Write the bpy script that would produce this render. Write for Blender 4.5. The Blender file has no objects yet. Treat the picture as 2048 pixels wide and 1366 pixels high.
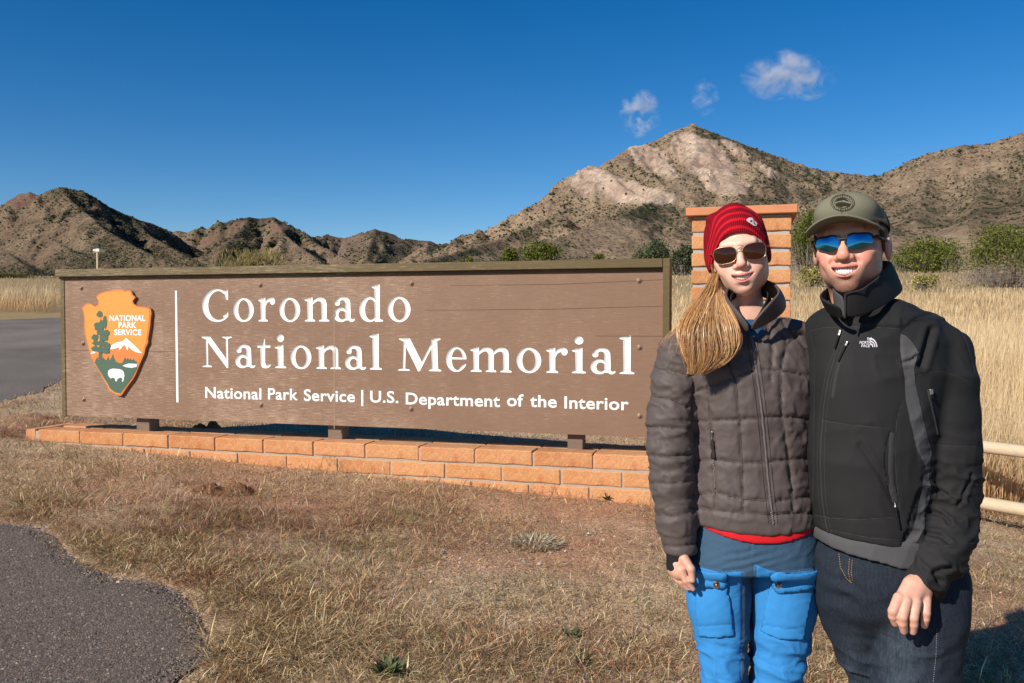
import bpy, bmesh, math, random
import numpy as np
from mathutils import Vector, Matrix
from mathutils.geometry import delaunay_2d_cdt

# ------------------------------------------------------------------ camera, sky, sun, exposure
SC = bpy.context.scene
COL = SC.collection
FPX, CX, CY = 1700.0, 1024.0, 683.0          # focal length and centre in pixels of the 2048 px wide frame
CAMZ = 1.40
PITCH = math.atan(48.0 / FPX)                # the camera looks down a little
cam_d = bpy.data.cameras.new('camera'); cam = bpy.data.objects.new('camera', cam_d); COL.objects.link(cam)
cam.location = (0, 0, CAMZ); cam.rotation_euler = (math.pi / 2 - PITCH, 0, 0)
cam_d.sensor_width = 36.0; cam_d.lens = 36.0 * FPX / 2048.0
cam_d.clip_start = 0.05; cam_d.clip_end = 30000
SC.camera = cam

SUN_EL, SUN_AZ = math.radians(33), math.radians(48)     # sun behind the camera and to its left
wd = bpy.data.worlds.new('World'); SC.world = wd; wd.use_nodes = True
wn = wd.node_tree.nodes; wl = wd.node_tree.links; wn.clear()
sky = wn.new('ShaderNodeTexSky'); sky.sky_type = 'NISHITA'; sky.sun_disc = False
sky.sun_elevation = SUN_EL; sky.sun_rotation = math.pi + SUN_AZ
sky.altitude = 1600; sky.air_density = 1.0; sky.dust_density = 0.15; sky.ozone_density = 2.6
hsv = wn.new('ShaderNodeHueSaturation'); hsv.inputs['Saturation'].default_value = 1.42; hsv.inputs['Hue'].default_value = 0.504
bg = wn.new('ShaderNodeBackground'); bg.inputs['Strength'].default_value = 0.084
wo = wn.new('ShaderNodeOutputWorld')
wl.new(sky.outputs[0], hsv.inputs['Color']); wl.new(hsv.outputs[0], bg.inputs['Color']); wl.new(bg.outputs[0], wo.inputs['Surface'])
sun_d = bpy.data.lights.new('sun', 'SUN'); sun_d.energy = 4.9; sun_d.angle = math.radians(0.53); sun_d.color = (1.0, 0.91, 0.79)
sun = bpy.data.objects.new('sun', sun_d); COL.objects.link(sun)
LDIR = Vector((math.sin(SUN_AZ) * math.cos(SUN_EL), math.cos(SUN_AZ) * math.cos(SUN_EL), -math.sin(SUN_EL)))
sun.rotation_euler = LDIR.to_track_quat('-Z', 'Y').to_euler(); sun.location = (-20, -20, 30)
SC.view_settings.view_transform = 'Standard'; SC.view_settings.look = 'None'
SC.view_settings.exposure = 0.32; SC.view_settings.gamma = 1.0; SC.view_settings.use_curve_mapping = False
SC.render.engine = 'CYCLES'
SC.cycles.use_denoising = True
SC.cycles.max_bounces = 6; SC.cycles.diffuse_bounces = 3; SC.cycles.glossy_bounces = 3; SC.cycles.volume_bounces = 1
SC.cycles.transparent_max_bounces = 8
SC.cycles.volume_max_steps = 256

RNG = np.random.default_rng(7)
random.seed(7)

# ------------------------------------------------------------------ helpers
def ray(px, py):
    dx = (px - CX) / FPX; dz = -(py - CY) / FPX
    c, s = math.cos(PITCH), math.sin(PITCH)
    return dx, c + dz * s, -s + dz * c
def at(px, py, Y):
    "world point seen at (px, py) of the photograph at depth Y"
    dx, dy, dz = ray(px, py)
    return Vector((dx * Y / dy, Y, CAMZ + dz * Y / dy))

def smooth(a, b, x):
    t = np.clip((x - a) / (b - a), 0, 1); return t * t * (3 - 2 * t)

def ground(x, y):
    "height of the ground (numpy)"
    x = np.asarray(x, float); y = np.asarray(y, float)
    near = 0.15 - 0.045 * (np.clip(x, -6, 8) - 0.95) + 0.012 * (y - 5.6) - 0.07 * np.clip(x - 1.6, 0, 2.6) - 0.11 * (1 - smooth(2.2, 4.0, y))
    yy = np.minimum(y, 70.0)
    far = 0.043 * yy + 0.00042 * yy * yy + 0.05 * (y - yy) - 0.028 * np.clip(x, -8, 8) * (1 - smooth(12, 40, y))
    far = far - 0.5 * smooth(10, 40, -x) * smooth(15, 60, y)
    w = smooth(6.5, 13, y)
    return near * (1 - w) + far * w
def gz(x, y): return float(ground(x, y))
def on_ground(px, py):
    dx, dy, dz = ray(px, py)
    t = 1.0
    for i in range(4000):
        x, y, z = dx * t, dy * t, CAMZ + dz * t
        if z <= gz(x, y): break
        t *= 1.002
    return Vector((x, y, gz(x, y)))

def _hash(ix, iy, iz, seed):
    n = (ix.astype(np.int64) * 374761393 + iy.astype(np.int64) * 668265263 + iz.astype(np.int64) * 2147483647 + seed * 974634777) & 0xffffffff
    n = ((n ^ (n >> 13)) * 1274126177) & 0xffffffff
    n = (n ^ (n >> 16)) & 0xffffffff
    return n.astype(np.float64) / 4294967295.0 * 2 - 1
def vnoise(x, y, z=None, seed=0):
    "smooth value noise in -1..1"
    x = np.asarray(x, float); y = np.asarray(y, float)
    z = np.zeros_like(x) if z is None else np.asarray(z, float)
    x, y, z = np.broadcast_arrays(x, y, z)
    ix, iy, iz = np.floor(x), np.floor(y), np.floor(z)
    fx, fy, fz = x - ix, y - iy, z - iz
    ux, uy, uz = (f * f * f * (f * (f * 6 - 15) + 10) for f in (fx, fy, fz))
    def c(a, b, d): return _hash(ix + a, iy + b, iz + d, seed)
    if not z.any():
        a = c(0, 0, 0) * (1 - ux) + c(1, 0, 0) * ux; b = c(0, 1, 0) * (1 - ux) + c(1, 1, 0) * ux
        return a * (1 - uy) + b * uy
    a = c(0, 0, 0) * (1 - ux) + c(1, 0, 0) * ux; b = c(0, 1, 0) * (1 - ux) + c(1, 1, 0) * ux
    e = c(0, 0, 1) * (1 - ux) + c(1, 0, 1) * ux; f = c(0, 1, 1) * (1 - ux) + c(1, 1, 1) * ux
    return (a * (1 - uy) + b * uy) * (1 - uz) + (e * (1 - uy) + f * uy) * uz
def fbm(x, y, z=None, octaves=4, seed=0, gain=0.5, ridged=False):
    x = np.asarray(x, float); y = np.asarray(y, float)
    out = 0; amp = 1.0; tot = 0; k = 1.0
    for o in range(octaves):
        c_, s_ = math.cos(0.5 * o), math.sin(0.5 * o)
        v = vnoise((x * c_ - y * s_) * k + 17.3 * o, (x * s_ + y * c_) * k - 9.1 * o, None if z is None else np.asarray(z) * k + 3.7 * o, seed + o)
        if ridged: v = 1 - 2 * np.abs(v)
        out = out + v * amp; tot += amp; amp *= gain; k *= 2.03
    return out / tot

def mesh_np(name, verts, faces, mat=None, parent=None, smooth_=False, col=None, colname='Col', uv=None):
    "mesh object from numpy arrays; faces is (n,3) or (n,4), or a list of arrays of both"
    me = bpy.data.meshes.new(name)
    verts = np.asarray(verts, dtype=np.float32)
    fl = faces if isinstance(faces, list) else [faces]
    fl = [np.asarray(f, dtype=np.int32) for f in fl if len(f)]
    me.vertices.add(len(verts)); me.vertices.foreach_set('co', verts.ravel())
    nl = sum(f.size for f in fl); nf = sum(len(f) for f in fl)
    me.loops.add(nl); me.loops.foreach_set('vertex_index', np.concatenate([f.ravel() for f in fl]))
    sizes = np.concatenate([np.full(len(f), f.shape[1], np.int32) for f in fl])
    me.polygons.add(nf)
    me.polygons.foreach_set('loop_start', np.concatenate([[0], np.cumsum(sizes)[:-1]]).astype(np.int32))
    me.polygons.foreach_set('loop_total', sizes)
    if smooth_: me.polygons.foreach_set('use_smooth', np.ones(nf, dtype=bool))
    me.update(calc_edges=True)
    if col is not None:
        c = np.ones((len(verts), 4), np.float32); c[:, :3] = np.clip(col, 0, 1)
        a = me.attributes.new(colname, 'FLOAT_COLOR', 'POINT'); a.data.foreach_set('color', c.ravel())
    me.validate()
    o = bpy.data.objects.new(name, me); COL.objects.link(o)
    if mat: me.materials.append(mat)
    if parent: o.parent = parent
    return o

def empty(name, loc=(0, 0, 0), rz=0):
    o = bpy.data.objects.new(name, None); COL.objects.link(o); o.location = loc; o.rotation_euler = (0, 0, rz)
    o.empty_display_size = 0.1
    return o
def tag(o, label=None, cat=None, group=None, kind=None):
    if label: o['label'] = label
    if cat: o['category'] = cat
    if group: o['group'] = group
    if kind: o['kind'] = kind
    return o

class NT:
    "short node-tree writer"
    def __init__(s, name, rough=0.8, spec=0.3):
        s.m = bpy.data.materials.new(name); s.m.use_nodes = True
        s.t = s.m.node_tree; s.n = s.t.nodes; s.l = s.t.links; s.n.clear()
        s.out = s.n.new('ShaderNodeOutputMaterial'); s.b = s.n.new('ShaderNodeBsdfPrincipled')
        s.l.new(s.b.outputs[0], s.out.inputs['Surface'])
        s.b.inputs['Roughness'].default_value = rough; s.b.inputs['Specular IOR Level'].default_value = spec
    def set(s, sock, v):
        if isinstance(v, bpy.types.NodeSocket): s.l.new(v, sock)
        elif v is not None:
            if isinstance(v, tuple) and len(v) == 3 and sock.type == 'RGBA': v = (*v, 1)
            sock.default_value = v
    def node(s, kind, **kw):
        n = s.n.new(kind)
        for k, v in kw.items(): setattr(n, k, v)
        return n
    def coord(s, which='Object', scale=(1, 1, 1), rot=(0, 0, 0)):
        tc = s.node('ShaderNodeTexCoord'); mp = s.node('ShaderNodeMapping')
        s.l.new(tc.outputs[which], mp.inputs[0]); mp.inputs['Scale'].default_value = scale; mp.inputs['Rotation'].default_value = rot
        return mp.outputs[0]
    def noise(s, vec=None, scale=5, detail=4, rough=0.6, dist=0, out=0):
        n = s.node('ShaderNodeTexNoise')
        if vec is not None: s.l.new(vec, n.inputs['Vector'])
        n.inputs['Scale'].default_value = scale; n.inputs['Detail'].default_value = detail; n.inputs['Roughness'].default_value = rough; n.inputs['Distortion'].default_value = dist
        return n.outputs[out]
    def voronoi(s, vec=None, scale=5, feature='F1', out=0, rand=1):
        n = s.node('ShaderNodeTexVoronoi', feature=feature)
        if vec is not None: s.l.new(vec, n.inputs['Vector'])
        n.inputs['Scale'].default_value = scale
        n.inputs['Randomness'].default_value = rand
        return n.outputs[out]
    def wave(s, vec, scale, dist=0, detail=2, direction='X', dscale=1):
        n = s.node('ShaderNodeTexWave', bands_direction=direction)
        s.l.new(vec, n.inputs['Vector']); n.inputs['Scale'].default_value = scale; n.inputs['Distortion'].default_value = dist
        n.inputs['Detail'].default_value = detail; n.inputs['Detail Scale'].default_value = dscale
        return n.outputs[0]
    def ramp(s, fac, stops, interp='LINEAR'):
        n = s.node('ShaderNodeValToRGB'); s.set(n.inputs[0], fac); cr = n.color_ramp; cr.interpolation = interp
        while len(cr.elements) < len(stops): cr.elements.new(0.5)
        for e, (p, c) in zip(cr.elements, stops):
            e.position = p; e.color = (*c, 1) if isinstance(c, (tuple, list)) else (c, c, c, 1)
        return n.outputs[0]
    def mix(s, fac, a, b, mode='MIX'):
        n = s.node('ShaderNodeMix', data_type='RGBA', blend_type=mode); n.clamp_factor = True
        s.set(n.inputs[0], fac); s.set(n.inputs[6], a); s.set(n.inputs[7], b)
        return n.outputs[2]
    def math(s, op, a, b=None, clamp=False):
        n = s.node('ShaderNodeMath', operation=op); n.use_clamp = clamp
        s.set(n.inputs[0], a); s.set(n.inputs[1], b)
        return n.outputs[0]
    def attr(s, name='Col', out=0):
        n = s.node('ShaderNodeAttribute'); n.attribute_name = name; return n.outputs[out]
    def objrand(s):
        return s.node('ShaderNodeObjectInfo').outputs['Random']
    def bump(s, height, strength=0.4, dist=0.01, normal=None):
        n = s.node('ShaderNodeBump'); n.inputs['Strength'].default_value = strength; n.inputs['Distance'].default_value = dist
        s.set(n.inputs['Height'], height)
        if normal is not None: s.l.new(normal, n.inputs['Normal'])
        return n.outputs[0]
    def done(s, color=None, rough=None, normal=None, metal=None, **kw):
        s.set(s.b.inputs['Base Color'], color); s.set(s.b.inputs['Roughness'], rough)
        if normal is not None: s.l.new(normal, s.b.inputs['Normal'])
        if metal is not None: s.b.inputs['Metallic'].default_value = metal
        for k, v in kw.items(): s.set(s.b.inputs[k.replace('_', ' ')], v)
        return s.m

def in_poly(px, py, poly):
    x = np.asarray(px); y = np.asarray(py); r = np.zeros(x.shape, bool); n = len(poly)
    for i in range(n):
        x0, y0 = poly[i]; x1, y1 = poly[(i + 1) % n]
        c = ((y0 > y) != (y1 > y)) & (x < (x1 - x0) * (y - y0) / ((y1 - y0) or 1e-12) + x0)
        r ^= c
    return r
def resample(poly, step, closed=True, jitter=0, seed=0):
    rr = random.Random(seed); out = []; n = len(poly)
    for i in range(n if closed else n - 1):
        a, b = Vector(poly[i]), Vector(poly[(i + 1) % n]); k = max(1, int((b - a).length / step))
        for j in range(k):
            p = a.lerp(b, j / k)
            if jitter: p = p + Vector([rr.uniform(-jitter, jitter) for _ in range(len(p))])
            out.append(tuple(p))
    if not closed: out.append(tuple(poly[-1]))
    return out
def seg_dist(x, y, poly, closed=True):
    d = np.full(np.shape(x), 1e9); n = len(poly)
    for i in range(n if closed else n - 1):
        ax, ay = poly[i]; bx, by = poly[(i + 1) % n]; vx, vy = bx - ax, by - ay
        L = vx * vx + vy * vy + 1e-12
        t = np.clip(((x - ax) * vx + (y - ay) * vy) / L, 0, 1)
        d = np.minimum(d, np.hypot(x - ax - t * vx, y - ay - t * vy))
    return d
# ------------------------------------------------------------------ far mountains: one height field grown from ridge lines
def mtn_base(x, y):
    return ground(x, np.minimum(y, 150)) + 0.039 * np.maximum(y - 150, 0) - 0.6 * (1 - smooth(150, 200, y))
RIDGES = [  # (points as px, py, distance), fall-off slope
 ([(850,522,1300),(930,500,1600),(1000,478,1850),(1090,440,2050),(1150,408,2150),(1176,378,2200),(1186,352,2230),(1212,336,2260),(1236,334,2290),(1248,306,2330),(1262,295,2360),(1300,285,2400),(1345,262,2450),(1385,249,2480),(1430,268,2520),(1500,292,2600),(1560,315,2680),(1620,338,2800),(1690,345,2950),(1760,352,3100)], .72),
 ([(1385,249,2480),(1395,300,2290),(1370,350,2100),(1300,400,1900),(1230,440,1650),(1180,452,1500),(1090,485,1350),(990,503,1250),(900,524,1150)], .62),
 ([(1430,268,2520),(1450,320,2280),(1460,360,2080),(1490,420,1750),(1500,470,1450)], .6),
 ([(1560,315,2680),(1580,360,2350),(1600,400,2000),(1640,450,1600)], .55),
 ([(1212,338,2260),(1235,365,2130),(1290,395,1980)], .95),
 ([(1262,298,2360),(1290,335,2200),(1330,375,2030)], .8),
 ([(1690,345,2950),(1670,385,2400),(1690,420,1900)], .5),
 ([(1620,430,1500),(1700,382,1650),(1750,355,1640),(1800,333,1600),(1860,308,1600),(1925,291,1560),(1960,291,1560),(2048,268,1500),(2250,225,1420),(2600,190,1400)], .55),
 ([(1860,308,1600),(1850,370,1350),(1830,430,1100)], .5),
 ([(1960,291,1560),(1975,350,1330),(1960,420,1080),(1930,455,850)], .5),
 ([(2048,268,1500),(2110,340,1250),(2120,420,950)], .5),
 ([(1750,355,1640),(1740,420,1250),(1760,460,950)], .45),
 # left mountain
 ([(-400,420,2700),(-250,440,2650),(-120,455,2600),(-40,455,2560),(8,446,2540),(22,408,2530),(36,390,2530),(60,384,2520),(76,391,2520),(98,380,2520),(125,375,2500),(165,380,2520),(188,392,2540),(205,404,2560),(222,414,2580),(262,434,2650),(300,446,2750),(335,460,2850),(372,490,2900),(420,528,2950)], .95),
 ([(125,375,2500),(140,400,2400),(170,425,2250),(205,455,2100),(255,485,1950),(305,508,1820),(380,532,1700)], .8),
 ([(30,400,2530),(45,440,2400),(90,470,2200),(150,505,1950),(220,530,1700)], .7),
 ([(-40,455,2560),(0,500,2200),(60,535,1800)], .5),
 ([(262,434,2650),(300,470,2500),(350,500,2350),(410,528,2200)], .75),
 # second hill
 ([(340,462,3300),(400,456,3250),(450,441,3200),(500,434,3150),(545,434,3150),(570,441,3170),(592,454,3200),(622,476,3250),(660,500,3300),(720,528,3350)], .85),
 ([(500,434,3150),(470,470,2900),(440,505,2650),(430,530,2450)], .7),
 ([(545,434,3150),(570,470,2900),(610,500,2650),(650,530,2450)], .75),
 ([(592,454,3200),(640,490,2950),(700,520,2700)], .7),
 # third, far hills
 ([(600,490,4600),(636,474,4600),(655,467,4550),(672,472,4550),(692,476,4550),(722,464,4500),(750,459,4450),(785,468,4450),(820,478,4500),(860,482,4500),(930,490,4600),(1000,496,4700),(1150,500,4800)], .7),
 ([(750,459,4450),(740,490,4000),(730,520,3600)], .6),
 ([(860,482,4500),(850,505,4000),(870,522,3700)], .5),
]
def build_mountains():
    us = np.concatenate([np.arange(-460, -40, 9.0), np.arange(-40, 2090, 4.2), np.arange(2090, 2560, 9.0)])
    rs = np.concatenate([np.geomspace(128, 1150, 88, endpoint=False), np.arange(1150, 2900, 8.2), np.geomspace(2900, 5600, 64)])
    U, R = np.meshgrid(us, rs); TX = (U - CX) / FPX
    Y = R; X = TX * Y
    base = mtn_base(X, Y)
    wx = 46 * fbm(X / 330, Y / 330, octaves=3, seed=3); wy = 46 * fbm(X / 330, Y / 330, octaves=3, seed=9)
    n1 = fbm(X / 120, Y / 120, octaves=5, seed=21)
    Z = base.copy(); near_d = np.full(X.shape, 1e9)
    cand = []
    for pts, k in RIDGES:
        P = [at(a, b, d) for a, b, d in pts]
        P = [(p.x, p.y, p.z) for p in P]
        best = np.full(X.shape, -1e9)
        for (ax, ay, az), (bx, by, bz) in zip(P[:-1], P[1:]):
            vx, vy = bx - ax, by - ay; L = vx * vx + vy * vy
            d0 = np.hypot(X - (ax + bx) / 2, Y - (ay + by) / 2)
            m = d0 < 1500 + math.sqrt(L)
            xx, yy = X[m], Y[m]
            t0 = np.clip(((xx - ax) * vx + (yy - ay) * vy) / L, 0, 1)
            dd0 = np.hypot(xx - ax - t0 * vx, yy - ay - t0 * vy)
            wq = np.clip(dd0 / 120, 0, 1)      # warp only away from the crest so that the skyline stays
            x2, y2 = xx + wx[m] * wq, yy + wy[m] * wq
            t = np.clip(((x2 - ax) * vx + (y2 - ay) * vy) / L, 0, 1)
            d = np.hypot(x2 - ax - t * vx, y2 - ay - t * vy)
            zr = az + (bz - az) * t; h = np.maximum(zr - base[m], 1.0)
            kk = k * (1 + 0.22 * n1[m])
            z = base[m] + h * np.clip(1 - kk * d / (1.45 * h), 0, 1) ** 1.45
            bb = best[m]; best[m] = np.maximum(bb, z)
            nd = near_d[m]; near_d[m] = np.minimum(nd, d)
        cand.append(best)
    # soft maximum of the ridges gives rounded valleys
    st = np.maximum.reduce(cand); s = 0
    for c in cand: s = s + np.exp(np.clip((c - st) / 4.0, -40, 0)) * np.clip((c - base) / 14, 0, 1)
    Z = np.maximum(base, st + 4.0 * np.log(np.maximum(s, 1)))
    H = np.clip((Z - base) / 120, 0, 1)
    crest = np.clip(near_d / 60, 0.1, 1)
    gully = fbm(X / 95 + wx * .02, Y / 230, octaves=4, seed=33, ridged=True)
    Z = Z + H * crest * (np.where(U < 760, 44, 27) * (gully - 0.1) + 9 * fbm(X / 34, Y / 34, octaves=4, seed=5))
    Z = Z + np.clip(H, 0.05, 1) * 2.2 * fbm(X / 11, Y / 11, octaves=3, seed=8)
    low = 1 - np.clip((Z - base) / 40, 0, 1)
    Z = Z + low * smooth(200, 600, R) * 7 * fbm(X / 140, Y / 90, octaves=3, seed=12)
    # rock faces: crags stand on the steep light bluffs
    py = CY - FPX * ((Z - CAMZ) * math.cos(PITCH) + Y * math.sin(PITCH)) / (Y * math.cos(PITCH) - (Z - CAMZ) * math.sin(PITCH))
    def blob(cx, cy, rx, ry, ang=0):
        c_, s_ = math.cos(ang), math.sin(ang); dx, dy = U - cx, py - cy
        return 1 - np.sqrt(((dx * c_ + dy * s_) / rx) ** 2 + ((-dx * s_ + dy * c_) / ry) ** 2)
    wob = 0.55 * fbm(X / 70, Z / 40, octaves=4, seed=44)
    rock = np.maximum.reduce([blob(1205, 372, 75, 34, .1), blob(1285, 392, 66, 16, .1), blob(1385, 300, 62, 34, .2), blob(1418, 335, 60, 30, .4), blob(1300, 320, 60, 26, .5), blob(1450, 375, 46, 20), blob(1530, 345, 34, 8, .6), blob(1470, 300, 40, 10, .6)])
    rock = smooth(0.06, 0.2, rock + wob * 0.8) * (R > 1500) * (R < 2750) * (U > 1120)
    rockL = np.maximum.reduce([blob(45, 402, 34, 14), blob(430, 475, 34, 11, -.5), blob(470, 455, 30, 9, -.4), blob(560, 455, 30, 7, .2), blob(200, 420, 20, 10), blob(300, 455, 20, 5, .4)])
    rockL = smooth(0.0, 0.4, rockL + wob * 0.7) * (U < 700)
    rk = np.maximum(rock, rockL)
    Z = Z + rk * crest * (20 * fbm(X / 24, Z / 50 + Y / 60, octaves=4, seed=61, ridged=True) + 6 * fbm(X / 7, Y / 7, Z / 9, octaves=2, seed=63))
    ny, nx = X.shape
    # dry grass, pale and pink rock, dark scrub, crag and slope shade painted in
    gx = np.gradient(Z, axis=1) / np.maximum(np.gradient(X, axis=1), 1e-3)
    nz1 = fbm(X / 60, Y / 60, octaves=5, seed=70); nz2 = fbm(X / 16, Y / 16, octaves=3, seed=75)
    grass = np.array([.41, .305, .20]); grass2 = np.array([.32, .225, .15]); rockc = np.array([.74, .57, .43]); rocky = np.array([.5, .38, .19]); pink = np.array([.33, .20, .145]); scrub = np.array([.052, .052, .034])
    g = np.clip(0.5 + nz1 * 1.1 + nz2 * 0.5, 0, 1)[..., None]
    C = grass * g + grass2 * (1 - g)
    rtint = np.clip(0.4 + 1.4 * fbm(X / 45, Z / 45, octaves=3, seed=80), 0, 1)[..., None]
    RC = (rockc * rtint + np.array([.56, .40, .30]) * (1 - rtint)); RC = RC * (1 - .38 * np.clip(fbm((X + .5 * Y) / 7, Z / 38, octaves=3, seed=85) * 2.2, 0, 1))[..., None]; RC = RC * (1 - .35 * np.clip(fbm(X / 9, Z / 9, octaves=3, seed=82, ridged=True), 0, 1))[..., None]  # varnish-like dark streaks paint the crags' shading into the rock colour
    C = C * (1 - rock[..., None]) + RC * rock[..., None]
    C = C * (1 - rockL[..., None]) + pink * rockL[..., None]
    dens = 0.25 + 0.9 * fbm(X / 180, Y / 180, octaves=4, seed=90) + 0.5 * nz2
    dens = dens + 0.75 * np.exp(-((U - 1290) / 75) ** 2 - ((py - 425) / 18) ** 2) + .6 * np.exp(-((U - 1340) / 60) ** 2 - ((py - 470) / 28) ** 2)
    dens = dens + .7 * np.clip(1 - np.abs((py - (262 + (U - 1390) * .42)) / 22), 0, 1) * (U > 1390) * (U < 1660)
    dl = (U < 900) * smooth(600, 1500, R)
    dens = dens + .85 * dl * np.clip(2.2 * fbm(X / 200, Y / 260, octaves=4, seed=99) + .15, 0, 1)  # dark scrub zones that also carry part of the left mountain's cast shadow
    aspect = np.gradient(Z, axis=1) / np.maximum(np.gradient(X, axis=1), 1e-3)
    dens = dens + np.where(U < 900, .9, .35) * smooth(600, 1500, R) * np.clip(-aspect * 1.3 - .1, -.2, .8)  # right-facing slopes darkened: their shade is put into the scrub tone
    dens = dens - .8 * np.exp(-((U - 1210) / 110) ** 2 - ((py - 478) / 26) ** 2)
    dens = dens * (1 - .85 * rk) - .35 * (R < 900)
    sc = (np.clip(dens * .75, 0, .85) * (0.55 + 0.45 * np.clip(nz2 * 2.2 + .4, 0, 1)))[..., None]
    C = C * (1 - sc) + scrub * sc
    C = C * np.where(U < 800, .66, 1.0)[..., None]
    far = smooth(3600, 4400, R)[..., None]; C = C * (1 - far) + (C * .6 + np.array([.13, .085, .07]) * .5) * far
    idx = np.arange(ny * nx).reshape(ny, nx)
    F = np.stack([idx[:-1, :-1], idx[:-1, 1:], idx[1:, 1:], idx[1:, :-1]], -1).reshape(-1, 4)
    t = NT('mountain_ground', rough=1.0, spec=0.05)
    co = t.coord('Object')
    a = t.noise(co, .07, 9, .82); b = t.noise(co, .30, 5, .8)
    c = t.mix(t.math('MULTIPLY', t.math('SUBTRACT', b, .5), .0), t.attr('Col'), (0, 0, 0))
    spk = t.ramp(t.voronoi(co, .11, out=0), [(0.0, 0.42), (0.26, .5), (0.36, 1.0)])
    c = t.mix(t.attr('grow', 2), c, t.mix(1.0, c, spk, 'MULTIPLY'))
    c = t.mix(.75, c, t.ramp(a, [(.34, .42), (.66, 1.4)]), 'MULTIPLY')
    m = t.done(c, normal=t.bump(t.math('ADD', b, a), .9, 5.0))
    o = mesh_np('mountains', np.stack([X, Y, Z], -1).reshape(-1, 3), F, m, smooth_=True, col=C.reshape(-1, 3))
    ga = o.data.attributes.new('grow', 'FLOAT', 'POINT'); ga.data.foreach_set('value', (1 - rk).astype(np.float32).ravel())
    tag(o, 'Dry desert mountains with pale rock bluffs behind the sign and the field', kind='structure')
    # bushes scattered over the slopes, counted in thousands
    p = np.clip(dens + .28, .02, 1.2) * (1 - .93 * rk) * (R > 420)
    keep = (py < 560)
    slope_px = np.clip(-(np.gradient(py, axis=0)), 0, 8)     # how much picture a cell covers
    wgt = (p * keep * (slope_px + .02) * ((U > -100) & (U < 2150))).ravel()
    wgt = wgt / wgt.sum()
    n = 42000
    pick = RNG.choice(ny * nx, n, p=wgt)
    bx = X.ravel()[pick] + RNG.uniform(-4, 4, n); by = Y.ravel()[pick] + RNG.uniform(-4, 4, n); bz = Z.ravel()[pick]
    near = by < 1250
    size = np.where(by > 3000, 2.9, 1.65) * np.exp(RNG.normal(0, .38, n)) * np.clip(by / 1900, .62, 1.5)
    phi = (1 + 5 ** .5) / 2
    octv = np.array([[1, 0, 0], [-1, 0, 0], [0, 1, 0], [0, -1, 0], [.25, .2, 1], [-.6, -.6, .55], [.6, -.65, .5]])
    of = np.array([[0, 4, 6], [6, 4, 5], [5, 4, 1], [3, 6, 5], [3, 5, 1], [0, 6, 3], [0, 2, 4], [2, 1, 4]])
    rot = RNG.uniform(0, 6.28, n); c_, s_ = np.cos(rot), np.sin(rot)
    V = np.empty((n, 7, 3))
    V[:, :, 0] = (octv[:, 0] * c_[:, None] - octv[:, 1] * s_[:, None]) * size[:, None] + bx[:, None]
    V[:, :, 1] = (octv[:, 0] * s_[:, None] + octv[:, 1] * c_[:, None]) * size[:, None] + by[:, None]
    V[:, :, 2] = octv[:, 2] * size[:, None] * RNG.uniform(.7, 1.3, n)[:, None] + bz[:, None] - .1 * size[:, None]
    FF = (of[None] + (np.arange(n) * 7)[:, None, None]).reshape(-1, 3)
    cc = np.array([.042, .05, .026]) * np.exp(RNG.normal(0, .3, (n, 1))) * (1 + RNG.normal(0, .07, (n, 3)))
    t = NT('far_scrub', 1.0, .02); m = t.done(t.attr('Col'))
    o = mesh_np('scrub', V.reshape(-1, 3), FF, m, col=np.repeat(cc, 7, 0))
    tag(o, 'Dark green scrub oak and juniper dotting the mountain slopes', kind='stuff')
build_mountains()

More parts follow.
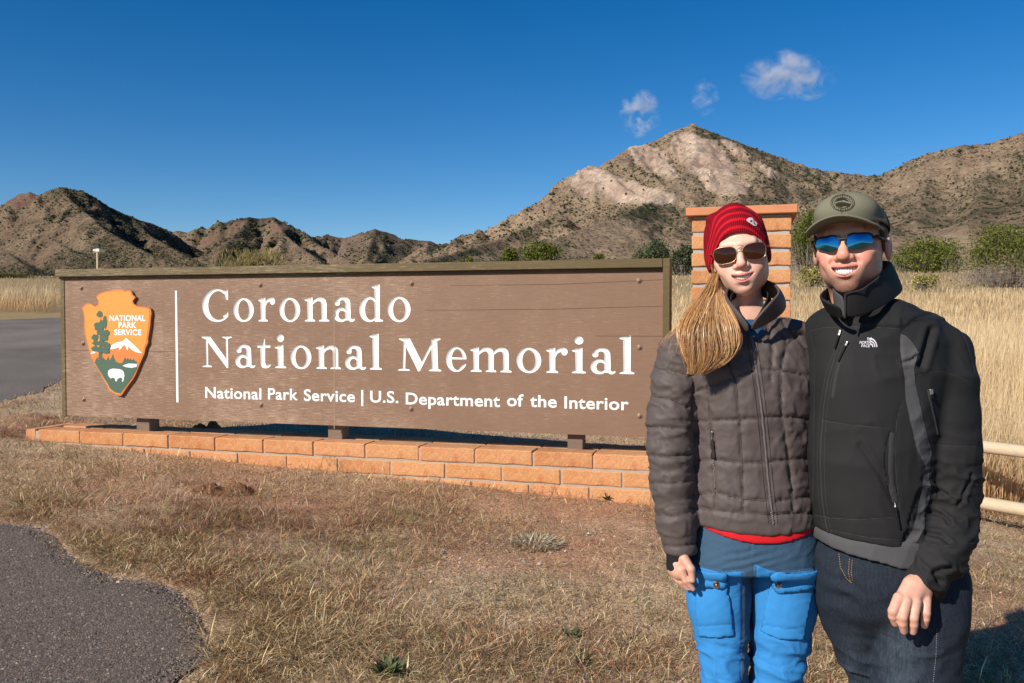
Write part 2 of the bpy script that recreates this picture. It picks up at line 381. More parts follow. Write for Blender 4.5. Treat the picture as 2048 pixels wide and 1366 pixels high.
# ------------------------------------------------------------------ near ground
PATH_PX = [(-500,1010),(0,1050),(60,1056),(110,1078),(132,1112),(185,1140),(235,1162),(300,1168),(340,1180),(372,1205),(398,1236),(405,1262),(424,1292),(432,1318),(392,1338),(352,1366),(250,1500),(0,1900),(-900,1700),(-900,1010)]
def px_poly(pts):
    return [tuple(on_ground(a, b)[:2]) for a, b in pts]
PATH = px_poly(PATH_PX)
ROAD = px_poly([(-900,880),(-300,845),(0,806),(40,792),(80,784),(122,757),(200,722),(330,690),(420,672),(420,640),(330,636),(122,635),(0,640),(-900,662)])
def build_ground():
    th = np.linspace(-1.15, 1.15, 400); r = np.concatenate([[.02], np.geomspace(.6, 2.4, 14, endpoint=False), np.geomspace(2.4, 12, 200), np.geomspace(12.15, 190, 90)])
    T, R = np.meshgrid(np.tan(th * .82) , r); Yg = R * np.cos(np.arctan(T)); Xg = R * np.sin(np.arctan(T))
    fine = np.clip(8 / R, 0, 1)
    pd = seg_dist(Xg, Yg, PATH); ins = in_poly(Xg, Yg, PATH) | in_poly(Xg, Yg, ROAD)
    Zg = ground(Xg, Yg)
    rel = .016 * fbm(Xg * 2.2, Yg * 2.2, octaves=4, seed=4) + .008 * fbm(Xg * 11, Yg * 11, octaves=3, seed=6)
    Zg = Zg + np.where(ins, -.012, rel * (0.3 + .7 * fine))
    red = np.array([.42, .235, .14]); tan = np.array([.48, .36, .235]); brown = np.array([.28, .19, .12])
    m1 = np.clip(.5 + 1.3 * fbm(Xg * .9, Yg * .9, octaves=4, seed=14), 0, 1)[..., None]; m2 = np.clip(.35 + 1.1 * fbm(Xg * 3.3, Yg * 3.3, octaves=3, seed=15), 0, 1)[..., None]
    C = (red * m1 + tan * (1 - m1)) * (1 - .5 * m2) + brown * .5 * m2
    fld = smooth(12, 20, Yg)[..., None]; C = C * (1 - fld) + np.array([.30, .225, .115]) * fld
    ny, nx = Xg.shape; idx = np.arange(ny * nx).reshape(ny, nx)
    F = np.stack([idx[:-1, :-1], idx[:-1, 1:], idx[1:, 1:], idx[1:, :-1]], -1).reshape(-1, 4)
    t = NT('dry_soil', 1.0, .1); co = t.coord('Object')
    f = t.noise(co, 60, 5, .7); g = t.voronoi(co, 85)
    th = t.noise(t.coord('Object', (1, 1, 1), (0, 0, .5)), 150, 3, .8, 1.5)
    c = t.mix(.9, t.attr('Col'), t.ramp(f, [(.34, .38), (.66, 1.6)]), 'MULTIPLY'); c = t.mix(.8, c, t.ramp(th, [(.38, .5), (.62, 1.5)]), 'MULTIPLY')
    c = t.mix(t.ramp(g, [(.12, .45), (.22, 0.0)]), c, (.36, .27, .2))
    m = t.done(c, normal=t.bump(t.math('ADD', f, t.math('MULTIPLY', g, -.5)), .8, .008))
    o = mesh_np('ground', np.stack([Xg, Yg, Zg], -1).reshape(-1, 3), F, m, smooth_=True, col=C.reshape(-1, 3))
    tag(o, 'Dry reddish soil of the roadside verge and the field', kind='structure')
    # the same plain goes on behind the camera and to the far sides
    V = []; q = [(-6000, -3000), (6000, -3000), (6000, -1), (-6000, -1)]
    gx = np.array([-6000, -800, -60, -8, 0, 8, 60, 800, 6000.]); gy = np.array([-3000, -300, -30, .03])
    XX, YY = np.meshgrid(gx, gy); ZZ = ground(np.clip(XX, -30, 30), YY.clip(-8, 9)) - .03
    ii = np.arange(XX.size).reshape(XX.shape)
    o = mesh_np('plain', np.stack([XX, YY, ZZ], -1).reshape(-1, 3), np.stack([ii[:-1, :-1], ii[:-1, 1:], ii[1:, 1:], ii[1:, :-1]], -1).reshape(-1, 4), m, col=np.tile([.26, .19, .1], (XX.size, 1)))
    tag(o, 'Open dry plain behind the place where the photo was taken', kind='structure')
build_ground()

def sheet(name, poly, mat, lift, step, jitter=0, label=None):
    b = resample([(p[0], p[1]) for p in poly], step, True, jitter, 3)
    xs = [p[0] for p in b]; ys = [p[1] for p in b]
    gx, gy = np.meshgrid(np.arange(min(xs), max(xs), step * 1.6), np.arange(min(ys), max(ys), step * 1.6))
    ins = in_poly(gx, gy, b) & (seg_dist(gx, gy, b) > step * .5)
    pts = b + list(zip(gx[ins], gy[ins])); nb = len(b)
    vo, ed, fo, *_ = delaunay_2d_cdt([Vector(p) for p in pts], [(i, (i + 1) % nb) for i in range(nb)], [], 0, 1e-6)
    V = np.array([(v.x, v.y) for v in vo]); F = np.array([f for f in fo if len(f) == 3])
    cen = V[F].mean(1); F = F[in_poly(cen[:, 0], cen[:, 1], b)]
    z = ground(V[:, 0], V[:, 1]) + lift
    d = seg_dist(V[:, 0], V[:, 1], b)
    z = z - .02 * np.clip(1 - d / .03, 0, 1)
    A = V[F[:, 1]] - V[F[:, 0]]; B = V[F[:, 2]] - V[F[:, 0]]
    neg = (A[:, 0] * B[:, 1] - A[:, 1] * B[:, 0]) < 0; F[neg] = F[neg][:, ::-1]
    o = mesh_np(name, np.column_stack([V, z]), F, mat, smooth_=True)
    return tag(o, label, kind='structure')
def asphalt(name, base, stones):
    t = NT(name, .85, .3); co = t.coord('Object')
    big = t.noise(co, .55, 3, .5); sp = t.voronoi(co, 150, out=1); v = t.voronoi(co, 150); mid = t.noise(co, 9, 5, .7)
    g = t.ramp(t.noise(co, 160, 3, .85), [(.36, .30), (.66, 1.9)])
    c = t.mix(1, t.ramp(big, [(.35, tuple(x * .75 for x in base)), (.65, tuple(x * 1.15 for x in base))]), g, 'MULTIPLY')
    c = t.mix(t.math('MULTIPLY', t.ramp(v, [(.1, 1.0), (.25, 0.0)]), t.ramp(t.math('FRACT', t.math('MULTIPLY', sp, 7.31)), [(.70, 0.0), (.78, .85)])), c, stones)
    c = t.mix(t.ramp(t.noise(co, 1.3, 4, .7), [(.5, 0.0), (.75, .45)]), c, tuple(x * 1.45 + .012 for x in base))
    return t.done(c, normal=t.bump(t.math('ADD', t.noise(co, 190, 2, .8), t.math('MULTIPLY', mid, .4)), .9, .006))
sheet('path', PATH, asphalt('path_asphalt', (.125, .098, .080), (.42, .34, .27)), .012, .06, .012, 'Worn dark asphalt path at the near left edge of the grass')
sheet('road', ROAD, asphalt('road_asphalt', (.170, .145, .122), (.3, .25, .2)), .02, .35, .05, 'Grey asphalt road passing to the left behind the sign')
# edge line along the far side of the road
L = [on_ground(x, y) for x, y in [(-900, 683), (-300, 664), (0, 657), (122, 648), (330, 642)]]
for k in range(1, 2):
    a = [(p.x, p.y) for p in L]; b = [(p.x - .02, p.y + .55) for p in L][::-1]
    t = NT('line_paint', .7, .3); co = t.coord('Object')
    m = t.done(t.mix(t.ramp(t.noise(co, 6, 5, .8), [(.45, 0.), (.6, .6)]), (.42, .31, .17), (.2, .17, .13)))
    sheet('road_line', a + b, m, .026, .35, 0, 'Pale sandy line along the far edge of the road')
# ------------------------------------------------------------------ the sign
SL = Vector((-3.74, 7.05, 0)); SR = Vector((1.06, 5.71, 0))
SANG = math.atan2(SR.y - SL.y, SR.x - SL.x)
SDX = Vector((math.cos(SANG), math.sin(SANG), 0)); SDY = Vector((-math.sin(SANG), math.cos(SANG), 0))
SLEN = (SR - SL).length
def sp(px, py, off=0.0):
    "picture point -> (along, height) on the sign's front plane, off metres behind it"
    dx, dy, dz = ray(px, py); d = Vector((dx, dy, dz)); o = Vector((0, 0, CAMZ)); p0 = SL + SDY * off
    t = (p0 - o).dot(SDY) / d.dot(SDY); p = o + d * t
    return ((p - SL).dot(SDX), p.z)
def bevel_box(name, x0, x1, y0, y1, z0, z1, mat, parent, bev=.004, seg=1, rough=0, seed=0, cuts=0):
    bm = bmesh.new(); bmesh.ops.create_cube(bm, size=1)
    for v in bm.verts: v.co = Vector(((x0 + x1) / 2 + v.co.x * (x1 - x0), (y0 + y1) / 2 + v.co.y * (y1 - y0), (z0 + z1) / 2 + v.co.z * (z1 - z0)))
    if bev: bmesh.ops.bevel(bm, geom=bm.edges[:], offset=bev, segments=seg, affect='EDGES', profile=.6)
    if rough:
        r = random.Random(seed)
        for v in bm.verts: v.co += Vector((r.uniform(-1, 1), r.uniform(-1, 1), r.uniform(-1, 1))) * rough
    me = bpy.data.meshes.new(name); bm.to_mesh(me); bm.free(); me.materials.append(mat)
    o = bpy.data.objects.new(name, me); COL.objects.link(o); o.parent = parent
    return o

def sign_paint(name, base, wear, streak=.5, warp=1):
    t = NT(name, .55, .35); co = t.coord('Object')
    st = t.noise(t.coord('Object', (2.2, 2.2, 70)), 3.0, 6, .7)
    st2 = t.noise(t.coord('Object', (5, 5, 170)), 2.0, 4, .8)
    zone = t.noise(co, 1.1, 4, .65)
    left = t.math('MULTIPLY', t.ramp(t.node('ShaderNodeSeparateXYZ').outputs[0], [(0, 1), (1, 1)]), 1.0)
    sx = t.n.new('ShaderNodeSeparateXYZ'); t.l.new(t.node('ShaderNodeTexCoord').outputs['Object'], sx.inputs[0])
    wearx = t.ramp(t.math('DIVIDE', sx.outputs[0], SLEN), [(0, .085), (.5, .075), (.62, .02), (1, -.02)])
    w = t.math('ADD', t.math('ADD', st2, wearx), t.math('MULTIPLY', t.math('SUBTRACT', zone, .5), .35))
    lines = t.ramp(w, [(.60, 0.0), (.68, streak)])
    c = t.mix(t.ramp(st, [(.3, 0.), (.75, 1.)]), tuple(x * .86 for x in base), tuple(x * 1.16 for x in base))
    c = t.mix(t.ramp(zone, [(.45, 0.), (.8, .35)]), c, tuple(min(1, x * 1.35 + .02) for x in base))
    c = t.mix(lines, c, wear)
    crack = t.ramp(t.noise(t.coord('Object', (.35, .35, 9)), 2.2, 3, .5, .15), [(.495, 0.), (.5, .5), (.505, 0.)])
    c = t.mix(t.math('MULTIPLY', crack, t.ramp(zone, [(.5, 0.), (.6, 1.)])), c, tuple(x * .4 for x in base))
    return t.done(c, normal=t.bump(t.math('ADD', st, t.math('MULTIPLY', st2, .6)), .35, .003))
M_PANEL = sign_paint('panel_paint', (.212, .126, .080), (.50, .37, .27), .75)
M_OLIVE = sign_paint('frame_paint', (.108, .075, .028), (.45, .37, .24), .55)
def plain(name, col, rough=.6, spec=.4, var=.12, scale=30, bump=0, metal=0):
    t = NT(name, rough, spec); co = t.coord('Object'); n = t.noise(co, scale, 4, .65)
    c = t.mix(n, tuple(x * (1 - var) for x in col), tuple(min(1, x * (1 + var)) for x in col))
    return t.done(c, normal=t.bump(n, .4, bump) if bump else None, metal=metal)
M_WHITE = plain('white_sign_paint', (.84, .84, .82), .45, .4, .03, 12, .0006)
M_BOLT = plain('bolt_paint', (.235, .15, .10), .35, .6, .1)

SIGN = empty('entrance_sign', (SL.x, SL.y, 0), SANG)
tag(SIGN, 'Wide brown wooden national memorial entrance sign with white carved lettering and arrowhead emblem', 'sign')
zt, zb = 1.795, .587
x_l, x_r = .045, SLEN - .045
Z_RAIL = sp(1330, 541)[1]
seam_x = sp(668, 700)[0]

# --- carved letters: outlines in font units, baseline 0, capitals 660 high
def ell(cx, cy, rx, ry, n=40): return [(cx + rx * math.cos(2 * math.pi * i / n), cy + ry * math.sin(2 * math.pi * i / n)) for i in range(n)]
def rc(x0, y0, x1, y1): return [(x0, y0), (x1, y0), (x1, y1), (x0, y1)]
def curve(pts, n=6, closed=True):
    "round a polygon (Catmull-Rom)"
    out = []; m = len(pts)
    for i in range(m):
        p0, p1, p2, p3 = (Vector(pts[(i + k) % m]) for k in (-1, 0, 1, 2))
        for j in range(n):
            t = j / n; out.append(tuple(.5 * ((2 * p1) + (p2 - p0) * t + (2 * p0 - 5 * p1 + 4 * p2 - p3) * t * t + (3 * p1 - p0 - 3 * p2 + p3) * t ** 3)))
    return out
def foot(x0, x1, w=52): return [(x0 - w, -2), (x1 + w, -2), (x1 + w, 24), (x1, 48), (x0, 48), (x0 - w, 24)]
def flag(x0, x1, y): return [(x0 - 55, y - 34), (x0 - 55, y - 58), (x0 + 2, y - 78), (x1, y - 60), (x1, y + 8), (x1 - 30, y + 6)]
def arch(x, w=292):
    return [(x, 335), (x, 408), (x + 40, 448), (x + 95, 478), (x + 160, 486), (x + w - 62, 470), (x + w - 16, 425), (x + w, 355), (x + w, 20), (x + w - 112, 20), (x + w - 112, 340), (x + w - 122, 385), (x + w - 150, 408), (x + w - 190, 408), (x + 52, 382)]
GL = {
 'o': [('+', ell(245, 235, 240, 249)), ('-', ell(245, 235, 127, 206))],
 'C': [('+', ell(330, 330, 325, 344)), ('-', ell(362, 332, 222, 300)), ('-', rc(462, 178, 800, 498)), ('-', rc(575, -40, 800, 700)), ('+', [(535, 452), (575, 452), (572, 668), (548, 640), (470, 640), (430, 610), (505, 560)]), ('+', [(470, 80), (560, 120), (575, 200), (548, 180), (462, 110)])],
 'r': [('+', rc(60, 20, 172, 472)), ('+', foot(60, 172)), ('+', flag(60, 172, 478)), ('+', curve([(168, 300), (172, 410), (225, 462), (300, 486), (350, 480), (340, 410), (270, 408), (210, 370)], 4)), ('+', ell(335, 412, 62, 72, 24))],
 'n': [('+', rc(60, 20, 172, 472)), ('+', foot(60, 172)), ('+', flag(60, 172, 478)), ('+', arch(172)), ('+', foot(352, 464))],
 'm': [('+', rc(60, 20, 172, 472)), ('+', foot(60, 172)), ('+', flag(60, 172, 478)), ('+', arch(172)), ('+', foot(352, 464, 46)), ('+', arch(464)), ('+', foot(644, 756))],
 'a': [('+', ell(165, 130, 160, 143, 32)), ('-', ell(190, 128, 78, 88, 28)), ('+', curve([(52, 355), (80, 435), (150, 478), (225, 486), (310, 468), (358, 405), (368, 300), (368, 60), (300, 20), (256, 60), (256, 300), (256, 372), (225, 420), (165, 418), (130, 370), (85, 330)], 4)), ('+', ell(92, 362, 58, 52, 24)), ('+', [(320, 100), (335, 10), (375, -12), (425, -4), (462, 30), (455, 52), (405, 44), (368, 66), (368, 120)])],
 'd': [('+', ell(222, 235, 218, 249)), ('-', ell(246, 235, 116, 203)), ('+', rc(332, 20, 444, 716)), ('+', flag(332, 444, 722)), ('+', [(332, 60), (340, -8), (510, 0), (510, 26), (444, 46)])],
 'i': [('+', rc(60, 20, 172, 472)), ('+', foot(60, 172)), ('+', flag(60, 172, 478)), ('+', ell(116, 630, 70, 78, 28))],
 'l': [('+', rc(60, 20, 172, 716)), ('+', foot(60, 172)), ('+', flag(60, 172, 722))],
 't': [('+', [(95, 100), (95, 455), (150, 500), (190, 610), (207, 610), (207, 105), (222, 62), (262, 48), (330, 74), (345, 48), (290, 2), (215, -12), (140, 2), (103, 45)]), ('+', rc(22, 424, 336, 474))],
 'N': [('+', rc(84, 10, 128, 650)), ('+', [(84 - 84, -2), (128 + 84, -2), (212, 22), (132, 42), (80, 42), (0, 22)]), ('+', [(-12, 632), (-12, 660), (178, 660), (590, 130), (590, -14), (556, -14), (84, 596)]), ('+', rc(546, -14, 590, 650)), ('+', [(462, 660), (674, 660), (674, 636), (592, 616), (544, 616), (462, 636)])],
 'M': [('+', [(88, 10), (132, 10), (150, 640), (104, 640)]), ('+', [(0, -2), (214, -2), (214, 22), (134, 42), (84, 42), (0, 22)]), ('+', [(20, 634), (20, 660), (222, 660), (440, 180), (400, -8), (368, -8), (100, 590)]), ('+', [(368, -8), (400, -8), (672, 590), (700, 660), (655, 660), (412, 130)]), ('+', [(622, 20), (736, 20), (718, 640), (610, 640)]), ('+', [(570, -2), (790, -2), (790, 22), (738, 46), (620, 46), (570, 22)]), ('+', [(640, 620), (655, 660), (778, 660), (778, 634), (718, 612)])],
 'e': [('+', ell(225, 235, 222, 249)), ('-', ell(246, 238, 118, 208)), ('-', [(300, 100), (480, 170), (480, 262), (240, 262)]), ('+', rc(90, 240, 443, 280)), ('-', [(430, 130), (520, 130), (520, 242), (350, 242), (350, 200)]), ('+', [(310, 30), (395, 70), (444, 132), (424, 148), (370, 100), (300, 78)])],
}
def line_letters(word, ext, base, cap):
    "ext: left and right picture x of each letter; base: two picture points of the base line"
    (xa, ya), (xb, yb) = base; out = []
    for ch, (l, r) in zip(word, ext):
        yy = ya + (yb - ya) * ((l + r) / 2 - xa) / (xb - xa)
        X0, zb_ = sp(l, yy); X1, _ = sp(r, yy)
        allp = [p for k, q in GL[ch] if k == '+' for p in q]
        mask = lambda x, y: None
        gx0 = min(p[0] for p in allp); gx1 = max(p[0] for p in allp)
        if ch in 'C': gx1 = 575
        s = (X1 - X0) / (gx1 - gx0); sz = cap / 660
        out.append((ch, [(k, [(X0 + (x - gx0) * s, zb_ + y * sz) for x, y in q]) for k, q in GL[ch]]))
    return out
def c2(v): return 380 + v / 3.794
def c3(v): return 820 + v / 3.4155
cap1 = sp(430, 579.5)[1] - sp(430, 642.6)[1]
cap2 = sp(420, 672.5)[1] - sp(420, 733.5)[1]
LET = line_letters('Coronado', [(c2(a), c2(b)) for a, b in [(93, 290), (330, 484), (518, 646), (678, 836), (870, 1056), (1088, 1251), (1283, 1464), (1500, 1673)]], ((420, 642.4), (800, 642.6)), cap1)
LET += line_letters('National', [(c2(a), c2(b)) for a, b in [(92, 317), (343, 496), (513, 613), (645, 729), (763, 921), (957, 1144), (1176, 1336), (1363, 1454)]], ((420, 733.4), (755, 738.8)), cap2)
LET += line_letters('Memorial', [(796, 882.2)] + [(c3(a), c3(b)) for a, b in [(245, 386), (413, 693), (727, 896), (930, 1076), (1105, 1200), (1232, 1404), (1430, 1531)]], ((840, 740.8), (1250, 747.4)), cap2 * .99)

def inside_ops(x, y, ops):
    r = np.zeros(np.shape(x), bool)
    for k, q in ops:
        i = in_poly(x, y, q)
        r = (r | i) if k == '+' else (r & ~i)
    return r
def cdt(pts, edges):
    vo, ed, fo, *_ = delaunay_2d_cdt([Vector(p) for p in pts], edges, [], 0, 1e-7)
    V = np.array([(v.x, v.y) for v in vo]); F = np.array([list(f) for f in fo if len(f) == 3])
    A = V[F[:, 1]] - V[F[:, 0]]; B = V[F[:, 2]] - V[F[:, 0]]
    ar = A[:, 0] * B[:, 1] - A[:, 1] * B[:, 0]
    F = F[np.abs(ar) > 1e-12]; ar = ar[np.abs(ar) > 1e-12]
    F[ar < 0] = F[ar < 0][:, ::-1]
    return V, F
holes = []
for ch, ops in LET:
    pts, ed = [], []
    for k, q in ops:
        n0 = len(pts); pts += q; ed += [(n0 + i, n0 + (i + 1) % len(q)) for i in range(len(q))]
    V, F = cdt(pts, ed); cen = V[F].mean(1); ins = inside_ops(cen[:, 0], cen[:, 1], ops)
    F = F[ins]; cnt = {}
    for f in F:
        for a, b in ((f[0], f[1]), (f[1], f[2]), (f[2], f[0])): cnt[(a, b)] = 1
    be = [(a, b) for (a, b) in cnt if (b, a) not in cnt]
    used = sorted({i for e in be for i in e}); mp = {u: i for i, u in enumerate(used)}
    bp = [tuple(V[u]) for u in used]; be = [(mp[a], mp[b]) for a, b in be]
    holes.append((ch, ops, bp, be))
    # carved floor
    xs = [p[0] for p in bp]; ys = [p[1] for p in bp]; st = .0042
    gx, gy = np.meshgrid(np.arange(min(xs), max(xs), st), np.arange(min(ys), max(ys), st)); gx = gx.ravel(); gy = gy.ravel()
    def bdist(x, y):
        d = np.full(len(x), 9.)
        for a, b in be: d = np.minimum(d, seg_dist(x, y, [bp[a], bp[b]], closed=False))
        return d
    ii = inside_ops(gx, gy, ops); gx, gy = gx[ii], gy[ii]; dd = bdist(gx, gy); ok = dd > st * .45
    V2, F2 = cdt(bp + list(zip(gx[ok], gy[ok])), be)
    cen = V2[F2].mean(1); F2 = F2[inside_ops(cen[:, 0], cen[:, 1], ops)]
    dv = bdist(V2[:, 0], V2[:, 1]); depth = np.where(dv < 1e-5, 0.0, np.minimum(.0015 + dv * .62, .011))
    o = mesh_np('letter', np.column_stack([V2[:, 0], depth, V2[:, 1]]), F2, M_WHITE, SIGN)
panels = [(x_l, seam_x - .0005), (seam_x + .0005, x_r)]
for pi, (xa, xb) in enumerate(panels):
    pts = [(xa, zb), (xb, zb), (xb, Z_RAIL), (xa, Z_RAIL)]; ed = [(0, 1), (1, 2), (2, 3), (3, 0)]
    mine = [h for h in holes if xa < sum(p[0] for p in h[2]) / len(h[2]) < xb]
    other = [h for h in holes if h not in mine]
    clipx = []
    for ch, ops, bp, be in holes:
        if max(p[0] for p in bp) < xa or min(p[0] for p in bp) > xb: continue
        n0 = len(pts); pts += bp; ed += [(a + n0, b + n0) for a, b in be]
    V, F = cdt(pts, ed); cen = V[F].mean(1)
    hit = (cen[:, 0] > xa) & (cen[:, 0] < xb) & (cen[:, 1] > zb) & (cen[:, 1] < Z_RAIL)
    for ch, ops, bp, be in holes: hit &= ~inside_ops(cen[:, 0], cen[:, 1], ops)
    F = F[hit]
    n = len(V); W = [(xa, .0, zb), (xb, .0, zb), (xb, .0, Z_RAIL), (xa, .0, Z_RAIL)]; W += [(a, .05, c) for a, b, c in W]
    q = np.array([(0, 4, 5, 1), ((1, 5, 6, 2) if pi else (3, 7, 4, 0)), (2, 6, 7, 3), (4, 7, 6, 5)]) + n
    mesh_np('panel', np.vstack([np.column_stack([V[:, 0], np.zeros(n), V[:, 1]]), W]), [F, q], M_PANEL, SIGN)
# frame
bevel_box('top_rail', -.012, SLEN - .045, -.045, .105, Z_RAIL + .018, zt, M_OLIVE, SIGN, .004)
bevel_box('drip_strip', 0, SLEN - .04, -.018, .08, Z_RAIL + .001, Z_RAIL + .0165, M_OLIVE, SIGN, .002)
bevel_box('side_board', 0, .0435, -.006, .1, zb - .01, Z_RAIL - .001, M_OLIVE, SIGN, .004)
bevel_box('side_board', SLEN - .0435, SLEN + .004, -.046, .1, zb - .01, zt + .002, M_OLIVE, SIGN, .004)
# bolts
def dome(r, h, n=16, m=6, wash=True):
    V = []; F = []
    prof = [(r * 1.75, 0), (r * 1.75, .002), (r * 1.6, .0035), (r, .0035)] + [(r * math.cos(a * math.pi / 2 / m), .0035 + h * math.sin(a * math.pi / 2 / m)) for a in range(1, m)] + [(.0001, .0035 + h)]
    for rr, y in prof:
        for i in range(n): V.append((rr * math.cos(2 * math.pi * i / n), -y, rr * math.sin(2 * math.pi * i / n)))
    for j in range(len(prof) - 1):
        for i in range(n): F.append((j * n + i, j * n + (i + 1) % n, (j + 1) * n + (i + 1) % n, (j + 1) * n + i))
    return np.array(V), np.array(F)
bv, bf = dome(.0105, .009)
bolt0 = None
for x, y in [(163, 576), (166, 687), (167.5, 799), (520.5, 570), (522, 810), (823, 567), (822, 818), (1278, 561.5), (1279, 695), (1279, 832)]:
    X, Z = sp(x, y)
    if bolt0 is None: b = bolt0 = mesh_np('bolt', bv, bf, M_BOLT, SIGN, smooth_=True)
    else: b = bolt0.copy(); COL.objects.link(b)
    b.location = (X, -.0015, Z)
# posts
M_POST = sign_paint('post_paint', (.17, .12, .085), (.3, .24, .19), .3)
for x0, x1, yb in [(273, 299, 866), (656, 684.5, 884), (1135, 1165.5, 904)]:
    a = sp(x0, yb, .052)[0]; c = sp(x1, yb, .052)[0]
    bevel_box('post', a, c, .052, .052 + (c - a), .40, Z_RAIL - .01, M_POST, SIGN, .004)

def flat_poly(name, polys, y, mat, parent, thick=.0):
    "filled outlines standing proud of the board by -y"
    VV, FF = [], []; n0 = 0
    for k, q in enumerate(polys):
        V, F = cdt(q, [(i, (i + 1) % len(q)) for i in range(len(q))]); cen = V[F].mean(1); F = F[in_poly(cen[:, 0], cen[:, 1], q)]
        yy = y - k * .00025; n = len(V)
        VV.append(np.column_stack([V[:, 0], np.full(n, yy), V[:, 1]])); FF.append(F + n0); n0 += n
        if thick:
            m = len(q); ar = sum(q[i][0] * q[(i + 1) % m][1] - q[(i + 1) % m][0] * q[i][1] for i in range(m))
            qq = q if ar > 0 else q[::-1]
            VV.append(np.array([(x, yy, z) for x, z in qq] + [(x, yy + thick, z) for x, z in qq]))
            side = np.array([(i, i + m, (i + 1) % m + m, (i + 1) % m) for i in range(m)]) + n0
            FF.append(side); n0 += 2 * m
    return mesh_np(name, np.vstack(VV), FF, mat, parent)
M_JOINT = plain('dark_joint', (.10, .06, .04), .8, .1, .2, 8)
for q in ([(850, 620.2), (1100, 618), (1332, 611.5), (1332, 612.6), (1100, 619.2), (850, 621)], [(1190, 671.5), (1332, 672), (1332, 673.2), (1190, 672.4)], [(900, 571), (1120, 568), (1332, 558.5), (1332, 559.6), (1120, 569.2), (900, 571.6)], [(140, 700.5), (350, 703), (350, 703.8), (140, 701.3)]):
    flat_poly('board_joint', [[sp(*p) for p in q]], -.0004, M_JOINT, SIGN)
flat_poly('seam_filler', [[sp(667.2, 545), sp(668.6, 545), sp(669.2, 858), sp(667.8, 858)]], -.0004, plain('pale_filler', (.34, .24, .17), .8, .1, .35, 40), SIGN)
def k1(pts): return [sp(110 + a / 3.594, 500 + b / 3.594) for a, b in pts]
ARROW = [(497,282),(520,293),(555,290),(568,303),(572,320),(594,340),(574,362),(580,385),(605,403),(640,408),(685,414),(703,425),(707,455),(701,500),(698,545),(689,600),(682,640),(684,662),(666,700),(656,745),(640,782),(624,815),(607,860),(592,895),(573,930),(545,965),(520,1002),(500,1033),(486,1048),(455,1040),(428,1025),(400,1003),(386,968),(364,935),(345,895),(320,850),(293,808),(272,762),(253,700),(240,650),(228,600),(224,550),(224,500),(219,452),(207,412),(240,386),(265,383),(298,406),(322,395),(329,368),(310,332),(340,310),(380,295),(440,288)]
cxa, cya = 462, 640
inner = [(cxa + (x - cxa) * .95, cya + (y - cya) * .972) for x, y in ARROW]
M_RUST = plain('rust_orange_paint', (.56, .19, .055), .5, .4, .06, 20)
M_ORANGE = plain('orange_paint', (.84, .29, .055), .5, .4, .04, 8)
M_DEEP = plain('deep_orange_paint', (.62, .20, .05), .5, .4, .05, 12)
M_GREEN = plain('green_paint', (.065, .125, .085), .5, .4, .06, 12)
flat_poly('arrowhead_board', [k1(ARROW)], -.024, M_RUST, SIGN, .023)
emb = flat_poly('arrowhead_field', [k1(inner)], -.0255, M_ORANGE, SIGN, .002)
def sub(name, polys, y, mat): return flat_poly(name, [k1(p) for p in polys], y, mat, emb)
sub('arrowhead_hills', [[(282,748),(345,742),(400,716),(470,706),(505,692),(560,712),(640,742),(622,790),(605,822),(520,826),(400,820),(306,808)]], -.0262, M_DEEP)
sub('arrowhead_forest', [[(302,806),(320,766),(330,790),(344,778),(356,786),(366,772),(378,788),(388,790),(400,763),(412,792),(424,770),(434,744),(444,780),(456,802),(478,812),(500,812),(510,790),(520,768),(530,786),(540,774),(550,788),(560,778),(572,792),(582,782),(592,796),(606,800),(604,850),(584,888),(566,922),(540,955),(514,992),(486,1030),(445,1020),(410,992),(394,957),(372,925),(352,888),(326,846)]], -.0270, M_GREEN)
sub('snowy_peak', [[(413,712),(418,690),(432,678),(450,667),(470,662),(488,658),(508,652),(518,640),(527,630),(538,640),(550,652),(575,672),(600,696),(643,742),(600,734),(568,716),(550,696),(545,690),(541,724),(532,712),(526,692),(518,682),(505,690),(494,706),(477,722),(482,704),(470,700),(440,712)], [(272,743),(290,728),(312,719),(316,728),(306,740),(290,744)]], -.0276, M_WHITE)
sub('lake', [[(503,831),(520,822),(545,815),(580,816),(606,818),(604,838),(570,845),(530,841)]], -.0278, M_WHITE)
sub('bison', [[(398,884),(402,864),(416,856),(432,851),(452,852),(475,854),(500,861),(512,876),(516,900),(512,925),(508,943),(498,945),(503,926),(492,914),(476,920),(466,926),(462,942),(452,941),(448,922),(432,914),(422,922),(412,916),(402,902)]], -.0278, M_WHITE)
rr = random.Random(5)
def leafy(cx, cy, rx, ry):
    n = 22; return [(cx + rx * (1 + rr.uniform(-.22, .18)) * math.cos(2 * math.pi * i / n), cy + ry * (1 + rr.uniform(-.22, .18)) * math.sin(2 * math.pi * i / n)) for i in range(n)]
sub('tall_tree', [[(328, 815), (338, 640), (346, 470), (354, 640), (359, 815)]] + [leafy(*a) for a in [(338,463,21,23),(376,522,17,46),(322,550,24,30),(350,545,20,40),(348,592,34,20),(306,628,24,24),(388,596,20,26),(372,632,30,20),(318,668,34,16),(352,668,24,22),(390,690,26,34),(308,708,28,22),(345,716,36,22),(384,728,26,16)]], -.0279, M_GREEN)

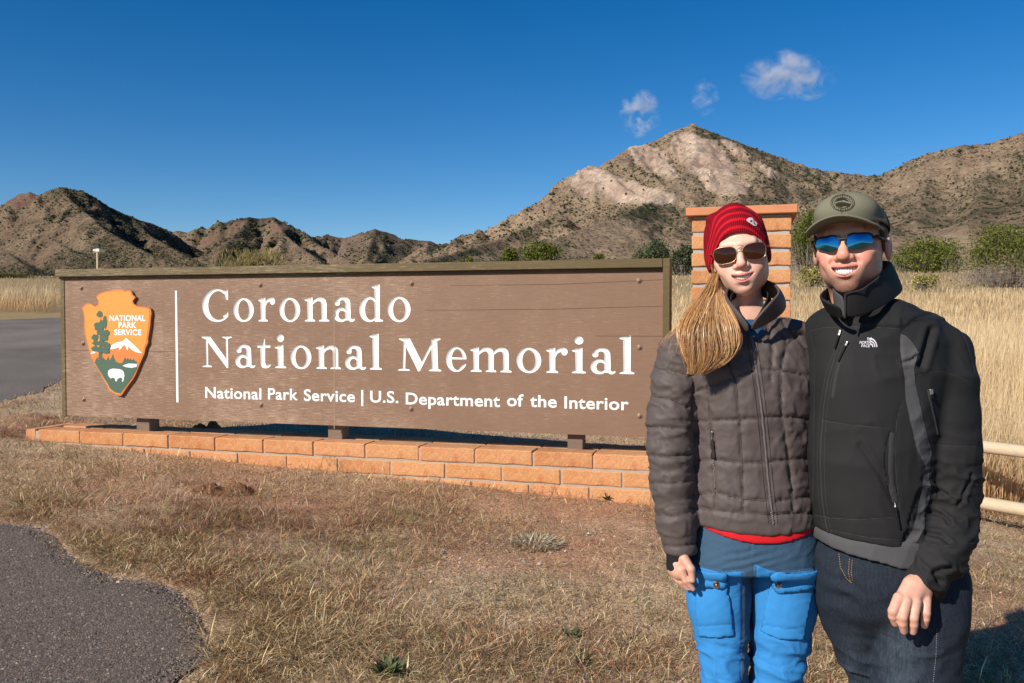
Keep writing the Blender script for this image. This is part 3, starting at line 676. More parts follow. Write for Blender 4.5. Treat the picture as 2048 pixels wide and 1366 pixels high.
def text_mesh(name, s, x0, x1, z0, cap, y, mat, parent, bold=.0, depth=.0012):
    cu = bpy.data.curves.new('tmp', 'FONT'); cu.body = s; cu.size = 1; cu.offset = bold; cu.resolution_u = 4; cu.space_character = 1.04
    ob = bpy.data.objects.new('tmp', cu); COL.objects.link(ob)
    dg = bpy.context.evaluated_depsgraph_get(); me = bpy.data.meshes.new_from_object(ob.evaluated_get(dg))
    bpy.data.objects.remove(ob); bpy.data.curves.remove(cu)
    n = len(me.vertices); a = np.empty(n * 3, np.float32); me.vertices.foreach_get('co', a); a = a.reshape(-1, 3)
    fx0, fx1 = a[:, 0].min(), a[:, 0].max()
    w = np.column_stack([x0 + (a[:, 0] - fx0) / (fx1 - fx0) * (x1 - x0), np.full(n, y), z0 + a[:, 1] / CAPH * cap])
    me.vertices.foreach_set('co', w.astype(np.float32).ravel()); me.update(); me.name = name; me.materials.clear(); me.materials.append(mat)
    o = bpy.data.objects.new(name, me); COL.objects.link(o); o.parent = parent
    return o
def cap_height():
    cu = bpy.data.curves.new('tmp', 'FONT'); cu.body = 'H'; cu.size = 1; ob = bpy.data.objects.new('tmp', cu); COL.objects.link(ob)
    me = bpy.data.meshes.new_from_object(ob.evaluated_get(bpy.context.evaluated_depsgraph_get())); h = max(v.co.y for v in me.vertices)
    bpy.data.objects.remove(ob); return h
CAPH = cap_height()
def word(s, l, r, yb, cap_px, parent=SIGN, y=-.0015, bold=.018, name='lettering'):
    x0, z = sp(l, yb); x1, _ = sp(r, yb); c = z; ch = sp(l, yb - cap_px)[1] - z
    return text_mesh(name, s, x0, x1, z, ch, y, M_WHITE, parent, bold)
def by(x): return 794.4 + (816.2 - 794.4) * (x - 430) / (1190 - 430)
for s, l, r in [('National', c2(117), c2(543)), ('Park', c2(593), c2(820)), ('Service', c2(865), c2(1252)), ('U.S.', c2(1368), c2(1582)), ('Department', c2(1638), c3(616)), ('of', c3(663), c3(776)), ('the', c3(820), c3(1003)), ('Interior', c3(1055), c3(1494))]:
    word(s, l, r, by((l + r) / 2), 21.3 + (l - 411) / 800 * 2.2)
flat_poly('divider_stroke', [[sp(722.6, 812), sp(726.8, 812), sp(726.8, 780), sp(722.6, 780)]], -.0015, M_WHITE, SIGN)
for s, a, b, yb in [('NATIONAL', 408, 667, 509), ('PARK', 474, 603, 559), ('SERVICE', 443, 638, 610)]:
    word(s, 110 + a / 3.594, 110 + b / 3.594, 500 + yb / 3.594, 39 / 3.594, emb, -.0272, .03, 'emblem_lettering')
flat_poly('white_rule', [k1([(863, 292), (877, 292), (889, 1095), (873, 1095)])], -.0015, M_WHITE, SIGN)

# ------------------------------------------------------------------ brick planter wall and pillar
def brick_mat():
    t = NT('adobe_brick', .95, .1); co = t.coord('Object'); r = t.objrand()
    base = t.ramp(r, [(0, (.43, .165, .065)), (.25, (.60, .30, .14)), (.5, (.53, .235, .095)), (.75, (.58, .27, .13)), (1, (.47, .20, .085))])
    n = t.noise(co, 9, 6, .72); f = t.noise(co, 70, 3, .7); pits = t.voronoi(co, 60)
    c = t.mix(t.ramp(n, [(.35, 0.), (.7, .75)]), base, (.60, .34, .17))
    c = t.mix(t.ramp(t.noise(co, 4, 4, .6, 1.0), [(.52, 0.), (.66, .5)]), c, (.40, .135, .055))
    c = t.mix(.5, c, t.ramp(f, [(.3, .7), (.7, 1.25)]), 'MULTIPLY')
    h = t.math('ADD', t.math('MULTIPLY', n, 1.2), t.math('ADD', f, t.math('MULTIPLY', t.ramp(pits, [(0, 0.), (.15, 1.)]), .3)))
    return t.done(c, normal=t.bump(h, .8, .006))
M_BRICK = brick_mat()
M_MORTAR = plain('mortar', (.40, .33, .26), .95, .1, .25, 45, .006)
def brick_mesh(L, W, H, seed):
    bm = bmesh.new(); bmesh.ops.create_cube(bm, size=1)
    for v in bm.verts: v.co = Vector((v.co.x * L, v.co.y * W, v.co.z * H))
    bmesh.ops.bevel(bm, geom=bm.edges[:], offset=.007, segments=2, affect='EDGES', profile=.5)
    r = random.Random(seed)
    bmesh.ops.subdivide_edges(bm, edges=[e for e in bm.edges if abs(e.verts[0].co.x - e.verts[1].co.x) > L * .7], cuts=5)
    off = r.uniform(0, 99)
    for v in bm.verts:
        a = v.co * 22; k = .0022
        v.co.z += k * 1.5 * float(vnoise(a.x + off, a.y, 1.1)) ; v.co.y += k * float(vnoise(a.x, a.z + off, 2.2)); v.co.x += k * float(vnoise(a.z + off, a.y, 3.3))
        if v.co.z < -H * .4: v.co.z += .003 * float(vnoise(v.co.x * 70 + off, v.co.y * 9, 4.4))
    me = bpy.data.meshes.new('brick'); bm.to_mesh(me); bm.free(); me.materials.append(M_BRICK)
    return me
BL, BW, BH, PITCHZ = .402, .190, .100, .1157
BM = [brick_mesh(BL, BW, BH, i) for i in range(5)]; BSHORT = [brick_mesh(.19, BW, BH, 20 + i) for i in range(2)]
rb = random.Random(11)
def put_brick(parent, x, y, z, me=None, rz=0, sx=1):
    o = bpy.data.objects.new('brick', me or rb.choice(BM)); COL.objects.link(o); o.parent = parent
    o.location = (x + rb.uniform(-.002, .002), y + rb.uniform(-.0035, .0035), z + rb.uniform(-.0015, .0015)); o.rotation_euler = (0, rb.uniform(-.004, .004), rz + rb.uniform(-.004, .004)); o.scale = (sx, 1, 1)
    return o
WALL = empty('planter_wall', (SL.x, SL.y, 0), SANG)
tag(WALL, 'Low orange adobe brick wall running under the brown sign', 'brick wall')
W0, W1 = -.115, .345            # front and back faces, measured from the sign's front plane
ZW = .476
def wx(px, py): return sp(px, py, W0)[0]
tops = [wx(731, 880), wx(838, 888), wx(949.5, 897), wx(1066, 905), wx(1187, 912)]
pitch = (tops[-1] - tops[0]) / 4
x_left = wx(50, 868); x_end = SLEN + .28
XJ = tops[2]
for c in range(4):
    zc = ZW - BH / 2 - c * PITCHZ
    ph = [0, (wx(890, 930) - XJ), (wx(943, 965) - XJ), (wx(890, 930) - XJ)][c]
    k = -20
    while True:
        a = XJ + ph + k * pitch; b = a + pitch; k += 1
        if a > x_end: break
        if b < x_left + .1: continue
        sx = 1; aa, bb = max(a, x_left + (.0 if c else .10)), min(b, x_end)
        if bb - aa < .06: continue
        for yc in ((W0 + BW / 2, W1 - BW / 2) if c < 2 else (W0 + BW / 2,)):
            put_brick(WALL, (aa + bb) / 2, yc, zc, sx=(bb - aa - .011) / BL)
for c in range(2):
    o = put_brick(WALL, x_left + .05, (W0 + W1) / 2, ZW - BH / 2 - c * PITCHZ - .001, BM[0], math.pi / 2, .455 / BL); o.scale.y = .5
bevel_box('mortar', x_left + .012, x_end, W0 + .009, W1 - .009, -.35, ZW - .012, M_MORTAR, WALL, .003)
bevel_box('footing', x_left - .03, x_end, W0 - .035, W0 + .1, -.5, ZW - 4 * PITCHZ + .006, M_MORTAR, WALL, .01)

PIL = empty('brick_pillar', (0, 0, 0), SANG)
pl = at(1381, 640, 5.80); PIL.location = (pl.x, pl.y, 0)
tag(PIL, 'Square orange adobe brick pillar with grey mortar behind the woman in the red hat', 'pillar')
PW = .655; ZP = 2.072
M_GREY = plain('grey_mortar', (.40, .37, .34), .95, .1, .15, 50, .006)
for c in range(18):
    zc = ZP - BH / 2 - c * PITCHZ
    split = [.402 / .69, .28 / .69][c % 2]
    for side in range(2):
        y0 = BW / 2 if side == 0 else PW - BW / 2
        for a, b in ((0, split), (split, 1)):
            w = (b - a) * PW
            put_brick(PIL, (a + b) / 2 * PW, y0, zc, sx=(w - .008) / BL).scale.z = .9
        put_brick(PIL, BW / 2 if side == 0 else PW - BW / 2, PW / 2, zc - .0005, rz=math.pi / 2, sx=(PW - 2 * BW - .016) / BL).scale.z = .9
bevel_box('mortar', .014, PW - .014, .014, PW - .014, -.3, ZP + .012, M_GREY, PIL, .003)
M_TILE = plain('terracotta_cap', (.56, .235, .115), .85, .15, .15, 14, .003)
for a, b in ((0, .5), (.5, 1)):
    bevel_box('cap_tile', -.033 + a * .722, -.033 + b * .722 - .002, -.04, PW + .03, ZP + .014, ZP + .070, M_TILE, PIL, .005)

# ------------------------------------------------------------------ log fence
def log_mesh(L, r, seed, n=14, m=26):
    V = []; F = []
    for j in range(m + 1):
        x = L * j / m; rr_ = r * (1 + .07 * float(vnoise(x * 2.3 + seed, 0.5, 1.5)))
        if j in (0, m): rr_ *= .93
        cy = .012 * float(vnoise(x * .9 + seed, 3.3, 1.5)); cz = .010 * float(vnoise(x * .9 + seed, 7.3, 1.5))
        for i in range(n):
            a = 2 * math.pi * i / n; q = rr_ * (1 + .05 * float(vnoise(math.cos(a) * 1.5 + seed, math.sin(a) * 1.5, x * 2 + .5)))
            V.append((x, cy + q * math.cos(a), cz + q * math.sin(a)))
    for j in range(m):
        for i in range(n): F.append((j * n + i, j * n + (i + 1) % n, (j + 1) * n + (i + 1) % n, (j + 1) * n + i))
    nv = len(V); V += [(0, 0, 0), (L, 0, 0)]
    T = [(nv, (i + 1) % n, i) for i in range(n)] + [(nv + 1, m * n + i, m * n + (i + 1) % n) for i in range(n)]
    return np.array(V), [np.array(F), np.array(T)]
t = NT('peeled_log', .8, .25); co = t.coord('Object', (1, 9, 9)); n_ = t.noise(co, 6, 6, .7, .4)
c_ = t.mix(n_, (.42, .31, .19), (.66, .54, .39)); c_ = t.mix(t.ramp(t.noise(t.coord('Object', (2, 4, 4)), 3, 5, .7), [(.55, 0.), (.68, .65)]), c_, (.36, .33, .29))
c_ = t.mix(t.ramp(t.voronoi(t.coord('Object', (2, 6, 6)), 2.2), [(.03, .8), (.06, 0.)]), c_, (.16, .09, .04))
M_LOG = t.done(c_, normal=t.bump(n_, .5, .004))
FA = at(1962, 893, 6.0); FB = at(2048, 903, 5.77)
fd = Vector((FB.x - FA.x, FB.y - FA.y, 0)).normalized()
fs = Vector((FA.x, FA.y, 0)) - fd * 1.9; fang = math.atan2(fd.y, fd.x)
FEN = empty('log_fence', (fs.x, fs.y, 0), fang)
tag(FEN, 'Round peeled log rail fence right of the man in the black jacket', 'fence')
FL = 3.6
for k, z0 in enumerate((FA.z, at(1965, 1004, 6.0).z)):
    v, f = log_mesh(FL, .046, 3 + 5 * k); o = mesh_np('rail', v, f, M_LOG, FEN, smooth_=True); o.location = (0, 0, z0); o.rotation_euler = (0, .0 + .004 * k, 0)
for k, xx in enumerate((.08, FL - .1)):
    p = fs + fd * xx; v, f = log_mesh(1.15, .075, 9 + k); o = mesh_np('fence_post', v, f, M_LOG, FEN, smooth_=True); o.rotation_euler = (0, -math.pi / 2, 0); o.location = (xx, .09, gz(p.x, p.y) - .4)

# ------------------------------------------------------------------ far pole with the box-shaped instruments
P = at(195, 527, 95); g0 = gz(P.x, P.y)
POLE = empty('utility_pole', (P.x, P.y, g0)); tag(POLE, 'Slim pale pole with white boxes on top, far behind the sign', 'pole')
pt = at(195, 504, 95).z - g0
M_PALE = plain('pale_wood', (.55, .42, .27), .8, .2, .2, 3); M_BOXW = plain('white_enclosure', (.72, .73, .74), .5, .4, .05, 3)
bevel_box('pole_shaft', -.1, .1, -.1, .1, -.3, pt, M_PALE, POLE, .02)
bevel_box('instrument_box', -.12, .32, -.2, .2, pt, pt + .36, M_BOXW, POLE, .03)
bevel_box('instrument_box', -.42, -.16, -.15, .15, pt + .06, pt + .3, M_BOXW, POLE, .03)
bevel_box('cross_arm', -.45, .5, -.04, .04, pt - .06, pt - .005, M_PALE, POLE, .01)
# ------------------------------------------------------------------ grass
def grass_mat(name, rough=.75, trans=.25):
    t = NT(name, rough, .15)
    m = t.done(t.attr('Col'))
    tr = t.node('ShaderNodeBsdfTranslucent'); t.l.new(t.attr('Col'), tr.inputs[0])
    mx = t.node('ShaderNodeMixShader'); mx.inputs[0].default_value = trans
    t.l.new(t.b.outputs[0], mx.inputs[1]); t.l.new(tr.outputs[0], mx.inputs[2]); t.l.new(mx.outputs[0], t.out.inputs['Surface'])
    return m
M_GRASS = grass_mat('dry_grass')
def blades(name, x, y, z, L, w, az, lean, bend, c0, c1, label, mat=None, parent=None, kind='stuff'):
    "tapered bent blades: lean = angle from upright at the root, bend = extra angle toward the tip"
    n = len(x)
    hx, hy = np.cos(az), np.sin(az)
    fa = az + math.pi / 2 + RNG.normal(0, .9, n)              # blade width direction
    wx_, wy_ = np.cos(fa) * w / 2, np.sin(fa) * w / 2
    l1 = L * .5; a1 = lean; a2 = lean + bend
    V = np.empty((n, 4, 3))
    mx, my, mz = x + hx * np.sin(a1) * l1, y + hy * np.sin(a1) * l1, z + np.cos(a1) * l1
    tx, ty, tz = mx + hx * np.sin(a2) * l1, my + hy * np.sin(a2) * l1, mz + np.cos(a2) * l1
    V[:, 0] = np.stack([x, y, z - .003], 1); V[:, 1] = np.stack([mx + wx_, my + wy_, mz], 1); V[:, 2] = np.stack([tx, ty, tz], 1); V[:, 3] = np.stack([mx - wx_, my - wy_, mz], 1)
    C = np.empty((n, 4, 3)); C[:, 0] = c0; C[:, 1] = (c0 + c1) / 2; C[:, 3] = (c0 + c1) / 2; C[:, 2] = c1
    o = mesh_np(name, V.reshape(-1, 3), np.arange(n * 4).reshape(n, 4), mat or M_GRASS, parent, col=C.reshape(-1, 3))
    if label: tag(o, label, kind=kind)
    return o
def scatter(n, y0, y1, u0=-160, u1=2210, power=1.0):
    "points over the ground, thinning with distance"
    q = RNG.uniform(0, 1, n)
    y = y0 * (y1 / y0) ** q if power == 1.0 else (y0 ** (1 - power) + q * (y1 ** (1 - power) - y0 ** (1 - power))) ** (1 / (1 - power))
    u = RNG.uniform(u0, u1, n)
    return (u - CX) / FPX * y, y
def wall_local(x, y):
    dx, dy = x - SL.x, y - SL.y
    return dx * SDX.x + dy * SDX.y, dx * SDY.x + dy * SDY.y
def clear_of_walls(x, y, pad=.02):
    a, b = wall_local(x, y)
    wall = (a > x_left - pad) & (a < x_end + pad) & (b > W0 - pad) & (b < W1 + pad)
    dx, dy = x - pl.x, y - pl.y; a2, b2 = dx * SDX.x + dy * SDX.y, dx * SDY.x + dy * SDY.y
    return ~(wall | ((a2 > -pad) & (a2 < PW + pad) & (b2 > -pad) & (b2 < PW + pad)))
def fence_side(x, y):
    return -(x - fs.x) * fd.y + (y - fs.y) * fd.x
def pick(cols, wts):
    "random colour per blade out of a small set with per-blade weights (n,k)"
    wts = wts / wts.sum(1, keepdims=True); cum = wts.cumsum(1); r = RNG.uniform(0, 1, (len(wts), 1))
    i = (r > cum).sum(1).clip(0, len(cols) - 1)
    return np.array(cols)[i] * np.exp(RNG.normal(-.03, .36, (len(wts), 1))) * (1 + RNG.normal(0, .07, (len(wts), 3)))
def upx(x, y): return CX + x / y * FPX
def vpx(x, y): return 635 + (CAMZ - ground(x, y)) / y * FPX
def near_px(x, y, cx, cy, rx, ry): return np.exp(-(((upx(x, y) - cx) / rx) ** 2 + ((vpx(x, y) - cy) / ry) ** 2))
STRAW, TAN, GREY, GREEN, RUSTY, BROWN, DKGREEN = (.84, .64, .36), (.66, .46, .26), (.60, .49, .36), (.27, .26, .085), (.46, .21, .12), (.34, .20, .10), (.12, .14, .055)

def short_grass():
    n = 420000
    x, y = scatter(n, 2.6, 13.5)
    ok = ~in_poly(x, y, PATH) & ~in_poly(x, y, ROAD) & clear_of_walls(x, y) & (fence_side(x, y) < .5)
    ed = seg_dist(x, y, PATH)
    thin = .36 + .62 * fbm(x * 1.7, y * 1.7, octaves=4, seed=101) + .25 * fbm(x * 6, y * 6, octaves=2, seed=102)
    thin = thin + .3 * near_px(x, y, 620, 1240, 330, 120) - .5 * near_px(x, y, 1000, 1130, 200, 34) - .35 * near_px(x, y, 1230, 1070, 130, 40) - .35 * near_px(x, y, 650, 1010, 120, 25) - .4 * near_px(x, y, 450, 965, 75, 28) - .25 * near_px(x, y, 1990, 1110, 90, 40)
    ok &= RNG.uniform(0, 1, n) < np.clip(thin + .22, .06, 1) * np.clip((ed + .01) / .10, .15, 1)
    x, y = x[ok], y[ok]; n = len(x)
    g = fbm(x * .8, y * .8, octaves=3, seed=111); g2 = fbm(x * 3.1, y * 3.1, octaves=3, seed=112); g3 = fbm(x * 1.3 + 9, y * 1.3, octaves=3, seed=113)
    red = .9 * near_px(x, y, 820, 1040, 300, 55) + .9 * near_px(x, y, 330, 1010, 200, 50) + .6 * near_px(x, y, 520, 1090, 180, 50)
    g4 = fbm(x * 1.9 + 31, y * 1.9, octaves=3, seed=118); red = red + np.clip(1.3 * g4, 0, 1)
    W = np.stack([.40 + 1.6 * np.clip(g3, 0, 1), .45 + 0 * x, .22 + .6 * np.clip(-g3, 0, 1), np.clip(.06 + 2.4 * g2 + .8 * g, 0, 1.6), np.clip(.10 + 1.4 * red, 0, 1.8), .22 + .3 * red, np.clip(.7 * g - .05 + .3 * g2, 0, .4)], 1)
    c1 = pick([STRAW, TAN, GREY, GREEN, RUSTY, BROWN, DKGREEN], W)
    L = np.exp(RNG.normal(math.log(.040), .42, n)) * (1 + .9 * red)
    lean = np.clip(RNG.normal(1.08, .36, n), .1, 1.5); bend = RNG.normal(.35, .35, n)
    w = np.clip(RNG.normal(.0030, .0008, n), .0016, .006) * np.clip(y / 5, .85, 1.8)
    az = RNG.uniform(0, 6.283, n)
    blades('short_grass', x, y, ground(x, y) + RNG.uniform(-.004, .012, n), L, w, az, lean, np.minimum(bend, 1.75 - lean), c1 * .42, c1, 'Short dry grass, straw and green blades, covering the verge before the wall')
short_grass()

def straw_tufts():
    "long bent straw in clumps, thick along the edge of the asphalt"
    cl = []
    def add(px, py, sx, sy, k, L, cols): 
        for i in range(k):
            p = on_ground(px + RNG.normal(0, sx), py + RNG.normal(0, sy)); cl.append((p.x, p.y, L * RNG.uniform(.7, 1.25), cols))
    warm = (STRAW, (.50, .33, .16), (.36, .19, .09)); pale = (STRAW, (.62, .48, .29), TAN); rustc = (RUSTY, (.40, .22, .13), (.45, .32, .2))
    add(600, 1240, 90, 38, 70, .15, warm); add(520, 1190, 60, 20, 26, .12, warm); add(650, 1300, 110, 26, 50, .16, pale); add(500, 1320, 40, 20, 20, .14, warm)
    add(290, 1110, 75, 20, 55, .13, warm); add(400, 1140, 70, 16, 26, .11, warm); add(180, 1085, 30, 8, 10, .1, warm)
    add(60, 1015, 55, 14, 30, .14, warm); add(110, 985, 60, 14, 24, .12, pale); add(20, 960, 30, 14, 16, .12, pale)
    add(390, 1045, 90, 25, 40, .10, rustc); add(600, 1060, 110, 30, 44, .09, rustc); add(860, 1280, 100, 40, 34, .11, pale); add(1000, 1330, 140, 20, 26, .11, pale)
    add(408, 1157, 18, 6, 12, .07, ((.42, .12, .07), (.50, .2, .12), RUSTY)); add(1130, 1250, 120, 60, 40, .07, pale); add(1230, 1320, 60, 20, 14, .08, pale)
    add(1660, 1330, 40, 30, 16, .09, pale); add(1980, 1130, 70, 50, 30, .08, pale); add(1960, 1300, 60, 40, 26, .1, pale); add(60, 850, 50, 20, 20, .12, rustc)
    add(735, 1085, 20, 6, 4, .07, ((.6, .48, .2), STRAW, STRAW)); add(700, 935, 200, 12, 16, .08, pale); add(1000, 985, 160, 14, 16, .07, pale)
    X, Y, LL, C = [], [], [], []; AZ, LE = [], []
    for cx_, cy_, L, cols in cl:
        k = int(RNG.integers(90, 190)); r = np.abs(RNG.normal(0, .06, k)); a = RNG.uniform(0, 6.283, k)
        x = cx_ + r * np.cos(a); y = cy_ + r * np.sin(a)
        X.append(x); Y.append(y); LL.append(L * .56 * np.exp(RNG.normal(0, .35, k)))
        C.append(np.array(cols)[RNG.integers(0, 3, k)] * np.exp(RNG.normal(-.05, .34, (k, 1))))
        AZ.append(a + RNG.normal(0, .5, k)); LE.append(np.clip(1.12 + r * 5 + RNG.normal(0, .3, k), .15, 1.52))
    X, Y, LL, C, AZ, LE = map(np.concatenate, (X, Y, LL, C, AZ, LE)); ok = clear_of_walls(X, Y) & (~in_poly(X, Y, PATH) | (seg_dist(X, Y, PATH) < .05))
    X, Y, LL, C, AZ, LE = X[ok], Y[ok], LL[ok], C[ok], AZ[ok], LE[ok]; n = len(X)
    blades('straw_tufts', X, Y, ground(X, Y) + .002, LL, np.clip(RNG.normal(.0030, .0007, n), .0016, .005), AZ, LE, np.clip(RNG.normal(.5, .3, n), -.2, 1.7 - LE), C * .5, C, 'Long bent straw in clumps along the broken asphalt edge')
straw_tufts()

def tall_grass():
    n = 330000
    x, y = scatter(n, 6.3, 43, -250, 2400, 1.25)
    u = upx(x, y)
    ok = ~in_poly(x, y, ROAD) & clear_of_walls(x, y, .1)
    fs_ = fence_side(x, y)
    a, b = wall_local(x, y)
    start = np.where(u < 420, 26.3, np.where(u < 1330, 11.5, 0))
    edge = .6 * fbm(x * 1.2, y * 1.2, octaves=2, seed=7)
    ok &= (y > start + edge) & ((u < 1330) | ((b > 1.3 + .3 * edge) & (fs_ > .32 + .15 * edge)))
    ok &= RNG.uniform(0, 1, n) < np.where((u > 100) & (u < 1330), .25, 1.0)
    dn = .75 + .5 * fbm(x * .5, y * .25, octaves=3, seed=17)
    ok &= RNG.uniform(0, 1, n) < dn * np.where(y > 38, .5, 1)
    u = u[ok]; x, y = x[ok], y[ok]; n = len(x)
    g = fbm(x * .35, y * .12, octaves=3, seed=19)[:, None]
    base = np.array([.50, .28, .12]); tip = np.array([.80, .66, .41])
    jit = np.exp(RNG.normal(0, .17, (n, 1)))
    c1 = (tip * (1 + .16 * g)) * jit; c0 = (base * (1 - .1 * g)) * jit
    br = (RNG.uniform(0, 1, (n, 1)) < .12); c1 = np.where(br, c1 * np.array([.72, .55, .45]), c1)
    L = np.clip(RNG.normal(.68, .15, n), .3, 1.1) * np.where(u > 500, 1 - .5 * smooth(8, 26, y), 1.15 - .6 * smooth(29, 42, y)) * (1 + .12 * g[:, 0]); 
    lean = np.abs(RNG.normal(.10, .12, n)); bend = RNG.normal(.18, .16, n)
    w = .0036 * (1 + y / 12.0) * RNG.uniform(.6, 1.3, n)
    az = RNG.normal(.4, 1.6, n)
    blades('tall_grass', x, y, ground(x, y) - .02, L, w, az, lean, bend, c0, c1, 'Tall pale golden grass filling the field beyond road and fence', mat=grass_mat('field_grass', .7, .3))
tall_grass()
def far_grass():
    n = 60000; x, y = scatter(n, 39, 125, -150, 2250, 1.0)
    g = fbm(x * .08, y * .05, octaves=4, seed=23); ok = RNG.uniform(0, 1, n) < np.clip(.6 + g, .1, 1); x, y, g = x[ok], y[ok], g[ok]; n = len(x)
    red = (RNG.uniform(0, 1, n) < np.clip(.25 - 1.2 * g, 0, .8))[:, None]
    c = np.where(red, np.array([.36, .21, .13]), np.array([.62, .48, .28])) * np.exp(RNG.normal(0, .2, (n, 1)))
    blades('far_grass', x, y, ground(x, y) - .02, np.clip(RNG.normal(.20, .08, n), .06, .5), .030 * RNG.uniform(.6, 1.4, n) * y / 60, RNG.uniform(0, 6.28, n), np.abs(RNG.normal(.3, .25, n)), RNG.normal(.2, .2, n), c * .8, c, 'Low tan and reddish grass at the far end of the field')
far_grass()

# ------------------------------------------------------------------ gravel, mounds, weeds
def stone_mesh(n, x, y, size, cols, name, label, kind='stuff', parent=None, lift=-.001):
    base = np.array([[1, 0, 0], [-1, 0, 0], [0, 1, 0], [0, -1, 0], [0, 0, .7], [0, 0, -.7]], float)
    f = np.array([[0, 2, 4], [2, 1, 4], [1, 3, 4], [3, 0, 4]])
    V = base[None] * size[:, None, None] * RNG.uniform(.6, 1.2, (n, 6, 1)); a = RNG.uniform(0, 6.28, n); c, s = np.cos(a)[:, None], np.sin(a)[:, None]
    VX = V[:, :, 0] * c - V[:, :, 1] * s; VY = V[:, :, 0] * s + V[:, :, 1] * c
    z = ground(x, y)
    V = V[:, :5]; VX = VX[:, :5]; VY = VY[:, :5]
    W = np.stack([VX + x[:, None], VY + y[:, None], V[:, :, 2] * 1.1 + (z + lift)[:, None]], -1)
    F = (f[None] + (np.arange(n) * 5)[:, None, None]).reshape(-1, 3)
    t = NT(name + '_stone', .9, .2); m = t.done(t.attr('Col'))
    return tag(mesh_np(name, W.reshape(-1, 3), F, m, parent, col=np.repeat(cols, 5, 0)), label, kind=kind)
x, y = scatter(42000, 2.7, 8.5); dn = np.clip(.1 + .5 * fbm(x * 2, y * 2, octaves=3, seed=55), 0, 1) + near_px(x, y, 1000, 1130, 200, 40) + .8 * near_px(x, y, 1230, 1075, 130, 40) + .6 * near_px(x, y, 640, 1010, 120, 30)
ed = seg_dist(x, y, PATH); inp = in_poly(x, y, PATH)
dn = np.where(inp, .11 + .35 * np.exp(-ed / .12), dn * .55 + .4 * np.exp(-ed / .08))
ok = (RNG.uniform(0, 1, len(x)) < dn) & clear_of_walls(x, y); x, y = x[ok], y[ok]; inp = inp[ok]; n = len(x)
xa_, ya_ = scatter(95000, 2.6, 5.6, -160, 460); oka = in_poly(xa_, ya_, PATH); xa_, ya_ = xa_[oka], ya_[oka]; na = len(xa_)
ca = np.array([(.16, .125, .10), (.24, .19, .15), (.09, .075, .065), (.13, .11, .10), (.34, .27, .2)])[RNG.choice(5, na, p=[.40, .12, .22, .25, .01])] * np.exp(RNG.normal(0, .25, (na, 1)))
sa = np.exp(RNG.normal(math.log(.0042), .30, na)).clip(.002, .010)
cc = np.array([(.42, .31, .24), (.34, .2, .13), (.5, .42, .36), (.24, .19, .16)])[RNG.integers(0, 4, n)] * np.exp(RNG.normal(0, .2, (n, 1)))
sz = np.exp(RNG.normal(math.log(.0055), .42, n)).clip(.002, .017)
stone_mesh(n, x, y, sz, cc, 'gravel', 'Small pebbles and gravel strewn over the path edge and bare patches')
stone_mesh(na, xa_, ya_ + 0, sa, ca, 'path_grit', 'Coarse stone grit of the worn asphalt surface at lower left', lift=.011)

def mound(name, px0, px1, py, h, label, col=(.27, .125, .062), seed=0):
    a = on_ground(px0, py); b = on_ground(px1, py); c = (a + b) / 2; R = (b - a).length / 2
    n, m = 72, 40; th = np.linspace(0, 2 * math.pi, n, endpoint=False); r = np.linspace(0, 1, m)
    T, RR = np.meshgrid(th, r); X = c.x + R * RR * np.cos(T); Y = c.y + R * .62 * RR * np.sin(T)
    lx = (X - c.x) / R; ly = (Y - c.y) / R
    bump_ = np.maximum(.78 * np.exp(-((lx + .36) / .46) ** 2 - (ly / .6) ** 2), 1.0 * np.exp(-((lx - .34) / .40) ** 2 - ((ly - .05) / .55) ** 2))
    Z = ground(X, Y) - .012 + h * bump_ * (1 + .55 * fbm(X * 22, Y * 22, octaves=4, seed=seed)) + .026 * fbm(X * 55, Y * 55, octaves=3, seed=seed + 3) * bump_ - .25 * h * np.exp(-((lx + .05) / .12) ** 2 - (ly / .2) ** 2)
    Z = np.where(RR > .97, ground(X, Y) - .03, Z)
    idx = np.arange(n * m).reshape(m, n); nx_ = np.roll(idx, -1, 1)
    F = np.stack([idx[:-1], nx_[:-1], nx_[1:], idx[1:]], -1).reshape(-1, 4)
    t = NT(name + '_soil', 1., .05); co = t.coord('Object'); f = t.noise(co, 60, 5, .75)
    mt = t.done(t.mix(f, tuple(v * .7 for v in col), tuple(v * 1.25 for v in col)), normal=t.bump(f, 1, .012))
    o = mesh_np(name, np.stack([X - c.x, Y - c.y, Z - c.z], -1).reshape(-1, 3), F, mt, smooth_=True); o.location = c
    return tag(o, label, 'mound')
mound('dirt_mound', 366, 524, 984, .062, 'Fresh double heap of red-brown burrow soil in the grass before the wall', col=(.21, .105, .055), seed=3)
mound('dirt_mound', 372, 452, 861, .09, 'Orange-brown soil heap seen under the sign behind the brick wall', (.36, .16, .07), seed=8)

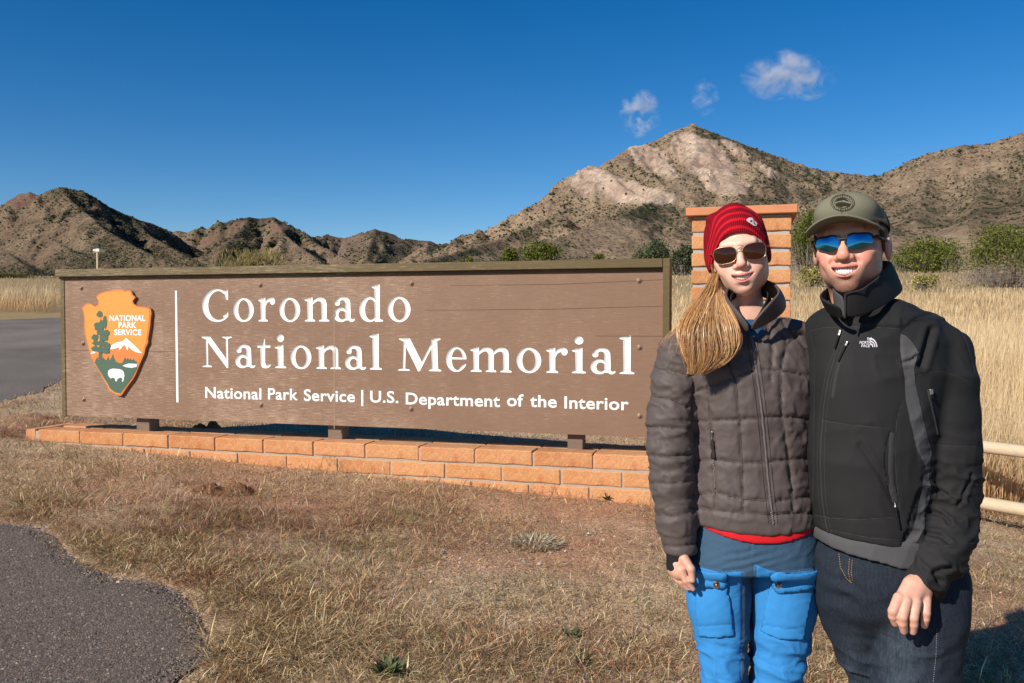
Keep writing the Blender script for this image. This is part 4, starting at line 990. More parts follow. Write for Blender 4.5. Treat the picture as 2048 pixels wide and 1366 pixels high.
def weed(name, px, py, R, H, k, cols, label, cat='weed', leafw=.010):
    c = on_ground(px, py); root = empty(name, c); tag(root, label, cat)
    n = k; a = RNG.uniform(0, 6.28, n); L = R * RNG.uniform(.5, 1.1, n)
    lean = RNG.uniform(.5, 1.3, n) if name != 'grey_weed' else RNG.uniform(1.0, 1.5, n); L = L * (1 if name != 'grey_weed' else .45); 
    col = np.array(cols)[RNG.integers(0, len(cols), n)] * np.exp(RNG.normal(0, .15, (n, 1)))
    r0 = RNG.uniform(0, R * .25, n) if name != 'grey_weed' else R * np.sqrt(RNG.uniform(0, 1, n))
    blades('leaves', np.cos(a) * r0, np.sin(a) * r0, np.full(n, .002), L, leafw * RNG.uniform(.6, 1.4, n), a, lean, RNG.normal(.2, .3, n), col * .7, col, None, parent=root)
    v = np.array([(-.004, 0, -.02), (.004, 0, -.02), (0, .005, -.02), (0, 0, H * .5)]); mesh_np('stem', v, np.array([(0, 1, 3), (1, 2, 3), (2, 0, 3)]), M_GRASS, root, col=np.tile([.1, .12, .05], (4, 1)))
weed('green_weed', 776, 1350, .075, .04, 70, [(.12, .16, .07), (.16, .19, .09)], 'Low green leafy weed at the bottom edge, left of centre', leafw=.022)
weed('green_weed', 1165, 1328, .06, .04, 50, [(.10, .17, .06), (.14, .2, .08)], 'Tiny green weed in the straw left of the blue trousers', leafw=.014)
weed('green_weed', 1140, 1275, .05, .04, 40, [(.10, .15, .06), (.14, .2, .08)], 'Small dark green sprig in the dry grass, left of the blue trousers', leafw=.012)
weed('grey_weed', 1070, 1087, .13, .03, 420, [(.42, .38, .27), (.50, .45, .33)], 'Low grey-green cushion plant on gravelly ground before the wall', leafw=.010)
weed('green_weed', 1215, 1000, .07, .06, 60, [(.10, .16, .06), (.14, .2, .08)], 'Small green sprig against the foot of the brick wall', leafw=.012)
def twig_weed(px, py, H, seed, label):
    c = on_ground(px, py); r = random.Random(seed); root = empty('dry_weed', c); tag(root, label, 'weed'); V, F = [], []
    def br(p, d, L, w, dep):
        e = p + d * L; s = Vector((w, 0, 0)); u = Vector((0, w, 0)); n = len(V)
        V.extend([p - s, p + s, p + u, e - s * .6, e + s * .6, e + u * .6]); F.extend([(n, n + 1, n + 4, n + 3), (n + 1, n + 2, n + 5, n + 4), (n + 2, n, n + 3, n + 5)])
        if dep:
            for k in range(r.randint(2, 3)): br(e, (d + Vector((r.uniform(-.9, .9), r.uniform(-.6, .6), r.uniform(-.1, .5)))).normalized(), L * r.uniform(.5, .8), w * .7, dep - 1)
    for k in range(4): br(Vector((0, 0, 0)), Vector((r.uniform(-.8, .8), r.uniform(-.4, .4), 1)).normalized(), H * r.uniform(.3, .45), .0014, 3)
    mesh_np('branches', np.array([tuple(v) for v in V]), np.array(F), plain('dry_stem', (.2, .09, .06), .9, .1), root)
twig_weed(650, 950, .16, 1, 'Bare reddish weed before the wall, below the middle sign post')
twig_weed(1095, 1005, .16, 2, 'Bare reddish weed before the wall, below the right sign post')
twig_weed(618, 900 + 32, .10, 4, 'Small wiry dead weed at the foot of the wall left of the middle post')

# ------------------------------------------------------------------ bushes and small trees
def shrub(name, px0, px1, ptop, pbase, D, cols, label, cat, leaves=2600, lobes=9, stems=6, bare=0, leaf=.0, seed=0, feather=False, base_z=None):
    leaves = int(leaves * (1 if feather or name == 'bare_shrub' else 2.3))
    rg = np.random.default_rng(seed + 100); r = random.Random(seed)
    u = (px0 + px1) / 2; x = (u - CX) / FPX * D; g = gz(x, D)
    W = (px1 - px0) / FPX * D / 2; H = at(u, ptop, D).z - g
    root = empty(name, (x, D, g)); tag(root, label, cat)
    px_m = D / FPX
    ls = leaf or 4.4 * px_m
    P, N, C = [], [], []
    lo = []
    for k in range(lobes):
        a = r.uniform(0, 6.283); q = math.sqrt(r.random()) * .72
        rad = r.uniform(.32, .50)
        lo.append((q * math.cos(a) * W, q * math.sin(a) * W * .8, H * (r.uniform(.42, .98) - rad * .55 * (1)), rad * W * r.uniform(.8, 1.2), rad * H * r.uniform(.8, 1.1)))
    lo[0] = (r.uniform(-.2, .2) * W, 0, H * .70, W * .45, H * .30)
    per = leaves // lobes
    for (cx_, cy_, cz_, rw, rh) in lo:
        d = rg.normal(0, 1, (per, 3)); d /= np.linalg.norm(d, axis=1)[:, None]
        k = (1 - rg.uniform(0, 1, per) ** 2 * .55) * (1 + .22 * rg.normal(0, 1, per))
        p = np.column_stack([cx_ + d[:, 0] * rw * k, cy_ + d[:, 1] * rw * k, cz_ + d[:, 2] * rh * k])
        p[:, 2] = np.clip(p[:, 2], H * .02, H * 1.03)
        P.append(p); shade = r.uniform(.82, 1.22)
        ci = np.array(cols)[rg.integers(0, len(cols), per)] * shade * np.exp(rg.normal(0, .22, (per, 1))); C.append(ci)
    P = np.vstack(P); C = np.vstack(C); n = len(P)
    A = rg.normal(0, 1, (n, 3)); A /= np.linalg.norm(A, axis=1)[:, None]; B = np.cross(A, rg.normal(0, 1, (n, 3))); B /= np.linalg.norm(B, axis=1)[:, None]
    if feather: A = np.column_stack([rg.normal(0, .25, n), rg.normal(0, .25, n), np.ones(n)]); A /= np.linalg.norm(A, axis=1)[:, None]; B = np.cross(A, [0, 1, 0.]) 
    s = (ls * rg.uniform(.5, 1.3, n))[:, None]; ar = (2.6, .35) if feather else (1.0, .62)
    V = np.stack([P - A * s * .5 * ar[0], P + B * s * .5 * ar[1], P + A * s * .5 * ar[0], P - B * s * .5 * ar[1]], 1)
    F = np.arange(n * 4).reshape(n, 4)
    crown = mesh_np('crown', V.reshape(-1, 3), F, M_LEAF, root, col=np.repeat(C, 4, 0))
    def stick(p, q, w0, w1, VV, FF):
        d = (q - p).normalized(); s1 = d.orthogonal().normalized(); s2 = d.cross(s1); n0 = len(VV)
        for e, w in ((p, w0), (q, w1)):
            for k in range(4): VV.append(e + (s1 * math.cos(k * math.pi / 2) + s2 * math.sin(k * math.pi / 2)) * w)
        for k in range(4): FF.append((n0 + k, n0 + (k + 1) % 4, n0 + 4 + (k + 1) % 4, n0 + 4 + k))
    VV, FF = [], []
    for k in range(stems):
        b = Vector((r.uniform(-.15, .15) * W, r.uniform(-.1, .1) * W, -.1)); l = lo[k % lobes]; e = Vector((l[0], l[1], l[2])); m = b.lerp(e, .5) + Vector((r.uniform(-.1, .1) * W, r.uniform(-.1, .1) * W, H * .05))
        w = max(.025 * H, .5 * px_m); stick(b, m, w, w * .7, VV, FF); stick(m, e, w * .7, w * .3, VV, FF)
        for j in range(3): stick(m.lerp(e, r.random()), e + Vector((r.uniform(-.4, .4) * W, r.uniform(-.3, .3) * W, r.uniform(-.2, .3) * H)), w * .35, w * .12, VV, FF)
    mesh_np('trunk', np.array([tuple(v) for v in VV]), np.array(FF), M_BARK, root)
    if bare:
        VV, FF = [], []
        for k in range(bare):
            a = r.uniform(0, 6.283); q = r.uniform(0, .8); b = Vector((q * math.cos(a) * W, q * math.sin(a) * W * .7, 0)); o_ = Vector((math.cos(a), math.sin(a) * .7, 0))
            e = b + o_ * W * r.uniform(.05, .4) + Vector((r.uniform(-.15, .15) * W, 0, H * r.uniform(.2, .62)))
            stick(b, e, .45 * px_m, .2 * px_m, VV, FF)
            for j in range(4): s_ = b.lerp(e, r.uniform(.3, .95)); stick(s_, s_ + Vector((r.uniform(-.22, .22) * W, r.uniform(-.2, .2) * W, r.uniform(-.02, .22) * H)), .3 * px_m, .12 * px_m, VV, FF)
        tag(mesh_np('twigs', np.array([tuple(v) for v in VV]), np.array(FF), M_TWIG, root), kind='stuff')
    return root
M_LEAF = grass_mat('leaf', .6, .22); M_BARK = plain('bark', (.16, .12, .10), .95, .1, .3, 4); M_TWIG = plain('grey_twig', (.33, .27, .235), .95, .1, .3, 3)
OLV = [(.095, .115, .018), (.125, .145, .022), (.070, .09, .016), (.16, .17, .03)]; GRY = [(.075, .095, .045), (.10, .12, .055), (.055, .07, .035)]; YEL = [(.36, .31, .10), (.28, .25, .08), (.42, .36, .15)]
BRN = [(.22, .16, .085), (.17, .135, .06), (.14, .14, .045)]
shrub('mesquite', 1783, 1925, 476, 540, 74, OLV, 'Round olive green mesquite with grey lower twigs right of the cap', 'bush', 4200, 12, 8, 120, seed=1)
shrub('mesquite', 1945, 2120, 455, 560, 58, OLV, 'Tall bright green bush at the right edge behind brown bare branches', 'bush', 4200, 11, 8, 60, seed=2)
shrub('bare_shrub', 1915, 2110, 505, 563, 50, BRN, 'Brown nearly leafless shrub with spreading bare branches at the right edge', 'bush', 1500, 9, 8, 260, seed=3)
shrub('mesquite', 1572, 1668, 424, 545, 66, OLV, 'Olive green bush between the brick pillar and the man, grey below', 'bush', 4200, 12, 8, 150, seed=4)
shrub('rabbitbrush', 1815, 1874, 549, 572, 44, YEL, 'Low yellow shrub in the field right of the man\'s collar', 'bush', 900, 8, 4, 16, seed=5)
shrub('rabbitbrush', 1598, 1650, 534, 556, 50, YEL, 'Low yellow shrub beside the man\'s cheek, below the olive bush', 'bush', 700, 7, 4, 20, seed=6)
shrub('mesquite', 1262, 1350, 480, 545, 70, GRY, 'Grey-green bush rising over the right end of the sign', 'bush', 3400, 11, 6, 20, seed=7)
shrub('mesquite', 1338, 1396, 494, 545, 66, GRY, 'Darker grey-green bush between the sign and the brick pillar', 'bush', 2600, 9, 6, 20, seed=8)
shrub('mesquite', 1046, 1136, 487, 540, 82, OLV, 'Dark olive bush showing above the sign, with grey twigs in its crown', 'bush', 2600, 11, 6, 60, seed=9)
shrub('mesquite', 996, 1040, 498, 540, 90, OLV, 'Small olive bush above the sign, left of the larger dark olive bush', 'bush', 1200, 7, 4, 14, seed=10)
shrub('mesquite', 920, 952, 514, 545, 96, OLV, 'Tiny green bush top above the sign, leftmost of those before the peak', 'bush', 600, 6, 3, 0, seed=11)
shrub('mesquite', 1174, 1216, 509, 545, 92, OLV, 'Low rounded green bush top just above the sign right of centre', 'bush', 700, 6, 3, 0, seed=12)
shrub('mesquite', -40, 56, 549, 577, 84, OLV, 'Olive bush at the left edge beyond the golden field', 'bush', 1800, 9, 5, 30, seed=13)
shrub('mesquite', 58, 134, 557, 577, 88, OLV, 'Low green bushy clump just left of the sign beyond the golden field', 'bush', 1400, 9, 4, 20, seed=14)
shrub('feathery_bush', 425, 592, 505, 560, 60, [(.19, .15, .055), (.23, .18, .07), (.15, .13, .05)], 'Feathery yellow-brown bush rising behind the sign above the word Coronado', 'bush', 2600, 13, 9, 80, seed=15, feather=True)
# ------------------------------------------------------------------ people: implicit shapes turned into one skin each
def to_px(P):
    x, y, z = P[:, 0], P[:, 1], P[:, 2] - CAMZ
    c, s = math.cos(PITCH), math.sin(PITCH)
    f = y * c - z * s; u = y * s + z * c
    return CX + FPX * x / f, CY - FPX * u / f
def smin(a, b, k):
    h = np.clip(.5 + .5 * (b - a) / k, 0, 1); return b * (1 - h) + a * h - k * h * (1 - h)
def smax(a, b, k): return -smin(-a, -b, k)
def d_ell(P, c, r):
    q = (P - np.asarray(c)) / np.asarray(r); k0 = np.linalg.norm(q, axis=1); k1 = np.linalg.norm(q / np.asarray(r), axis=1) + 1e-9
    return k0 * (k0 - 1) / k1
def d_cap(P, a, b, ra, rb):
    a = np.asarray(a, float); b = np.asarray(b, float); ab = b - a; t = np.clip(((P - a) @ ab) / (ab @ ab + 1e-12), 0, 1)
    return np.linalg.norm(P - a - t[:, None] * ab, axis=1) - (ra + (rb - ra) * t)
def d_chain(P, pts, k=.01):
    d = None
    for (a, ra), (b, rb) in zip(pts[:-1], pts[1:]):
        e = d_cap(P, a, b, ra, rb); d = e if d is None else smin(d, e, k)
    return d
def d_loft(P, rows, power=2.3, pad=.02):
    "rows: (z, cx, cy, rx, ry) from top to bottom"
    R = np.array(sorted(rows)); z = P[:, 2]
    zc = np.clip(z, R[0, 0], R[-1, 0])
    i = np.clip(np.searchsorted(R[:, 0], zc) - 1, 0, len(R) - 2)
    t = (zc - R[i, 0]) / (R[i + 1, 0] - R[i, 0]); t = (t * t * (3 - 2 * t) + t) / 2
    v = R[i] * (1 - t)[:, None] + R[i + 1] * t[:, None]
    qx = np.abs(P[:, 0] - v[:, 1]) / v[:, 3]; qy = np.abs(P[:, 1] - v[:, 2]) / v[:, 4]
    q = (qx ** power + qy ** power) ** (1 / power)
    d = (q - 1) * np.minimum(v[:, 3], v[:, 4])
    dz = np.maximum(R[0, 0] - z, z - R[-1, 0])
    return smax(d, dz, pad)
def nets(f, lo, hi, h):
    "surface nets of f = 0 inside a box; only blocks near the surface are worked out finely"
    lo = np.asarray(lo, float); n = np.ceil((np.asarray(hi) - lo) / h / 8).astype(int) * 8 + 1
    cs = [np.arange(0, n[i], 8) for i in range(3)]
    G = np.stack(np.meshgrid(*cs, indexing='ij'), -1).reshape(-1, 3)
    cd = f(lo + (G[:, :] + 4) * h).reshape([len(c) for c in cs])
    D = np.repeat(np.repeat(np.repeat(cd, 8, 0), 8, 1), 8, 2)[:n[0], :n[1], :n[2]].astype(np.float32)
    m = np.abs(D) < 8 * h * 1.35
    idx = np.argwhere(m); vals = np.empty(len(idx), np.float32)
    for s in range(0, len(idx), 200000): vals[s:s + 200000] = f(lo + idx[s:s + 200000] * h)
    D[m] = vals
    S = D < 0
    c0 = S[:-1, :-1, :-1].astype(np.int8)
    tot = sum(S[a:S.shape[0] - 1 + a, b:S.shape[1] - 1 + b, c:S.shape[2] - 1 + c].astype(np.int8) for a in (0, 1) for b in (0, 1) for c in (0, 1))
    act = (tot > 0) & (tot < 8); A = np.argwhere(act); ID = np.full(act.shape, -1, np.int32); ID[act] = np.arange(len(A))
    acc = np.zeros((len(A), 3)); cnt = np.zeros(len(A))
    cor = [(a, b, c) for a in (0, 1) for b in (0, 1) for c in (0, 1)]
    for p in cor:
        for ax in range(3):
            if p[ax]: continue
            q = list(p); q[ax] = 1
            va = D[A[:, 0] + p[0], A[:, 1] + p[1], A[:, 2] + p[2]]; vb = D[A[:, 0] + q[0], A[:, 1] + q[1], A[:, 2] + q[2]]
            x = (va < 0) != (vb < 0); t = np.where(x, va / (va - vb + 1e-12), 0)
            pt = np.tile(np.array(p, float), (len(A), 1)); pt[:, ax] += t
            acc += pt * x[:, None]; cnt += x
    V = lo + (A + acc / np.maximum(cnt, 1)[:, None]) * h
    F = []
    for ax in range(3):
        o = [0, 0, 0]; o[ax] = 1
        sl0 = [slice(1, -1)] * 3; sl0[ax] = slice(0, -1)
        a = S[tuple(slice(1, S.shape[k] - 1) if k != ax else slice(0, S.shape[k] - 1) for k in range(3))]
        b = S[tuple(slice(1, S.shape[k] - 1) if k != ax else slice(1, S.shape[k]) for k in range(3))]
        E = np.argwhere(a != b); sgn = a[a != b] if False else a[tuple(E.T)]
        off = np.array([1 if k != ax else 0 for k in range(3)]); E = E + off
        u, v = [(1, 2), (2, 0), (0, 1)][ax]; eu = np.zeros(3, int); eu[u] = 1; ev = np.zeros(3, int); ev[v] = 1
        q = np.stack([ID[tuple((E - eu - ev).T)], ID[tuple((E - ev).T)], ID[tuple(E.T)], ID[tuple((E - eu).T)]], 1)
        q = np.where(sgn[:, None], q, q[:, ::-1]); F.append(q)
    F = np.vstack(F); F = F[(F >= 0).all(1)]
    return V, F
def normals(V, F):
    N = np.zeros_like(V); a = np.cross(V[F[:, 2]] - V[F[:, 0]], V[F[:, 3]] - V[F[:, 1]])
    for k in range(4): np.add.at(N, F[:, k], a)
    return N / (np.linalg.norm(N, axis=1)[:, None] + 1e-12)
def relax(V, F, it=1, f=.5):
    for _ in range(it):
        acc = np.zeros_like(V); c = np.zeros(len(V))
        for k in range(4):
            a, b = F[:, k], F[:, (k + 1) % 4]
            np.add.at(acc, a, V[b]); np.add.at(c, a, 1); np.add.at(acc, b, V[a]); np.add.at(c, b, 1)
        V = V * (1 - f) + f * acc / np.maximum(c, 1)[:, None]
    return V
from mathutils.bvhtree import BVHTree
def bvh_of(V, F): return BVHTree.FromPolygons([tuple(v) for v in V], [tuple(int(i) for i in f) for f in F])
def hit(bvh, px, py):
    d = Vector(ray(px, py)).normalized(); r = bvh.ray_cast(Vector((0, 0, CAMZ)), d)
    return (r[0], r[1] if r[1].dot(d) < 0 else -r[1]) if r[0] is not None else (None, None)
def drape_fill(name, polys, bvh, mat, parent, lift=.0015, step=2.0, col=None):
    "lay filled outlines (picture points) on a surface as thin patches"
    VV, FF = [], []; n0 = 0
    for q in polys:
        q = resample(q, step); m = len(q)
        xs = [p[0] for p in q]; ys = [p[1] for p in q]
        gx, gy = np.meshgrid(np.arange(min(xs), max(xs), step), np.arange(min(ys), max(ys), step)); ok = in_poly(gx, gy, q) & (seg_dist(gx, gy, q) > step * .5)
        V, F = cdt(q + list(zip(gx[ok], gy[ok])), [(i, (i + 1) % m) for i in range(m)]); cen = V[F].mean(1); F = F[in_poly(cen[:, 0], cen[:, 1], q)]
        P = []; good = []
        for x, y in V:
            p, n = hit(bvh, x, y); good.append(p is not None); P.append(tuple(p + n * lift) if p is not None else (0, 0, 0))
        good = np.array(good); F = F[good[F].all(1)]
        VV.append(np.array(P)); FF.append(F + n0); n0 += len(P)
    return mesh_np(name, np.vstack(VV), np.vstack(FF), mat, parent, smooth_=True)
def drape_line(name, lines, bvh, mat, parent, w=.002, lift=.001, step=5, height=None, sag=0):
    "lay thin raised cords along picture polylines on a surface"
    V, F = [], []; height = w if height is None else height
    for ln in lines:
        pts = []
        for x, y in resample(ln, step, closed=False):
            p, n = hit(bvh, x, y)
            if p is not None and (not pts or (p - pts[-1][0]).length < .05): pts.append((p, n))
        if len(pts) < 2: continue
        n0 = len(V)
        for i, (p, n) in enumerate(pts):
            t = (pts[min(i + 1, len(pts) - 1)][0] - pts[max(i - 1, 0)][0]).normalized(); s = t.cross(n).normalized()
            V += [p - s * w * .5 - n * .001, p - s * w * .3 + n * (lift + height * .5), p + s * w * .3 + n * (lift + height * .5), p + s * w * .5 - n * .001]
        for i in range(len(pts) - 1):
            for k in range(3): F.append((n0 + i * 4 + k, n0 + i * 4 + k + 1, n0 + i * 4 + 5 + k, n0 + i * 4 + 4 + k))
    if not V: return None
    return mesh_np(name, np.array([tuple(v) for v in V]), np.array(F), mat, parent, smooth_=True)
def poly_px(V, lines, reach):
    "distance in picture pixels from each vertex to a set of polylines"
    u, v = to_px(V); d = np.full(len(V), 99.)
    for ln in lines:
        xs = [p[0] for p in ln]; ys = [p[1] for p in ln]
        m = (u > min(xs) - reach) & (u < max(xs) + reach) & (v > min(ys) - reach) & (v < max(ys) + reach)
        if m.any(): d[m] = np.minimum(d[m], seg_dist(u[m], v[m], ln, closed=False))
    return d
def rows_px(rows, Yc):
    out = []
    for y, xl, xr, ry in rows:
        a, b = at(xl, y, Yc), at(xr, y, Yc); out.append(((a.z + b.z) / 2, (a.x + b.x) / 2, Yc, (b.x - a.x) / 2, ry))
    return out
def chain_px(pts): return [(np.array(at(x, y, Y)), r) for x, y, Y, r in pts]
def tube(name, pts, r, mat, parent, n=8, closed=False, col=None):
    pts = [Vector(p) for p in pts]; m = len(pts); V, F = [], []; rr_ = r if isinstance(r, (list, tuple)) else [r] * m
    prev = None
    for i, p in enumerate(pts):
        t = ((pts[(i + 1) % m] if (closed or i < m - 1) else p) - (pts[i - 1] if (closed or i > 0) else p)).normalized()
        s = t.orthogonal().normalized() if prev is None else (prev - t * prev.dot(t)).normalized(); prev = s; u = t.cross(s)
        for k in range(n): a = 2 * math.pi * k / n; V.append(tuple(p + (s * math.cos(a) + u * math.sin(a)) * rr_[i]))
    for i in range(m if closed else m - 1):
        for k in range(n): F.append((i * n + k, i * n + (k + 1) % n, ((i + 1) % m) * n + (k + 1) % n, ((i + 1) % m) * n + k))
    return mesh_np(name, np.array(V), np.array(F), mat, parent, smooth_=True)
def rot_zyx(yaw, pitch, roll):
    return np.array(Matrix.Rotation(yaw, 3, 'Z') @ Matrix.Rotation(pitch, 3, 'X') @ Matrix.Rotation(roll, 3, 'Y'))

def skin_material(name):
    t = NT(name, .48, .4); co = t.coord('Object'); n = t.noise(co, 55, 3, .6); n2 = t.noise(co, 420, 2, .6)
    c = t.mix(.5, t.attr('Col'), t.ramp(n, [(.3, .9), (.7, 1.1)]), 'MULTIPLY')
    m = t.done(c, normal=t.bump(n2, .12, .001))
    t.b.inputs['Subsurface Weight'].default_value = .12; t.b.inputs['Subsurface Radius'].default_value = (.012, .005, .003); t.b.inputs['Subsurface Scale'].default_value = .6
    return m
M_SKIN = skin_material('skin')

def head_field(sex):
    m = sex == 'm'
    jw = 1.0; ns = 1.16 if m else 1.0
    def f(P):
        X = P.copy(); X[:, 0] = np.abs(X[:, 0]); x, y, z = P[:, 0], P[:, 1], P[:, 2]
        d = d_ell(P, (0, .014, .036), (.0735 * (1.03 if m else 1), .094, .084))
        d = smin(d, d_ell(P, (0, -.020, -.014), (.0690, .0675, .076)), .03)
        d = smin(d, d_ell(P, (0, -.027, -.060 if m else -.058), ((.0590 if m else .0615), .0570, .046 if m else .044)), .024)
        d = smin(d, d_ell(X, (.040 if m else .043, .002, -.060), (.016, .030, .026)), .028)     # angle of the jaw
        d = smin(d, d_ell(P, (0, -.069, -.095 - (.004 if m else -.001)), (.0220 if m else .0190, .0160, .0150)), .034)
        d = smin(d, d_ell(X, (.040, -.062, -.022), (.025, .022, .018)), .016)          # cheekbones
        d = smin(d, d_ell(X, (.035, -.075 if m else -.073, -.041), (.019, .014, .016)), .014 if m else .02)          # raised cheeks of a smile
        d = smin(d, d_cap(X, (.004, -.0835, .021), (.036, -.077, .023), .011, .010), .012)   # brow
        d = smax(d, -d_ell(X, (.032, -.101, .001), (.020, .016, .013)), .010)          # eye hollows
        d = smin(d, d_ell(P, (0, -.077, -.062), (.034, .0215, .027)), .022)             # muzzle
        d = smin(d, d_cap(P, (0, -.0855, .012), (0, -.1055, -.026), .0078 * ns, .0098 * ns), .010)
        d = smin(d, d_ell(P, (0, -.1085, -.030 - .001 * (ns - 1) * 10), (.0118 * ns, .0098, .0095 * ns)), .006)
        d = smin(d, d_ell(X, (.0132 * ns, -.0965, -.0350), (.0082 * ns, .0105, .0075 * ns)), .005)
        d = smax(d, -d_ell(X, (.0066, -.103, -.0425), (.0036, .0052, .0026)), .002)
        # smile creases
        d = d if not m else smax(d, -d_chain(X, [((.0185, -.0975, -.034), .0014), ((.027, -.0905, -.043), .0010), ((.0320, -.0850, -.050), .0002)]), .009)
        # lips and open mouth
        W = .0290 if m else .0280
        q = np.clip(np.abs(x) / W, 0, 1.0); zc = -.0655 - (.001 if m else 0) + (.0105 if m else .0100) * q ** 2; yc = -.0985 + .021 * q ** 2
        hh = (.0088 if m else .0062) * (1 - q ** 2) ** .8
        lipu = np.sqrt((y - (yc + .0005)) ** 2 + (z - (zc + hh + .0022)) ** 2) - .0042 * (1 - q ** 2 * .75) + 30 * np.maximum(np.abs(x) - W, 0)
        lipl = np.sqrt((y - (yc + .001)) ** 2 + (z - (zc - hh - .0026)) ** 2) - .0052 * (1 - q ** 2 * .75) + 30 * np.maximum(np.abs(x) - W, 0)
        d = smin(d, lipu, .006); d = smin(d, lipl, .006)
        cav = np.maximum(np.abs(z - zc) - hh, np.maximum(y - (yc + .020), np.abs(x) - W))
        d = smax(d, -cav, .0015)
        d = smax(d, -d_ell(P, (0, -.0975, -.086), (.014, .005, .003)), .012)          # dip under the lower lip
        # ears
        ex = 0 if m else .0065; e = d_ell(X, (.0800 - ex, .012, -.011), (.0085, .0175, .0300 - ex)); e = smax(e, -d_ell(X, (.0895, .008, -.007), (.0075, .0105, .0185)), .003)
        d = smin(d, e, .007)
        # neck
        r = .057 if m else .0465
        n_ = d_cap(P, (0, .022, -.055), (0, .040, -.19), r, r * 1.04)
        d = smin(d, n_, .020)
        if m: d = smin(d, d_cap(P, (0, -.018, -.130), (0, -.012, -.145), .010, .010), .012)
        return d
    return f
def head_colors(V, sex):
    x, y, z = V[:, 0], V[:, 1], V[:, 2]; ax = np.abs(x); m = sex == 'm'
    base = np.array([.74, .455, .345]) if not m else np.array([.62, .33, .24])
    C = np.tile(base, (len(V), 1)); front = smooth(.0, -.05, y) if False else np.clip((-y - .02) / .03, 0, 1)
    def blob(cx, cy, rx, ry): return np.exp(-((ax - cx) / rx) ** 2 - ((z - cy) / ry) ** 2) * front
    red = (.9 if m else .38) * blob(.044, -.034, .02, .016) + (.6 if m else .35) * blob(0, -.032, .012, .012) + .3 * blob(0, -.1, .018, .012)
    C = C * (1 - red[:, None]) + np.array([.62, .235, .17]) * red[:, None]
    W = .0290 if m else .0280; q = np.clip(ax / W, 0, 1); zc = -.0655 - (.001 if m else 0) + (.0105 if m else .0100) * q ** 2; hh = (.0088 if m else .0062) * (1 - q ** 2) ** .8
    lip = np.exp(-(np.maximum(np.abs(z - zc) - hh - .0062 * (1 - .6 * q), 0) / .0014) ** 2) * (ax < W * 1.0) * (y < -.072)
    lc = np.array([.58, .19, .16]) if m else np.array([.58, .19, .17])
    C = C * (1 - .9 * lip[:, None]) + lc * .9 * lip[:, None]
    cav = (np.abs(z - zc) < hh - .0002) & (ax < W) & (y < -.05) & (y > -.0985 + .021 * q ** 2 + .004)
    C[cav] = (.20, .05, .04)
    if m:
        st = np.clip(1.25 * np.exp(-((z + .100) / .026) ** 2) * (ax < .09), 0, 1) * (y < .03)
        st = np.maximum(st, np.exp(-((z + .050) / .008) ** 2 - (ax / .026) ** 2) * (y < -.085) * .8)
        st = np.maximum(st, smooth(.044, .066, ax) * np.clip((-.016 - z) / .03, 0, 1) * smooth(.03, .0, y) * .8) if False else np.maximum(st, smooth(.044, .066, ax) * np.clip((-.016 - z) / .03, 0, 1) * (1 - smooth(.0, .03, y)) * .8)
        st = st * (1 - lip) * (1 - np.clip(blob(.03, -.045, .016, .016) * 1.2, 0, 1))
        nz = np.clip(.5 + .6 * vnoise(x * 420, y * 420, z * 420 + .5, 3), 0, 1)
        k = (st * (.46 + .36 * nz))[:, None]
        C = C * (1 - k) + np.array([.15, .08, .05]) * k
    return C
def make_teeth(sex, T, parent):
    "upper row of separate teeth set in an arch behind the lips"
    V, F = [], []; n0 = 0; M_TEETH = MT
    W = .0285
    for k in range(-5, 5):
        sc_ = 1.03 if sex == 'm' else 1.0; xc = (k + .5) * .0050 * sc_; w = .00256 * sc_
        for part in (0,):
            q = min(abs(xc) / W, 1); yc = -.0985 + .021 * q ** 2 + .0058; zq = -.0655 - (.001 if sex == 'm' else 0) + (.0105 if sex == 'm' else .0100) * q * q; zt_ = zq + .008; zb_ = zq - (.0050 if abs(k + .5) < 1 else .0045) - (.0024 if sex == 'm' else 0)
            pts = []
            for (ax_, az_) in ((-1, 1), (1, 1), (1, -.7), (.7, -1), (-.7, -1), (-1, -.7)):
                zz = zt_ if az_ == 1 else (zb_ if az_ == -1 else zb_ + .0012)
                pts.append((xc + ax_ * w, zz))
            fr = [(a, yc - .0008 * (1 - abs(a - xc) / w), b) for a, b in pts]; ctr = (xc, yc - .0018, (zt_ + zb_) / 2)
            bk = [(a, yc + .006, b) for a, b in pts]
            base = len(V); V += fr + bk + [ctr]
            for i in range(6):
                j = (i + 1) % 6; F.append((base + i, base + j, base + 12)); F.append((base + i, base + 6 + i, base + 6 + j)); F.append((base + i, base + 6 + j, base + j))
    V = np.array(V) @ T[0].T + T[1]
    return mesh_np('teeth', V, np.array(F), M_TEETH, parent)
MT = plain('tooth_enamel', (.78, .74, .66), .25, .5, .03, 40)

def fabric(name, col=None, rough=.8, spec=.2, weave=600, bump=.0006, var=.1, sheen=0, coarse=8):
    t = NT(name, rough, spec); co = t.coord('Object'); n = t.noise(co, weave, 2, .6); g = t.noise(co, coarse, 4, .6)
    src = t.attr('Col') if col is None else None
    if col is None: c = t.mix(.6, src, t.ramp(g, [(.3, 1 - var), (.7, 1 + var)]), 'MULTIPLY')
    else: c = t.mix(g, tuple(x * (1 - var) for x in col), tuple(x * (1 + var) for x in col))
    m = t.done(c, normal=t.bump(n, .5, bump))
    if sheen: t.b.inputs['Sheen Weight'].default_value = sheen
    return m

